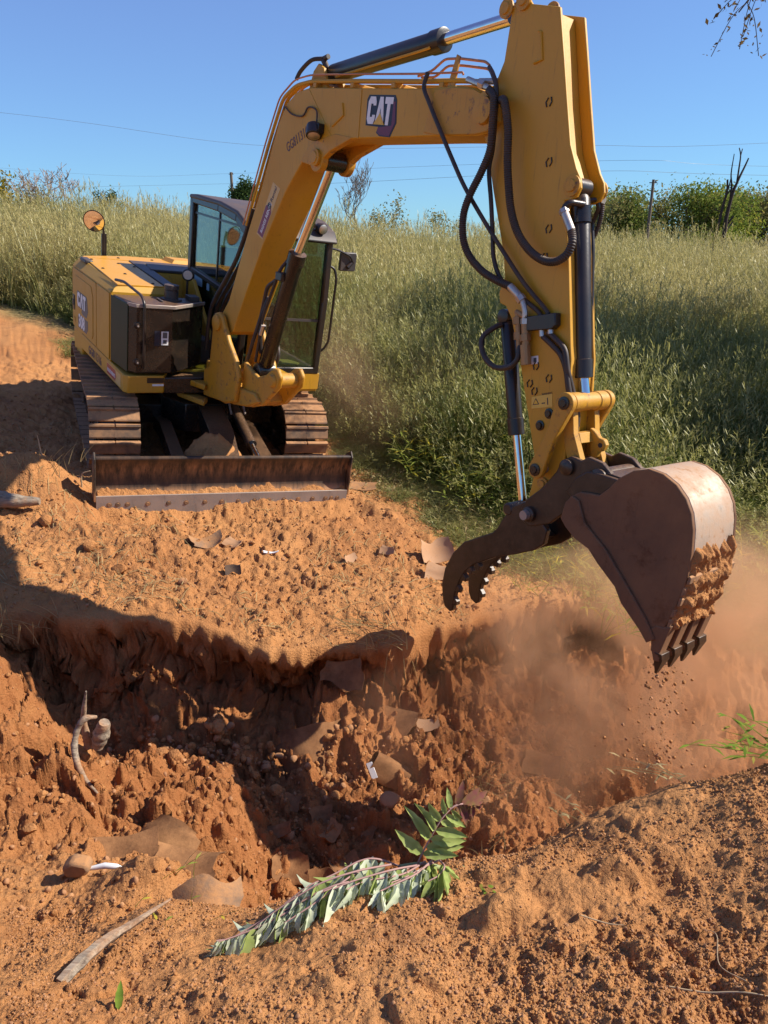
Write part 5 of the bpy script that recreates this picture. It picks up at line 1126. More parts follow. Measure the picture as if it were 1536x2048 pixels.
# ---------------------------------------------------------------- trees and shrubs on the skyline
def leaf_mat(name, c1, c2, c3=None, trans=0.35):
    m, nt, p = new_mat(name)
    v = attr(nt, 'tone').outputs["Fac"]
    c = mix(nt, v, c1, c2)
    if c3: c = mix(nt, ramp(nt, v, 0.8, 0.85), c, c3)
    nt.nodes.remove(p)
    d = nd(nt, "ShaderNodeBsdfDiffuse"); t = nd(nt, "ShaderNodeBsdfTranslucent")
    lk(nt, c, d.inputs[0]); lk(nt, c, t.inputs[0])
    a = nd(nt, "ShaderNodeMixShader"); a.inputs[0].default_value = trans; lk(nt, d.outputs[0], a.inputs[1]); lk(nt, t.outputs[0], a.inputs[2])
    lk(nt, a.outputs[0], nt.nodes["Material Output"].inputs[0])
    return m
M['leaf_green'] = leaf_mat('leaf_green', (0.10, 0.14, 0.03), (0.23, 0.28, 0.06), (0.34, 0.31, 0.08))
M['leaf_olive'] = leaf_mat('leaf_olive', (0.14, 0.15, 0.05), (0.27, 0.26, 0.09), (0.38, 0.30, 0.12))
M['leaf_bright'] = leaf_mat('leaf_bright', (0.13, 0.18, 0.03), (0.27, 0.32, 0.05), (0.40, 0.36, 0.06))
M['leaf_yellow'] = leaf_mat('leaf_yellow', (0.16, 0.15, 0.02), (0.36, 0.28, 0.03), (0.45, 0.30, 0.03))
M['leaf_brown'] = leaf_mat('leaf_brown', (0.12, 0.08, 0.03), (0.22, 0.15, 0.06))
M['needle'] = leaf_mat('pine_needles', (0.035, 0.06, 0.02), (0.08, 0.12, 0.035), None, 0.2)
M['bark'] = flat('grey_bark', (0.16, 0.12, 0.09), 0.95)
M['bark_dark'] = flat('dark_bark', (0.05, 0.03, 0.022), 0.95)
def wood_mat():
    m, nt, p = new_mat('weathered_wood'); tc = nt.nodes.new("ShaderNodeTexCoord"); mp = nt.nodes.new("ShaderNodeMapping"); mp.inputs["Scale"].default_value = (9, 60, 60)
    lk(nt, tc.outputs["Object"], mp.inputs[0]); n = noise(nt, 1.0, 5, 0.7, mp.outputs[0]); n2 = noise(nt, 9, 5, 0.6, pos(nt))
    c = mix(nt, ramp(nt, n, 0.35, 0.65), (0.10, 0.07, 0.05), (0.36, 0.29, 0.21)); c = mix(nt, ramp(nt, n2, 0.45, 0.65, 0, 0.75), c, (0.40, 0.20, 0.09))
    lk(nt, c, p.inputs["Base Color"]); p.inputs["Roughness"].default_value = 0.9; lk(nt, bump(nt, n, 0.8, 0.006), p.inputs["Normal"]); return m
M['deadwood'] = wood_mat()
M['twig'] = flat('dry_twig', (0.42, 0.30, 0.17), 0.9)
def limbs(r, base, d, length, rad, depth, split=3, wander=0.25, up=0.15, tips=None, out=None, taper=0.55):
    if out is None: out = []; tips = []
    p = Vector(base); pts = [p.copy()]; n = 5
    d = Vector(d).normalized()
    for i in range(n):
        d = (d + Vector((r.uniform(-1, 1), r.uniform(-1, 1), r.uniform(-.6, 1) + up)) * wander).normalized()
        p = p + d * length / n; pts.append(p.copy())
    out.append((pts, rad, rad * taper))
    if depth == 0: tips.append((pts[-1], d)); tips.append((pts[3], d)); return out, tips
    for k in range(split):
        i = r.choice((2, 3, 4, 5, 5)) if k else 5
        a = Vector((r.uniform(-1, 1), r.uniform(-1, 1), r.uniform(-.2, 0.9))).normalized()
        limbs(r, pts[i], (d * 0.8 + a * 0.9), length * r.uniform(0.55, 0.8), rad * taper * r.uniform(.7, 1), depth - 1, split, wander, up, tips, out, taper)
    return out, tips
def limb_mesh(out, n=5, minr=0.008):
    mb = MB()
    for pts, r0, r1 in out:
        m = len(pts) - 1
        mb.tube(pts, lambda i: max(minr, r0 + (r1 - r0) * i / m), n if r0 < 0.05 else 9, caps=False)
    return mb
def leaves(name, spots, per, spread, size, material, parent, r, flatten=1.0):
    V = []; F = []; T = []
    for p, d in spots:
        for k in range(per):
            q = Vector(p) + Vector((r.gauss(0, spread), r.gauss(0, spread), r.gauss(0, spread * flatten)))
            a = Vector((r.uniform(-1, 1), r.uniform(-1, 1), r.uniform(-1, 1))).normalized(); b = a.cross(Vector((r.uniform(-1, 1), r.uniform(-1, 1), r.uniform(-1, 1)))).normalized()
            s = size * r.uniform(0.5, 1.3); o = len(V)
            V += [q - a * s, q + b * s * .45, q + a * s, q - b * s * .45]; F.append((o, o + 1, o + 2, o + 3)); T += [r.random()] * 4
    o = mesh_obj(name, V, F, material, parent); o['kind'] = 'stuff'
    at = o.data.attributes.new('tone', 'FLOAT', 'POINT'); at.data.foreach_set('value', np.array(T, float))
    return o
def tree(name, label, x, y, height, seed, leafmat, barkmat, depth=3, per=10, spread=0.3, size=0.12, lean=(0, 0), trunk=0.35, rad=0.09, up=0.15, group=None, sink=0.1, wander=0.25, split=3, flatten=1.0, cat='tree', low=0, top=None):
    r = random.Random(seed); z = float(ground_z(np.array([x]), np.array([y]))[0]) - sink
    if top is not None: height = top - z
    t = empty(name, loc=(x, y, z)); tag(t, label, cat, group)
    out, tips = limbs(r, (0, 0, 0), (lean[0], lean[1], 1), height * trunk, rad, depth, split, wander, up)
    hmax = max(p.z for p, d in tips); k = height / hmax
    out = [([p * k for p in pts], a, b) for pts, a, b in out]; tips = [(p * k, d) for p, d in tips]
    limb_mesh(out).obj('trunk', barkmat, t, 60)
    for i in range(low):
        a = r.uniform(0, 6.28); q = r.uniform(0, 1) * height * 0.28
        tips.append((Vector((q * math.cos(a), q * math.sin(a), r.uniform(0.1, 0.55) * height)), Vector((0, 0, 1))))
    if leafmat: leaves('crown', tips, per, spread, size, leafmat, t, r, flatten)
    return t
# the wood edge on the right
WOOD = [(11.2, 44, 2.7, 'leaf_olive', 'thin grey green tree at the left end of the wood edge'),
        (12.8, 45, 2.9, 'leaf_green', 'low dark green tree just left of the leaning pole'),
        (14.3, 46, 2.75, 'leaf_olive', 'thin olive tree behind the leaning utility pole'),
        (16.3, 45, 3.3, 'leaf_green', 'dark half of the pair of taller trees right of the pole'),
        (17.7, 45, 3.5, 'leaf_bright', 'tallest bright green rounded tree between pole and dead snag'),
        (19.3, 46, 2.9, 'leaf_bright', 'yellowish green tree sloping down left of the dead snag'),
        (20.8, 48, 2.7, 'leaf_olive', 'low brownish tree right behind the dead snag'),
        (22.4, 48, 2.9, 'leaf_olive', 'olive brown tree just right of the dead snag'),
        (24.2, 48, 3.05, 'leaf_olive', 'broad brown green tree at the right edge of the picture'),
        (13.4, 47, 3.0, 'leaf_bright', 'thin yellowish tree between the two dark ones left of the pole'),
        (15.3, 47, 3.1, 'leaf_olive', 'grey green tree just right of the leaning pole'),
        (19.9, 49, 3.1, 'leaf_green', 'dark green tree right behind the tallest bright one'),
        (21.6, 50, 3.3, 'leaf_olive', 'olive tree whose crown fills the gap right of the snag'),
        (23.3, 50, 3.4, 'leaf_olive', 'high brownish crown above the thicket right of the snag'),
        (26.4, 48, 3.0, 'leaf_green', 'last tree of the wood edge beyond the right border')]
for i, (x, y, h, lm, lb) in enumerate(WOOD):
    tree('wood_edge_tree', lb, x, y, h + 0.9, 100 + i, M[lm], M['bark'], 3, 30, 0.36, 0.10, trunk=0.3, rad=0.10, sink=0.2, split=4, up=0.1, low=60, group='trees along the wood edge', top=4.55 + (h - 2.7) * 0.56)
for i, (x, y, h, lb) in enumerate(((13.4, 41, 1.5, 'dark bush under the trees left of the pole'), (18.6, 42, 1.4, 'green bush below the tallest tree'), (21.6, 42, 1.7, 'grey brown thicket at the foot of the snag'), (24.5, 43, 1.8, 'brown thicket at the right end of the wood edge'), (16.0, 42, 1.3, 'small bush between pole and tallest tree'))):
    tree('bush', lb, x, y, h + 0.9, 140 + i, M[('leaf_olive', 'leaf_bright', 'leaf_brown', 'leaf_brown', 'leaf_green')[i]], M['bark_dark'], 2, 60, 0.35, 0.09, trunk=0.4, rad=0.05, cat='bush', low=30, group='bushes below the wood edge')
# dead snag: two burnt-looking bare stems
t = empty('dead_tree', loc=(12.65, 30, 1.15)); tag(t, 'dead bare tree with two dark broken stems above the meadow', 'dead tree')
mb = MB()
s1 = catmull([(0.05, 0, 0), (0.10, 0, 0.9), (0.10, 0, 1.7), (0.10, 0, 2.0), (0.17, 0, 2.6), (0.26, 0, 3.1)], 5); mb.tube(s1, lambda i: 0.10 - 0.05 * i / 25, 9)
mb.tube(catmull([(0.26, 0, 3.05), (0.36, 0, 3.35), (0.55, 0.1, 3.75), (0.64, 0.1, 4.02)], 4), lambda i: 0.05 - 0.025 * i / 12, 7)
mb.tube(catmull([(0.30, 0, 3.2), (0.30, 0, 3.7), (0.29, 0, 4.1), (0.20, 0, 4.35)], 4), lambda i: 0.035 - 0.018 * i / 12, 7).tube([(0.29, 0, 4.05), (0.32, 0, 4.32)], 0.018, 5)
mb.tube(catmull([(0.15, 0, 2.5), (0.12, 0, 3.1), (0.04, 0, 3.5), (0.05, 0, 4.15)], 4), lambda i: 0.042 - 0.028 * i / 12, 7)
mb.tube([(0.16, 0, 1.75), (0.36, 0, 2.05)], 0.035, 6).tube([(0.15, 0, 1.5), (0.38, 0.05, 1.85)], 0.03, 6).tube(catmull([(0.05, 0, 0.35), (0.25, 0, 0.62), (0.6, 0, 0.60)], 4), 0.025, 6)
mb.obj('stem', M['bark_dark'], t, 60)
mb = MB().tube(catmull([(-0.25, 0, -0.2), (-0.24, 0, 0.8), (-0.16, 0, 1.7), (-0.10, 0, 2.3), (-0.02, 0, 2.9), (-0.06, 0, 3.3)], 5), lambda i: 0.07 - 0.035 * i / 25, 8)
mb.tube([(-0.02, 0, 2.85), (0.04, 0, 3.12), (0.06, 0, 3.42)], lambda i: 0.032 - 0.01 * i, 6).tube([(-0.03, 0, 2.75), (0.10, 0, 2.95), (0.20, 0, 3.03)], lambda i: 0.032 - 0.009 * i, 6)
mb.tube([(-0.12, 0, 2.2), (-0.35, 0, 2.27)], 0.022, 6).tube(catmull([(-0.22, 0, 0.9), (-0.5, 0, 1.05), (-0.85, 0, 1.02)], 4), 0.02, 6).tube(catmull([(-0.2, 0, 1.4), (-0.4, 0, 1.55), (-0.48, 0, 1.6)], 3), 0.018, 6)
mb.obj('stem', M['bark_dark'], t, 60)
# lone trees on the ridge
tree('bare_tree', 'leafless wide twiggy tree on the ridge at the far left', -11.9, 32, 2.5, 7, None, flat('pale_bark', (0.34, 0.26, 0.21), 0.95), 5, trunk=0.22, rad=0.075, split=3, up=0.05, wander=0.3, top=5.2).scale = (1.35, 1.3, 1)
tree('autumn_bush', 'yellow leaved bush at the left border of the meadow', -14.7, 31, 2.1, 12, M['leaf_yellow'], M['bark'], 3, 26, 0.22, 0.07, trunk=0.25, rad=0.05, cat='bush', low=60, top=4.65)
tree('autumn_bush', 'olive brown bush between yellow bush and bare tree', -14.0, 32.5, 1.7, 13, M['leaf_brown'], M['bark'], 3, 26, 0.25, 0.07, trunk=0.25, rad=0.05, cat='bush', low=50, top=4.3)
tree('young_pine', 'small dark conifer on the ridge right of the round mirror', -11.2, 31, 1.05, 15, M['needle'], M['bark_dark'], 2, 60, 0.10, 0.05, trunk=0.6, rad=0.03, cat='tree', top=4.05)
tree('weed_stalk', 'thin dry seed stalk sticking up from the ridge grass', -10.55, 30, 1.6, 16, M['leaf_brown'], M['bark'], 1, 40, 0.06, 0.03, trunk=0.8, rad=0.02, cat='plant', wander=0.05, top=3.95)
tree('pine_tree', 'dark spreading pine behind the cab roof', -9.2, 55, 3.3, 18, M['needle'], M['bark_dark'], 3, 42, 0.22, 0.10, trunk=0.35, rad=0.12, flatten=0.5, sink=-0.2, split=4, top=6.2)
tree('half_bare_tree', 'crooked bare tree with a leafy base seen under the boom', -0.9, 36, 3.6, 21, None, M['bark'], 5, trunk=0.34, rad=0.085, lean=(-0.12, 0), split=3, wander=0.33, top=5.6)
tree('leafy_shrub', 'brown green shrub round the foot of the crooked tree', -0.5, 35.7, 2.0, 22, M['leaf_olive'], M['bark'], 3, 14, 0.20, 0.07, trunk=0.3, rad=0.04, cat='bush', top=4.05, low=30)
tree('small_shrub', 'tiny pointed shrub on the skyline left of the stick', 2.35, 33, 1.25, 24, M['leaf_olive'], M['bark'], 2, 36, 0.14, 0.05, trunk=0.4, rad=0.03, cat='bush', top=3.35)
# utility poles, posts and wires
def pole(x, y, z0, z1, r, label, lean=0.0):
    t = empty('utility_pole', loc=(x, y, z0)); tag(t, label, 'pole')
    MB().tube([(0, 0, 0), (lean, 0, z1 - z0)], lambda i: r * (1 - 0.25 * i), 10).obj('shaft', M['bark'], t, 60)
    MB().cyl((lean - 0.16, 0, z1 - z0 - 0.12), (lean + 0.16, 0, z1 - z0 - 0.12), 0.02, 6).lathe((lean + 0.10, 0, z1 - z0 - 0.11), (0, 0, 1), [(0, .02), (0.06, .035), (0.09, .02)], 8).obj('insulator', M['bark_dark'], t, 40)
pole(11.2, 34, 0.9, 4.72, 0.075, 'grey wooden utility pole leaning in front of the wood edge')
pole(-10.25, 55, 2.2, 6.6, 0.12, 'distant wooden utility pole beside the dark pine')
for x, y, h, lb in ((-6.9, 29.5, 1.5, 'thin post on the ridge left of the cab roof'), (2.75, 30, 1.5, 'thin post on the ridge between boom and stick'), (-1.95, 33, 1.5, 'thin post on the ridge left of the crooked tree')):
    z = float(ground_z(np.array([x]), np.array([y]))[0])
    tag(MB().tube([(x, y, z - 0.1), (x + 0.02, y, z + h)], 0.022, 6).obj('fence_post', M['bark'], None, 60), lb, 'post')
M['wire'] = flat('wire', (0.22, 0.24, 0.27), 0.5)
def wire(pts, r, label):
    tag(MB().tube(catmull(pts, 16), r * 0.45, 5).obj('power_line', M['wire'], None, 60), label, 'power line', 'power lines over the meadow')
wire([(-40, 36, 9.5), (-15.5, 34, 7.2), (-4.67, 34, 5.98), (8.0, 34, 6.0), (15.9, 34, 6.1), (45, 34, 7.6)], 0.012, 'highest wire, dropping from the upper left behind the boom')
wire([(-40, 60, 8.2), (-20, 57, 6.6), (-10.25, 55, 6.52), (8.4, 34, 5.42), (15.9, 34, 5.22), (45, 33, 4.6)], 0.011, 'middle wire, running right from the distant pole')
wire([(-40, 60, 5.6), (-10.25, 55, 5.9), (-3.0, 40, 4.95), (8.3, 34, 5.03), (15.9, 34, 4.88), (45, 33, 4.3)], 0.013, 'lowest wire, crossing the dead snag')

# big trees standing beside the meadow on the right, one limb hangs into view
def shade_tree(x, y, h, seed, crown_r, label, limb=None):
    r = random.Random(seed); z = float(ground_z(np.array([x]), np.array([y]))[0])
    t = empty('oak_tree', loc=(x, y, z)); tag(t, label, 'tree', 'big trees beside the meadow')
    mb = MB().tube(catmull([(0, 0, -0.2), (0.05, 0.05, h * .3), (-0.05, 0, h * .6), (0, 0, h * .88)], 5), lambda i: 0.24 - 0.17 * i / 15, 10)
    spots = []
    for k in range(64):
        a = r.uniform(0, 6.28); zz = h * r.uniform(0.22, 0.98); q = crown_r * math.sqrt(r.uniform(0.05, 1)) * math.sin(math.pi * min(1, (zz / h - 0.08) / 0.95)) ** 0.5
        spots.append((Vector((q * math.cos(a), q * math.sin(a), zz)), Vector((0, 0, 1))))
        if k % 3 == 0: mb.tube(catmull([(0, 0, zz * .7), (q * .5 * math.cos(a), q * .5 * math.sin(a), zz * .93), (q * math.cos(a), q * math.sin(a), zz)], 3), lambda i: 0.07 - 0.01 * i, 6)
    mb.obj('trunk', M['bark_dark'], t, 60)
    if limb:
        lm = MB().tube(catmull(limb, 5), lambda i: max(0.006, 0.06 - 0.055 * i / (5 * (len(limb) - 1))), 7)
        hang = []
        for k in range(26):
            i = r.uniform(0.72, 1.0) * (len(limb) - 1); j = min(int(i), len(limb) - 2); p = Vector(limb[j]).lerp(Vector(limb[j + 1]), i - j)
            e = p + Vector((r.uniform(-.35, .2), r.uniform(-.3, .3), r.uniform(-.55, .1))); m_ = (p + e) / 2 + Vector((0, 0, 0.08))
            lm.tube(catmull([p, m_, e], 4), 0.0035, 5)
            for q in range(5): hang.append((m_.lerp(e, q / 4), Vector((0, 0, -1))))
        lo = lm.obj('limb', M['bark_dark'], t, 60)
        leaves('leaf_spray', hang, 3, 0.03, 0.028, M['leaf_brown'], lo, r)
    leaves('crown', spots, 70, 0.34, 0.13, M['leaf_green'], t, r)
shade_tree(9.8, 11.0, 8.4, 301, 2.4, 'big dark tree right of the meadow whose bare limb hangs into the upper corner', [(-0.2, 0, 6.2), (-2.0, -1.1, 6.4), (-4.2, -2.3, 6.1), (-5.8, -2.9, 5.5), (-6.6, -3.1, 4.6)])
shade_tree(9.6, 13.2, 8.8, 302, 2.6, 'broad leafy tree right of the meadow behind the nearest one')
shade_tree(8.0, 8.9, 4.6, 303, 1.0, 'young leafy tree nearest the pit on the right of the meadow')

# ---------------------------------------------------------------- plants near the pit
def ribbon_mesh(name, strips, material, parent=None):
    V = []; F = []; H = []; T = []
    for pts, ws, side, tone in strips:
        o = len(V); n = len(pts)
        for i in range(n):
            s = side[i] if isinstance(side, list) else side
            V.append(Vector(pts[i]) - s * ws[i]); V.append(Vector(pts[i]) + s * ws[i]); H += [i / (n - 1)] * 2; T += [tone] * 2
        for i in range(n - 1): F.append((o + 2 * i, o + 2 * i + 1, o + 2 * i + 3, o + 2 * i + 2))
    o = mesh_obj(name, V, F, material, parent, 180)
    if parent is not None: o['kind'] = 'stuff'
    for nm, arr in (('h', H), ('tone', T)):
        a = o.data.attributes.new(nm, 'FLOAT', 'POINT'); a.data.foreach_set('value', np.array(arr, float))
    return o
def leaf_green(name, c1, c2, edge=None, trans=0.3, gloss=0.15):
    m = leaf_mat(name, c1, c2, edge, trans); return m
M['sumac_top'] = leaf_green('sumac_leaf_top', (0.27, 0.34, 0.09), (0.47, 0.52, 0.18), (0.40, 0.18, 0.10))
M['sumac_pale'] = leaf_green('sumac_leaf_underside', (0.50, 0.55, 0.36), (0.72, 0.75, 0.56), (0.34, 0.40, 0.20))
M['sumac_red'] = leaf_green('sumac_leaf_red', (0.20, 0.055, 0.07), (0.24, 0.18, 0.05))
M['stem_pink'] = flat('pinkish_stem', (0.36, 0.20, 0.17), 0.7)
M['stem_green'] = flat('green_stem', (0.26, 0.30, 0.12), 0.7)
LEAFLET = {}
def leaflet_mesh(kind, material, var=0):
    """a folded lance-shaped leaflet, 1 long, midrib grooved, drawn-out tip; variants droop, curl or fold"""
    if (kind, var) in LEAFLET: return LEAFLET[(kind, var)]
    n = 9; V = []; F = []; T = []; r = random.Random(len(LEAFLET) + 3); cu = (-0.16, -0.55, 0.25, -0.35)[var]; fo = (0.05, 0.16, 0.10, 0.22)[var]; tw = (0, 0.5, -0.6, 0.9)[var]
    for i in range(n + 1):
        t = i / n; w = 0.17 * math.sin(math.pi * t ** 0.75) ** 0.8 * (1 - 0.25 * t) + 0.002
        w *= 1 + (0.10 if i % 2 else -0.05); cz = cu * t * t; q = w / .17; wc = w * (1 - 1.2 * fo); ct, sn = math.cos(tw * t), math.sin(tw * t); dz = fo * q + 0.01 * (i % 2); tx = t * (1 - 0.3 * abs(cu) * t)
        V += [(tx, -wc * ct - dz * sn, cz - wc * sn + dz * ct), (tx, 0, cz - 0.012), (tx, wc * ct - dz * sn, cz + wc * sn + dz * ct)]; tn = r.random(); T += [tn * .9, 0.1 + .3 * tn, tn * .9]
    for i in range(n):
        a = 3 * i; F += [(a, a + 1, a + 4, a + 3), (a + 1, a + 2, a + 5, a + 4)]
    me = bpy.data.meshes.new('leaflet'); me.from_pydata(V, [], F); me.shade_smooth(); me.materials.append(material)
    a = me.attributes.new('tone', 'FLOAT', 'POINT'); a.data.foreach_set('value', np.array(T, float)); LEAFLET[(kind, var)] = me; return me
def place_leaflet(parent, p, d, up, L, kind, inv):
    d = Vector(d).normalized(); up = Vector(up); up = (up - d * up.dot(d)).normalized(); s = up.cross(d)
    o = bpy.data.objects.new('leaflet', leaflet_mesh(kind, M[kind], rr.choice((0, 0, 2, 0)) if up.z > 0.3 and kind != 'sumac_pale' else rr.randrange(4))); link(o, parent)
    o.matrix_local = inv @ Matrix(((d.x * L, s.x * L, up.x * L, p[0]), (d.y * L, s.y * L, up.y * L, p[1]), (d.z * L, s.z * L, up.z * L, p[2]), (0, 0, 0, 1)))
br = empty('sumac_branch', loc=(0.151, 1.72, 0.60)); tag(br, 'uprooted wilting sumac branch with pale leaflets lying along the near rim of the pit', 'branch')
INV = Matrix.Translation(-br.location)
rr = random.Random(5)
def rachis(pts, n, L0, kind, droop, mode, rad=0.0032, mat_='stem_pink', skip=0.12, name='leaf_stalk'):
    pts = [(x, y, max(z, gz(x, y) + (0.045 if mode == 'wilt' else 0.0))) for x, y, z in pts]
    c = catmull(pts, 10); st = MB().tube([p - br.location for p in c], lambda i: rad * (1 - 0.5 * i / len(c)), 7).obj(name, M[mat_], br, 60)
    for k in range(n):
        t = skip + (1 - skip) * (k + 0.5) / n; i = min(int(t * (len(c) - 1)), len(c) - 2); p = c[i].lerp(c[i + 1], t * (len(c) - 1) - i); tg = (c[i + 1] - c[i]).normalized()
        for s in (-1, 1):
            if rr.random() < 0.06: continue
            L = L0 * (0.65 + 0.5 * math.sin(math.pi * min(1, t + .1))) * rr.uniform(0.8, 1.15)
            if mode == 'wilt':      # hanging, turned to show the pale underside
                d = Vector((rr.uniform(-.35, .35), -0.25 + 0.45 * s + rr.uniform(-.3, .3), -droop + rr.uniform(-.3, .3))) + tg * rr.uniform(0.2, 0.6)
                up = Vector((0.55 + rr.uniform(-.7, .5), -0.6, 0.45 + rr.uniform(-.5, .5)))
                up = Matrix.Rotation(rr.uniform(-1.1, 1.1), 3, 'Z') @ up; L *= 1.12
                kd = kind if rr.random() < 0.75 else 'sumac_top'
            else:                   # upright frond, leaflets spread either side
                side = tg.cross(Vector((0.15, -1, 0.25))).normalized() * s
                d = side * 0.9 + tg * 0.55 + Vector((0, -0.1, -droop * t)); up = Vector((0.1, -0.9, 0.45)); kd = kind
            place_leaflet(st, p - br.location, d, up, L, kd, Matrix.Identity(4))
MAIN = [(0.20, 1.72, 0.640), (0.151, 1.71, 0.672), (0.10, 1.70, 0.690), (0.047, 1.69, 0.692)]
MB().tube([Vector(p) - br.location for p in catmull([(0.24, 1.735, 0.640)] + MAIN, 6)], lambda i: 0.009 - 0.004 * i / 30, 9).obj('stem', M['stem_green'], br, 60)
rachis([(0.047, 1.69, 0.692), (-0.02, 1.675, 0.735), (-0.07, 1.66, 0.742), (-0.14, 1.62, 0.735), (-0.206, 1.58, 0.735), (-0.27, 1.55, 0.70)], 14, 0.085, 'sumac_pale', 0.9, 'wilt')
rachis([(0.10, 1.70, 0.69), (0.0, 1.63, 0.70), (-0.12, 1.56, 0.70), (-0.24, 1.53, 0.685), (-0.34, 1.51, 0.655), (-0.40, 1.48, 0.64), (-0.44, 1.465, 0.63)], 18, 0.088, 'sumac_pale', 0.75, 'wilt')
rachis([(0.06, 1.68, 0.685), (-0.04, 1.60, 0.72), (-0.14, 1.55, 0.715), (-0.25, 1.52, 0.69), (-0.33, 1.50, 0.665)], 15, 0.085, 'sumac_pale', 0.85, 'wilt')
rachis([(0.12, 1.70, 0.69), (0.05, 1.62, 0.735), (-0.05, 1.58, 0.725), (-0.10, 1.54, 0.69)], 11, 0.095, 'sumac_pale', 0.8, 'wilt')
rachis([(0.02, 1.66, 0.73), (-0.08, 1.60, 0.765), (-0.18, 1.56, 0.76), (-0.28, 1.52, 0.72), (-0.34, 1.49, 0.69)], 15, 0.09, 'sumac_pale', 0.85, 'wilt')
rachis([(0.10, 1.68, 0.70), (0.02, 1.62, 0.75), (-0.08, 1.57, 0.75), (-0.14, 1.54, 0.71)], 12, 0.09, 'sumac_pale', 0.8, 'wilt')
rachis([(-0.10, 1.60, 0.72), (-0.22, 1.53, 0.71), (-0.32, 1.49, 0.675), (-0.38, 1.47, 0.655), (-0.43, 1.45, 0.64)], 15, 0.085, 'sumac_pale', 0.8, 'wilt')
rachis([(0.16, 1.71, 0.68), (0.12, 1.66, 0.72), (0.06, 1.61, 0.72), (0.02, 1.58, 0.69)], 9, 0.09, 'sumac_top', 0.7, 'wilt')
rachis([(0.14, 1.69, 0.69), (0.09, 1.62, 0.70), (0.03, 1.575, 0.685), (0.0, 1.56, 0.655), (-0.01, 1.55, 0.63)], 10, 0.085, 'sumac_pale', 0.5, 'wilt')
rachis([(0.16, 1.69, 0.68), (0.17, 1.64, 0.69), (0.15, 1.60, 0.672), (0.12, 1.58, 0.64)], 7, 0.08, 'sumac_top', 0.5, 'wilt')
rachis([(-0.05, 1.66, 0.72), (-0.10, 1.58, 0.735), (-0.18, 1.52, 0.71), (-0.26, 1.475, 0.675)], 12, 0.08, 'sumac_pale', 0.9, 'wilt')
rachis([(0.13, 1.70, 0.69), (0.10, 1.69, 0.70), (0.108, 1.69, 0.735), (0.132, 1.70, 0.785), (0.165, 1.72, 0.836), (0.20, 1.745, 0.860)], 7, 0.105, 'sumac_top', 0.35, 'up', skip=0.38)
rachis([(0.19, 1.74, 0.856), (0.215, 1.75, 0.862), (0.235, 1.76, 0.855), (0.252, 1.77, 0.845), (0.268, 1.78, 0.83)], 5, 0.075, 'sumac_red', 0.9, 'up', skip=0.1)
for k in range(6):
    place_leaflet(br, Vector((0.20 + 0.02 * k, 1.70, 0.655)) - br.location, (rr.uniform(-.5, 1), -0.5, rr.uniform(-.3, .5)), (0, -0.7, 0.7), 0.09, 'sumac_top', Matrix.Identity(4))

def weed(name, label, x, y, n, h, seed, material, leafy=6, lean=(0, 0), z=None, group=None, cat='weed', spread=0.06, w=0.004, leafw=0.010):
    r = random.Random(seed); z = gz(x, y) - 0.01 if z is None else z
    t = empty(name, loc=(x, y, z)); tag(t, label, cat, group); st = []; lv = []
    for k in range(n):
        a = r.uniform(0, 6.28); b = Vector((spread * r.uniform(-1, 1), spread * r.uniform(-1, 1), 0)); d = Vector((math.cos(a) * .5 + lean[0], math.sin(a) * .5 + lean[1], 1)).normalized(); hh = h * r.uniform(0.5, 1)
        pts = [b + d * hh * i / 4 + Vector((lean[0], lean[1], -0.3)) * hh * 0.35 * (i / 4) ** 2 for i in range(5)]; side = d.cross(Vector((0.3, -1, 0.2))).normalized()
        st.append((pts, [w, w * .8, w * .7, w * .5, w * .2], side, r.random()))
        for q in range(leafy):
            i = r.uniform(0.8, 3.99); j = int(i); p = pts[j].lerp(pts[j + 1], i - j); a2 = r.uniform(0, 6.28)
            e = Vector((math.cos(a2), math.sin(a2), r.uniform(-.2, .6))).normalized() * h * r.uniform(0.12, 0.25)
            lv.append(([p, p + e * .5, p + e + Vector((0, 0, -0.15 * e.length))], [leafw * .3, leafw, leafw * .1], e.cross(Vector((0, 0, 1))).normalized(), r.random()))
    ribbon_mesh('stems', st, material, t)
    if lv: ribbon_mesh('leaves', lv, material, t)
    return t
M['dry_grass'] = leaf_mat('dry_grass', (0.30, 0.22, 0.10), (0.48, 0.38, 0.19))
M['fresh'] = leaf_mat('fresh_leaf', (0.12, 0.20, 0.03), (0.24, 0.32, 0.05), (0.32, 0.28, 0.06))
M['golden'] = leaf_mat('goldenrod', (0.20, 0.25, 0.045), (0.40, 0.38, 0.09), (0.60, 0.48, 0.06))
weed('leaning_weed', 'feathery green weed leaning left over the right rim of the mound', 1.30, 1.99, 7, 0.30, 1, M['fresh'], 10, (-1.2, -0.1), spread=0.05, w=0.0022, leafw=0.005)
weed('leaning_weed', 'leafy green weed at the right border on the mound rim', 1.42, 1.98, 7, 0.24, 2, M['fresh'], 9, (-0.6, -0.2), spread=0.06, w=0.0022, leafw=0.006)
weed('dry_sprig', 'dry sprig on the mound rim left of the feathery weed', 0.98, 1.98, 4, 0.22, 3, M['dry_grass'], 3, (-1.4, 0.0), w=0.0018, leafw=0.004)
weed('dry_sprig', 'small forked sprig on the mound rim above the open pit', 0.64, 1.93, 3, 0.14, 4, M['dry_grass'], 3, (-0.8, 0.0), w=0.0016, leafw=0.004)
weed('sprout', 'tiny green sprout in the loose soil right of the sumac branch', 0.286, 1.585, 6, 0.06, 5, M['fresh'], 3, (0, -0.3), w=0.0015, leafw=0.006, spread=0.03)
weed('lip_grass', 'clump of dry and green grass hanging over the middle of the pit lip', -0.06, 4.70, 60, 0.42, 6, M['dry_grass'], 0, (-0.35, -0.7), spread=0.22, w=0.003, z=-0.24)
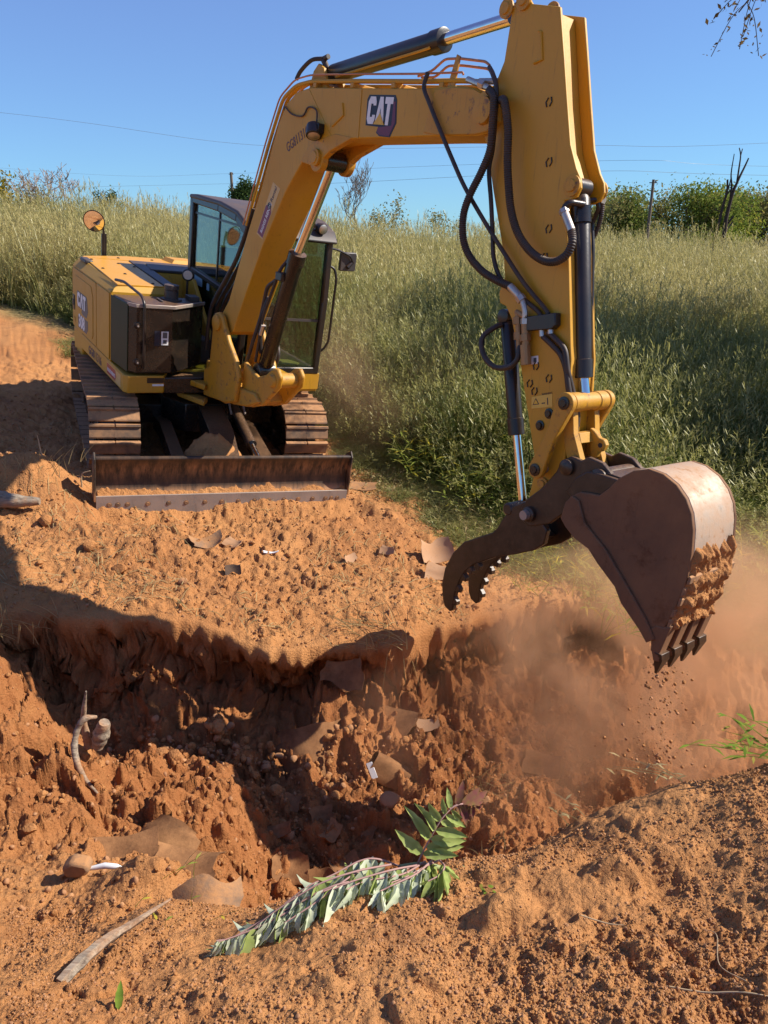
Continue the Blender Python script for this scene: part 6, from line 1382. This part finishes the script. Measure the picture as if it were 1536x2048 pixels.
weed('lip_grass', 'pale green grass tuft spilling over the pit lip below the bucket', 2.02, 5.58, 90, 0.75, 7, M['golden'], 1, (-0.1, -0.8), spread=0.35, w=0.004, z=-0.55)
weed('root_clump', 'grassy root clump on the spur in the middle of the pit', 0.609, 3.70, 50, 0.26, 8, M['dry_grass'], 0, (0.15, -0.5), spread=0.13, w=0.0025, z=-0.72)
weed('dry_roots', 'pale dry roots sticking out behind the sumac branch', 0.36, 1.86, 14, 0.13, 9, M['dry_grass'], 0, (0.0, -0.3), spread=0.09, w=0.0016)
weed('pit_weed', 'tangle of wilted dry stems at the lower left of the pit', -0.95, 2.02, 22, 0.24, 10, M['dry_grass'], 0, (0.5, -0.3), spread=0.20, w=0.0016)
weed('pit_weed', 'thin green stems bent over beside the grey felt sheet', -0.62, 1.72, 9, 0.16, 11, M['golden'], 1, (0.5, -0.1), spread=0.14, w=0.0013, leafw=0.004)
weed('rim_grass', 'dry grass hanging down the pit wall at the left border', -2.42, 4.42, 60, 0.40, 12, M['dry_grass'], 0, (0.15, -0.7), spread=0.28, w=0.003)
weed('rim_grass', 'broken grass and stalks on the heap left of the blade', -2.85, 6.15, 26, 0.28, 13, M['dry_grass'], 0, (0.3, -0.2), spread=0.30, w=0.003)
weed('goldenrod', 'yellow flowering goldenrod clump left of the thumb cylinder', 0.76, 8.0, 60, 0.75, 14, M['golden'], 9, (0, -0.15), spread=0.42, w=0.004, leafw=0.011, cat='plant')
weed('goldenrod', 'light green weedy clump just left of the thumb cylinder', 1.05, 7.4, 50, 0.55, 15, M['golden'], 9, (0, -0.15), spread=0.36, w=0.004, leafw=0.011, cat='plant')
weed('bank_grass', 'light tangled grass clump under the thumb and bucket', 1.65, 6.15, 110, 0.45, 16, M['golden'], 2, (-0.2, -0.35), spread=0.5, w=0.004, leafw=0.007)
weed('bank_grass', 'trampled yellow grass on the bank left of the bucket teeth', 1.15, 6.45, 90, 0.32, 26, M['golden'], 1, (-0.3, -0.35), spread=0.45, w=0.0035, leafw=0.006)
weed('bank_grass', 'dry grass clump between thumb and goldenrod', 0.85, 6.75, 90, 0.30, 27, M['dry_grass'], 1, (-0.3, -0.3), spread=0.5, w=0.003, leafw=0.005)
weed('bank_grass', 'green weeds on the bank directly behind the bucket side', 2.2, 6.05, 110, 0.5, 28, M['golden'], 3, (0, -0.35), spread=0.5, w=0.004, leafw=0.008)
weed('lip_grass', 'thin dry grass on the left part of the pit lip', -1.75, 4.68, 40, 0.22, 29, M['dry_grass'], 0, (-0.2, -0.5), spread=0.35, w=0.002)
weed('lip_grass', 'short roots hanging from the lip above the large felt sheet', -0.75, 4.52, 30, 0.16, 30, M['dry_grass'], 0, (0.1, -1.2), spread=0.3, w=0.0018, z=-0.17)
weed('bank_grass', 'sunlit weeds behind the bucket at the right border', 3.45, 6.7, 130, 0.75, 17, M['golden'], 4, (0, -0.2), spread=0.6, w=0.004, leafw=0.009)
weed('bank_grass', 'yellowed grass just behind the right end of the blade', -0.05, 7.45, 60, 0.30, 18, M['dry_grass'], 1, (0.3, -0.2), spread=0.35, w=0.003)
lf = empty('fallen_leaf', loc=(-0.601, 1.211, gz(-0.601, 1.211) + 0.006)); tag(lf, 'small bright green fallen leaf on the soil at the lower left', 'leaf')
me = leaflet_mesh('fresh', M['fresh']); o = bpy.data.objects.new('blade', me); link(o, lf); o.matrix_local = Matrix.Rotation(R(100), 4, 'Z') @ Matrix.Rotation(R(-35), 4, 'Y') @ Matrix.Scale(0.062, 4)

# ---------------------------------------------------------------- rubbish, stones and wood on and in the pit
M['sheet_brown'] = coated('brown_felt', (0.11, 0.05, 0.024), 0.95, dust=0.6, dust_scale=7, updust=0.25, grain=0.012, worn=(0.05, 0.03, 0.02), spec=0.1)
M['sheet_grey'] = coated('grey_felt', (0.13, 0.105, 0.085), 0.95, dust=0.8, dust_scale=9, updust=0.6, grain=0.012, worn=(0.07, 0.06, 0.055), spec=0.1)
M['sheet_tan'] = coated('tan_board', (0.38, 0.22, 0.12), 0.85, dust=0.5, dust_scale=6, updust=0.3, grain=0.002)
M['sheet_black'] = coated('black_felt', (0.025, 0.022, 0.02), 0.8, dust=0.2, dust_scale=8, updust=0.3, grain=0.003)
M['pale_metal'] = coated('pale_metal', (0.62, 0.62, 0.62), 0.3, metal=0.4, dust=0.15, updust=0.1, grain=0.002)
M['stone'] = coated('dusty_stone', (0.30, 0.135, 0.06), 0.95, dust=0.9, dust_scale=9, updust=0.6, grain=0.02)
def sheet(name, label, loc, w, l, tilt, yaw, material, seed, curl=0.15, torn=0.25, cat='sheet', group=None, thick=0.006, lift=0.0, roll=0.0):
    """a torn, curled sheet with thickness"""
    r = random.Random(seed); nu, nv = 14, 12; V = []; F = []
    pu, pv = r.uniform(0, 9), r.uniform(0, 9)
    def p(u, v):
        e = 1 - torn * (0.5 + vnoise(np.array([pu + u * 2.5]), np.array([pv + v * 2.5]), seed)[0])
        uu = (u - .5) * w * (1 - torn * .8 * max(0, vnoise(np.array([v * 3.1 + pu]), np.array([pv]), seed + 1)[0] + .1)); vv = (v - .5) * l * e * (1 - 0.6 * torn * max(0, vnoise(np.array([u * 3.7 + pv]), np.array([pu]), seed + 2)[0]))
        zz = curl * w * ((2 * u - 1) ** 2 + 0.5 * vnoise(np.array([u * 2 + pu]), np.array([v * 2 + pv]), seed + 3)[0])
        return (uu, vv, zz)
    for k in (0, 1):
        for i in range(nu):
            for j in range(nv):
                a = p(i / (nu - 1), j / (nv - 1)); V.append((a[0], a[1], a[2] - k * thick))
    N = nu * nv
    for i in range(nu - 1):
        for j in range(nv - 1):
            a = i * nv + j; F += [(a, a + nv, a + nv + 1, a + 1), (N + a, N + a + 1, N + a + nv + 1, N + a + nv)]
    b = [i * nv for i in range(nu)] + [(nu - 1) * nv + j for j in range(1, nv)] + [i * nv + nv - 1 for i in range(nu - 2, -1, -1)] + [j for j in range(nv - 2, 0, -1)]
    for q in range(len(b)): F.append((b[q], N + b[q], N + b[(q + 1) % len(b)], b[(q + 1) % len(b)]))
    o = mesh_obj(name, V, F, material, None, 35)
    z = gz(loc[0], loc[1]) + lift if len(loc) < 3 else loc[2] + lift
    o.matrix_world = Matrix.Translation((loc[0], loc[1], z)) @ Matrix.Rotation(R(yaw), 4, 'Z') @ Matrix.Rotation(R(tilt), 4, 'X') @ Matrix.Rotation(R(roll), 4, 'Y')
    tag(o, label, cat, group); return o
sheet('felt_sheet', 'large curved brown felt sheet leaning in the shadow of the pit wall', (-0.50, 4.10), 0.50, 0.46, 48, 8, M['sheet_brown'], 1, -0.26, 0.42, lift=0.08)
sheet('felt_sheet', 'brown sheet with a torn notch standing below the pit lip', (-0.28, 4.50), 0.32, 0.28, 52, -10, M['sheet_brown'], 2, 0.14, 0.7, lift=0.07)
sheet('felt_sheet', 'broad brown sheet lying flat right of the notched one', (0.03, 4.42), 0.42, 0.26, 20, -25, M['sheet_brown'], 3, 0.1, 0.3, lift=0.05)
sheet('felt_sheet', 'dark rolled sheet on edge beside the white scrap in the pit', (0.08, 4.02), 0.20, 0.26, 35, 80, M['sheet_brown'], 4, -0.6, 0.1, lift=0.08)
SH = [(-0.37, 3.55, 0.14, 0.13, 40, 20, 'square brown shingle tilted in the pit below the large felt sheet'), (-0.55, 3.62, 0.13, 0.12, 30, -15, 'brown shingle left of the tilted square one'),
      (-0.22, 3.22, 0.17, 0.13, 25, 35, 'pointed brown shingle nearest the sumac branch on the right'), (-0.34, 3.05, 0.16, 0.22, 50, -20, 'tall brown shingle standing on edge behind the sumac leaves'), (-0.50, 3.12, 0.20, 0.20, 35, 10, 'wide brown shingle leaning at the left of the shingle heap'),
      (-0.30, 3.35, 0.15, 0.12, 15, 60, 'small shingle lying flat on top of the shingle heap'), (-0.10, 3.45, 0.14, 0.10, 30, -40, 'loose shingle at the right of the shingle heap'), (-0.62, 3.32, 0.22, 0.10, 20, 5, 'curled strip of felt left of the shingle heap'), (-0.60, 3.42, 0.24, 0.09, 25, -4, 'upper of the two curled felt strips left of the heap'), (-0.18, 3.0, 0.16, 0.16, 45, 15, 'dark shingle half hidden by the upright sumac frond')]
for i, (x, y, w, l, t_, yw, lb) in enumerate(SH): sheet('roof_shingle', lb, (x, y), w, l, t_, yw, M['sheet_brown'], 20 + i, 0.16 if i < 7 else 0.3, 0.45, 'shingle', 'shingles thrown into the pit', 0.007, 0.02)
sheet('felt_sheet', 'curved brown felt sheet arching over the left bank', (-1.04, 2.86), 0.32, 0.22, 22, -20, M['sheet_brown'], 41, -0.13, 0.6, lift=0.04)
sheet('felt_sheet', 'thin brown sheet edge sticking out below the curved felt', (-0.90, 2.66), 0.34, 0.20, 8, -12, M['sheet_brown'], 42, 0.08, 0.4, lift=0.05)
sheet('felt_sheet', 'brown sheet half buried under soil at the far left bank', (-1.20, 2.70), 0.32, 0.22, 20, 12, M['sheet_brown'], 43, 0.1, 0.4, lift=0.03)
sheet('felt_sheet', 'pale grey mineral felt sheet just left of the sumac branch', (-0.55, 1.80, 0.43), 0.22, 0.20, 34, 18, M['sheet_grey'], 46, -0.2, 0.65, lift=0.0)
sheet('board_scrap', 'pale tan cardboard scrap behind the claws of the thumb', (0.45, 6.0), 0.30, 0.26, 40, 15, M['sheet_tan'], 51, 0.2, 0.4, lift=0.07)
sheet('board_scrap', 'pale tan scrap lying in front of the other one by the thumb', (0.47, 5.62), 0.26, 0.20, 25, -15, M['sheet_tan'], 52, 0.1, 0.4, lift=0.04)
sheet('board_scrap', 'grey bent felt piece on the bench below the blade', (-1.42, 5.55), 0.26, 0.18, 20, 25, M['sheet_grey'], 53, 0.2, 0.45, lift=0.03)
sheet('board_scrap', 'pale piece beside the grey bent felt on the bench', (-1.22, 5.62), 0.16, 0.12, 15, -30, M['sheet_tan'], 54, 0.15, 0.4, lift=0.03)
sheet('board_scrap', 'black triangular felt scrap standing up on the bench', (-1.16, 5.26), 0.13, 0.15, 65, 15, M['sheet_black'], 55, 0.1, 0.8, lift=0.05)
sheet('board_scrap', 'tan chip standing up on the bench in front of the thumb', (-0.28, 5.72), 0.12, 0.10, 45, 40, M['sheet_tan'], 56, 0.1, 0.6, lift=0.03)
sheet('board_scrap', 'thin white chip lying on the bench right of the grey felt', (-0.92, 5.62), 0.14, 0.04, 5, 5, M['white'], 57, 0.1, 0.5, lift=0.02)
sheet('board_scrap', 'dark flat board beside the right end of the blade', (-0.22, 7.35), 0.30, 0.22, 12, -10, M['sheet_grey'], 58, 0.05, 0.4, lift=0.05)
sheet('board_scrap', 'brown bent board at the right foot of the spur in the pit', (1.10, 4.30), 0.26, 0.20, 35, -20, M['sheet_brown'], 59, 0.2, 0.3, lift=0.06)
sheet('board_scrap', 'tan flat piece half buried on the sunny side of the spur', (0.30, 4.35), 0.16, 0.12, 25, 10, M['sheet_tan'], 60, 0.1, 0.4, lift=0.02)
sheet('board_scrap', 'reddish chip high on the bench left of the thumb', (0.03, 5.9), 0.13, 0.10, 50, -20, M['sheet_tan'], 61, 0.1, 0.6, lift=0.03)
wl_ = MB().prism([(-0.02, -0.05), (0.02, -0.055), (0.025, 0.05), (-0.015, 0.055)], 0, 0.012, 'z').obj('white_scrap', M['pale_metal'], None, 30, 0.002)
wl_.matrix_world = Matrix.Translation((-0.08, 3.97, gz(-0.08, 3.97) + 0.05)) @ Matrix.Rotation(R(50), 4, 'X') @ Matrix.Rotation(R(25), 4, 'Z'); tag(wl_, 'small pale printed scrap in the dark middle of the pit', 'scrap')
t = empty('metal_shard', loc=(-1.15, 2.28, gz(-1.15, 2.28) + 0.05)); tag(t, 'grey and white metal shard poking out of the left bank', 'metal scrap')
MB().tube([(0.0, 0, -0.01), (0.06, 0, 0.004), (0.11, -0.01, 0.010), (0.13, -0.01, 0.008)], lambda i: (0.008, 0.012, 0.010, 0.003)[i], 8).obj('tongue', M['white'], t, 60)
MB().prism([(-0.09, -0.03), (-0.02, -0.035), (0.01, 0.0), (0.0, 0.03), (-0.06, 0.045), (-0.10, 0.015)], -0.03, 0.03, 'y').obj('lump', M['sheet_grey'], t, 40, 0.012)
# weathered wood
def driftwood(name, label, pts, radii, material, parent_loc, cat='stick', n=9, seed=1):
    r = random.Random(seed); c = catmull([Vector(p) - Vector(parent_loc) for p in pts], 6); m = len(c) - 1
    def rad(i):
        t = i / m * (len(radii) - 1); j = min(int(t), len(radii) - 2); return (radii[j] + (radii[j + 1] - radii[j]) * (t - j)) * (1 + 0.10 * math.sin(i * 1.7 + seed) * r.uniform(0.3, 1))
    o = MB().tube(c, rad, n).obj(name, material, None, 50); o.location = parent_loc; tag(o, label, cat); return o
driftwood('broken_stake', 'thin broken stake standing upright on the left bank', [(-1.56, 3.30, -0.12), (-1.555, 3.28, 0.05), (-1.53, 3.26, 0.16), (-1.50, 3.24, 0.26)], [0.024, 0.016, 0.012, 0.004], M['deadwood'], (-1.56, 3.30, -0.12), 'stake', 8, 2)
driftwood('driftwood', 'curved pale root wood lying against the broken stake', [(-1.44, 3.06, -0.22), (-1.52, 3.10, -0.14), (-1.565, 3.15, -0.04), (-1.56, 3.2, 0.05), (-1.52, 3.22, 0.11), (-1.47, 3.25, 0.10)], [0.006, 0.014, 0.018, 0.015, 0.018, 0.008], M['deadwood'], (-1.50, 3.10, -0.14), 'driftwood', 9, 3)
driftwood('wood_chunk', 'short dark chunk of wood behind the curved root wood', [(-1.50, 3.27, -0.10), (-1.47, 3.27, -0.02), (-1.44, 3.26, 0.06)], [0.03, 0.045, 0.03], M['deadwood'], (-1.48, 3.27, -0.03), 'wood', 9, 9)
driftwood('plank', 'grey splintered plank at the lower left between soil and weeds', [(-0.80, 1.34, 0.675), (-0.77, 1.40, 0.675), (-0.735, 1.48, 0.655), (-0.69, 1.56, 0.625), (-0.62, 1.66, 0.60)], [0.016, 0.017, 0.014, 0.009, 0.003], M['deadwood'], (-0.76, 1.40, 0.66), 'plank', 6, 4)
driftwood('log', 'dark grey log lying on the bench at the left border', [(-3.35, 5.75, 0.46), (-3.15, 5.72, 0.44), (-2.98, 5.70, 0.42), (-2.78, 5.72, 0.41)], [0.07, 0.075, 0.06, 0.03], M['deadwood'], (-3.0, 5.70, 0.42), 'log', 12, 5)
for i, (pts, r0, lb) in enumerate((([(0.60, 1.22, 0), (0.70, 1.19, 0.012), (0.78, 1.17, 0.004), (0.86, 1.15, 0)], 0.0022, 'long dry twig lying on the soil at the lower right'), ([(0.80, 1.20, 0.0), (0.775, 1.27, 0.02), (0.79, 1.33, 0.03), (0.785, 1.38, 0.01)], 0.0014, 'bent pale twig above the long one at the lower right'),
                              ([(0.50, 1.44, 0.0), (0.56, 1.42, 0.012), (0.60, 1.41, 0.0)], 0.002, 'short crooked twig at the foot of the lump on the mound'), ([(-2.66, 6.28, 0.0), (-2.64, 6.27, 0.14), (-2.56, 6.26, 0.22)], 0.008, 'bare twig standing on the heap left of the blade'),
                              ([(-2.93, 6.2, 0.0), (-2.94, 6.2, 0.18)], 0.006, 'straight short twig at the left end of the heap'), ([(-2.40, 6.3, 0.0), (-2.36, 6.3, 0.12)], 0.005, 'small twig between heap and blade'))):
    base = [(x, y, gz(x, y) + dz) for x, y, dz in pts]; driftwood('twig', lb, base, [r0, r0 * .9, r0 * .5], M['twig'], base[0], 'twig', 6, 30 + i)

# stones and clods
def rock_mesh(name, seed, rough_=0.35, n=2):
    bm = bmesh.new(); bmesh.ops.create_icosphere(bm, subdivisions=n + 1, radius=1)
    r = random.Random(seed); ax = [Vector((r.uniform(-1, 1), r.uniform(-1, 1), r.uniform(-1, 1))).normalized() for _ in range(7)]; dd = [r.uniform(0.55, 0.95) for _ in ax]
    for v in bm.verts:
        for a, d in zip(ax, dd):
            q = v.co.dot(a)
            if q > d: v.co -= a * (q - d) * (0.55 + rough_)
        v.co *= 1 + 0.06 * r.uniform(-1, 1)
    me = bpy.data.meshes.new(name); bm.to_mesh(me); bm.free(); me.shade_smooth(); me.set_sharp_from_angle(angle=R(38)); return me
ROCKS = [rock_mesh('rock', 400 + i) for i in range(6)]
for i, m_ in enumerate(ROCKS): m_.materials.append(M['stone'] if i % 3 == 0 else M['soil'])
def rock(x, y, s, label, group=None, sink=0.3, k=None, squash=0.75):
    o = bpy.data.objects.new('rock', ROCKS[rr.randrange(6) if k is None else k]); COL.objects.link(o)
    o.location = (x, y, gz(x, y) + s * (squash - sink) * 0.8); o.scale = (s, s * rr.uniform(.75, 1.1), s * squash); o.rotation_euler = (rr.uniform(-.3, .3), rr.uniform(-.3, .3), rr.uniform(0, 6))
    tag(o, label, 'rock', group); return o
for x, y, s, lb in ((0.035, 3.56, 0.065, 'round stone in the dark right half of the pit floor'), (-1.07, 4.10, 0.06, 'biggest rounded stone of the pebble slope under the lip'), (-1.36, 3.78, 0.075, 'angular stone on the left bank right of the log stub'), (-2.70, 5.58, 0.07, 'pale stone beside the dark log on the bench'),
                    (-0.88, 3.95, 0.05, 'smooth stone at the lower edge of the pebble slope'), (-1.25, 3.72, 0.06, 'squarish stone next to the angular one on the left bank'), (-1.62, 3.3, 0.08, 'half buried stone below the broken stake'), (-2.25, 5.3, 0.06, 'small rock on the bench at the left near the log'),
                    (-1.95, 5.05, 0.06, 'dusty rock on the bench above the dark pit wall')):
    rock(x, y, s, lb)
for k in range(30):
    x, y = rr.uniform(-1.9, 0.9), rr.uniform(2.6, 3.9)
    rock(x, y, rr.uniform(0.016, 0.042), 'reddish clod lying loose inside the pit', 'loose clods in the pit')
for k in range(34):
    x, y = rr.uniform(-2.6, 0.8), rr.uniform(4.9, 6.4)
    rock(x, y, rr.uniform(0.014, 0.036), 'small orange clod lying on the bench between blade and pit', 'loose clods on the bench')
# pebbles below the lip, crumbs everywhere else: too many to count
peb = bpy.data.collections.new('pebble_shapes')
for i in range(6):
    me = rock_mesh('pebble', 500 + i, 0.1, 1); me.materials.append(M['stone'] if i < 2 else M['soil']); peb.objects.link(bpy.data.objects.new('pebble_%02d' % i, me))
def strew(name, label, x, y, smin, smax, pw=2.5, lift=0.2):
    n = len(x); s = smin + (smax - smin) * rng.random(n) ** pw; z = surf_z(x, y) + s * lift
    o = scatter(name, np.stack([x, y, z], 1), rng.random((n, 3)) * 6.28, np.stack([s, s * (0.7 + .3 * rng.random(n)), s * (0.6 + .3 * rng.random(n))], 1), rng.integers(0, 6, n), peb)
    tag(o, label, 'pebbles'); return o
x = rng.normal(-0.85, 0.4, 900); y = 4.15 + 0.24 * rng.normal(size=900); k = pit_depth_mask(x, y) > 0.34
strew('pebbles', 'rounded pebbles washed out below the pit lip', x[k], y[k], 0.008, 0.036, 2.4)
x = rng.uniform(-2.6, 2.6, 16000); y = rng.uniform(2.0, 5.4, 16000); k = pit_depth_mask(x, y) > 0.5
strew('pit_crumbs', 'loose red crumbs covering the walls and floor of the pit', x[k], y[k], 0.0025, 0.017, 3.5)
y = rng.uniform(4.4, 9.0, 20000); x = rng.uniform(-1, 1, 20000) * (0.62 * y); k = (lip_y(x) - y < 0.0) & (y < field_edge(x))
strew('bench_crumbs', 'loose orange crumbs scattered over the bench', x[k], y[k], 0.0025, 0.016, 3.0)
y = 1.0 + 1.1 * rng.random(110000) ** 0.8; x = rng.uniform(-1, 1, 110000) * (0.62 * y + 0.1); k = (0.5 + fbm(x * 2.6, y * 2.6, 77, 3)) > -0.05 + 0.85 * rng.random(110000)
strew('mound_crumbs', 'fine orange crumbs covering the mound in front', x[k], y[k], 0.0012, 0.0060, 3.5, 0.1)
# straw and chopped grass on the bench
N_ = 9000
y = rng.uniform(4.6, 9.0, N_); x = rng.uniform(-1, 1, N_) * 0.62 * y; a = rng.random(N_) * 6.28; L = 0.05 + 0.15 * rng.random(N_)
k = (lip_y(x) < y + 0.02) & (y < field_edge(x) + 1.0) & (vnoise(x * 0.9, y * 0.9, 88) > -0.05 + 0.25 * rng.random(N_) - 0.2 * (x > -0.3)) & (rng.random(N_) < 0.5)
x, y, a, L = x[k], y[k], a[k], L[k]; x2 = x + np.cos(a) * L; y2 = y + np.sin(a) * L; z1 = surf_z(x, y) + 0.008; z2 = surf_z(x2, y2) + 0.006
st = []
for i in range(len(x)):
    p0 = Vector((x[i], y[i], z1[i])); p2 = Vector((x2[i], y2[i], z2[i])); d = p2 - p0
    st.append(([p0, (p0 + p2) / 2 + Vector((0, 0, rr.uniform(0.005, .03))), p2], [0.0022, 0.0025, 0.001], Vector((-d.y, d.x, 0.05)).normalized(), rr.random()))
so = ribbon_mesh('straw', st, M['dry_grass']); tag(so, 'dry straw and chopped grass strewn over the bench', 'straw', kind='stuff')

# ---------------------------------------------------------------- dust thrown up by the bucket
def dust_volume(name, label, c, rad, density, scale, seed, col=(0.93, 0.60, 0.36), lo=0.42, hi=0.72, wind=(0, 0, 0)):
    bm = bmesh.new(); bmesh.ops.create_icosphere(bm, subdivisions=3, radius=1); me = bpy.data.meshes.new(name); bm.to_mesh(me); bm.free()
    o = bpy.data.objects.new(name, me); COL.objects.link(o); o.location = c; o.scale = rad
    m = bpy.data.materials.new(name); m.use_nodes = True; nt = m.node_tree; nt.nodes.remove(nt.nodes["Principled BSDF"])
    v = nd(nt, "ShaderNodeVolumePrincipled"); v.inputs["Color"].default_value = (*col, 1); v.inputs["Anisotropy"].default_value = 0.25
    tc = nt.nodes.new("ShaderNodeTexCoord"); g = nt.nodes.new("ShaderNodeTexGradient"); g.gradient_type = 'SPHERICAL'; lk(nt, tc.outputs["Object"], g.inputs[0])
    n = nt.nodes.new("ShaderNodeTexNoise"); n.inputs["Scale"].default_value = scale; n.inputs["Detail"].default_value = 5; n.inputs["Roughness"].default_value = 0.6; n.inputs["Distortion"].default_value = 0.6
    ad = nt.nodes.new("ShaderNodeVectorMath"); ad.operation = 'ADD'; ad.inputs[1].default_value = (seed, seed * .7, 0); lk(nt, pos(nt), ad.inputs[0]); lk(nt, ad.outputs[0], n.inputs["Vector"])
    f = math_n(nt, 'MULTIPLY', ramp(nt, n.outputs["Fac"], lo, hi), ramp(nt, g.outputs["Fac"], 0.0, 0.65))
    lk(nt, math_n(nt, 'MULTIPLY', f, density), v.inputs["Density"])
    lk(nt, v.outputs[0], nt.nodes["Material Output"].inputs["Volume"])
    me.materials.append(m); tag(o, label, None, None, 'stuff'); return o
dust_volume('dust', 'orange dust cloud boiling up under the bucket', (2.2, 4.75, -0.55), (1.9, 1.15, 1.25), 3.8, 1.7, 3.0)
dust_volume('dust', 'thin dust hanging over the middle of the pit', (0.75, 3.9, -0.6), (1.5, 0.9, 0.7), 0.9, 1.2, 8.0)
dust_volume('dust', 'faint brown dust drifting past the grass right of the machine', (-0.1, 8.6, 0.9), (1.3, 1.0, 1.1), 0.5, 1.0, 12.0)
nf = 420
fx = FM @ Vector((4.98, -0.1, 0.82))
q = rng.random(nf); ff = np.stack([fx.x + rng.normal(0, 0.04 + 0.11 * q, nf) + 0.02, fx.y + rng.normal(0, 0.05, nf) + 0.10 * rng.random(nf), fx.z - 0.85 * q], 1)
s = 0.002 + 0.010 * rng.random(nf) ** 4
fo = scatter('falling_soil', ff, rng.random((nf, 3)) * 6.28, np.stack([s, s, s], 1), rng.integers(0, 6, nf), peb); tag(fo, 'crumbs of soil falling from the bucket teeth')
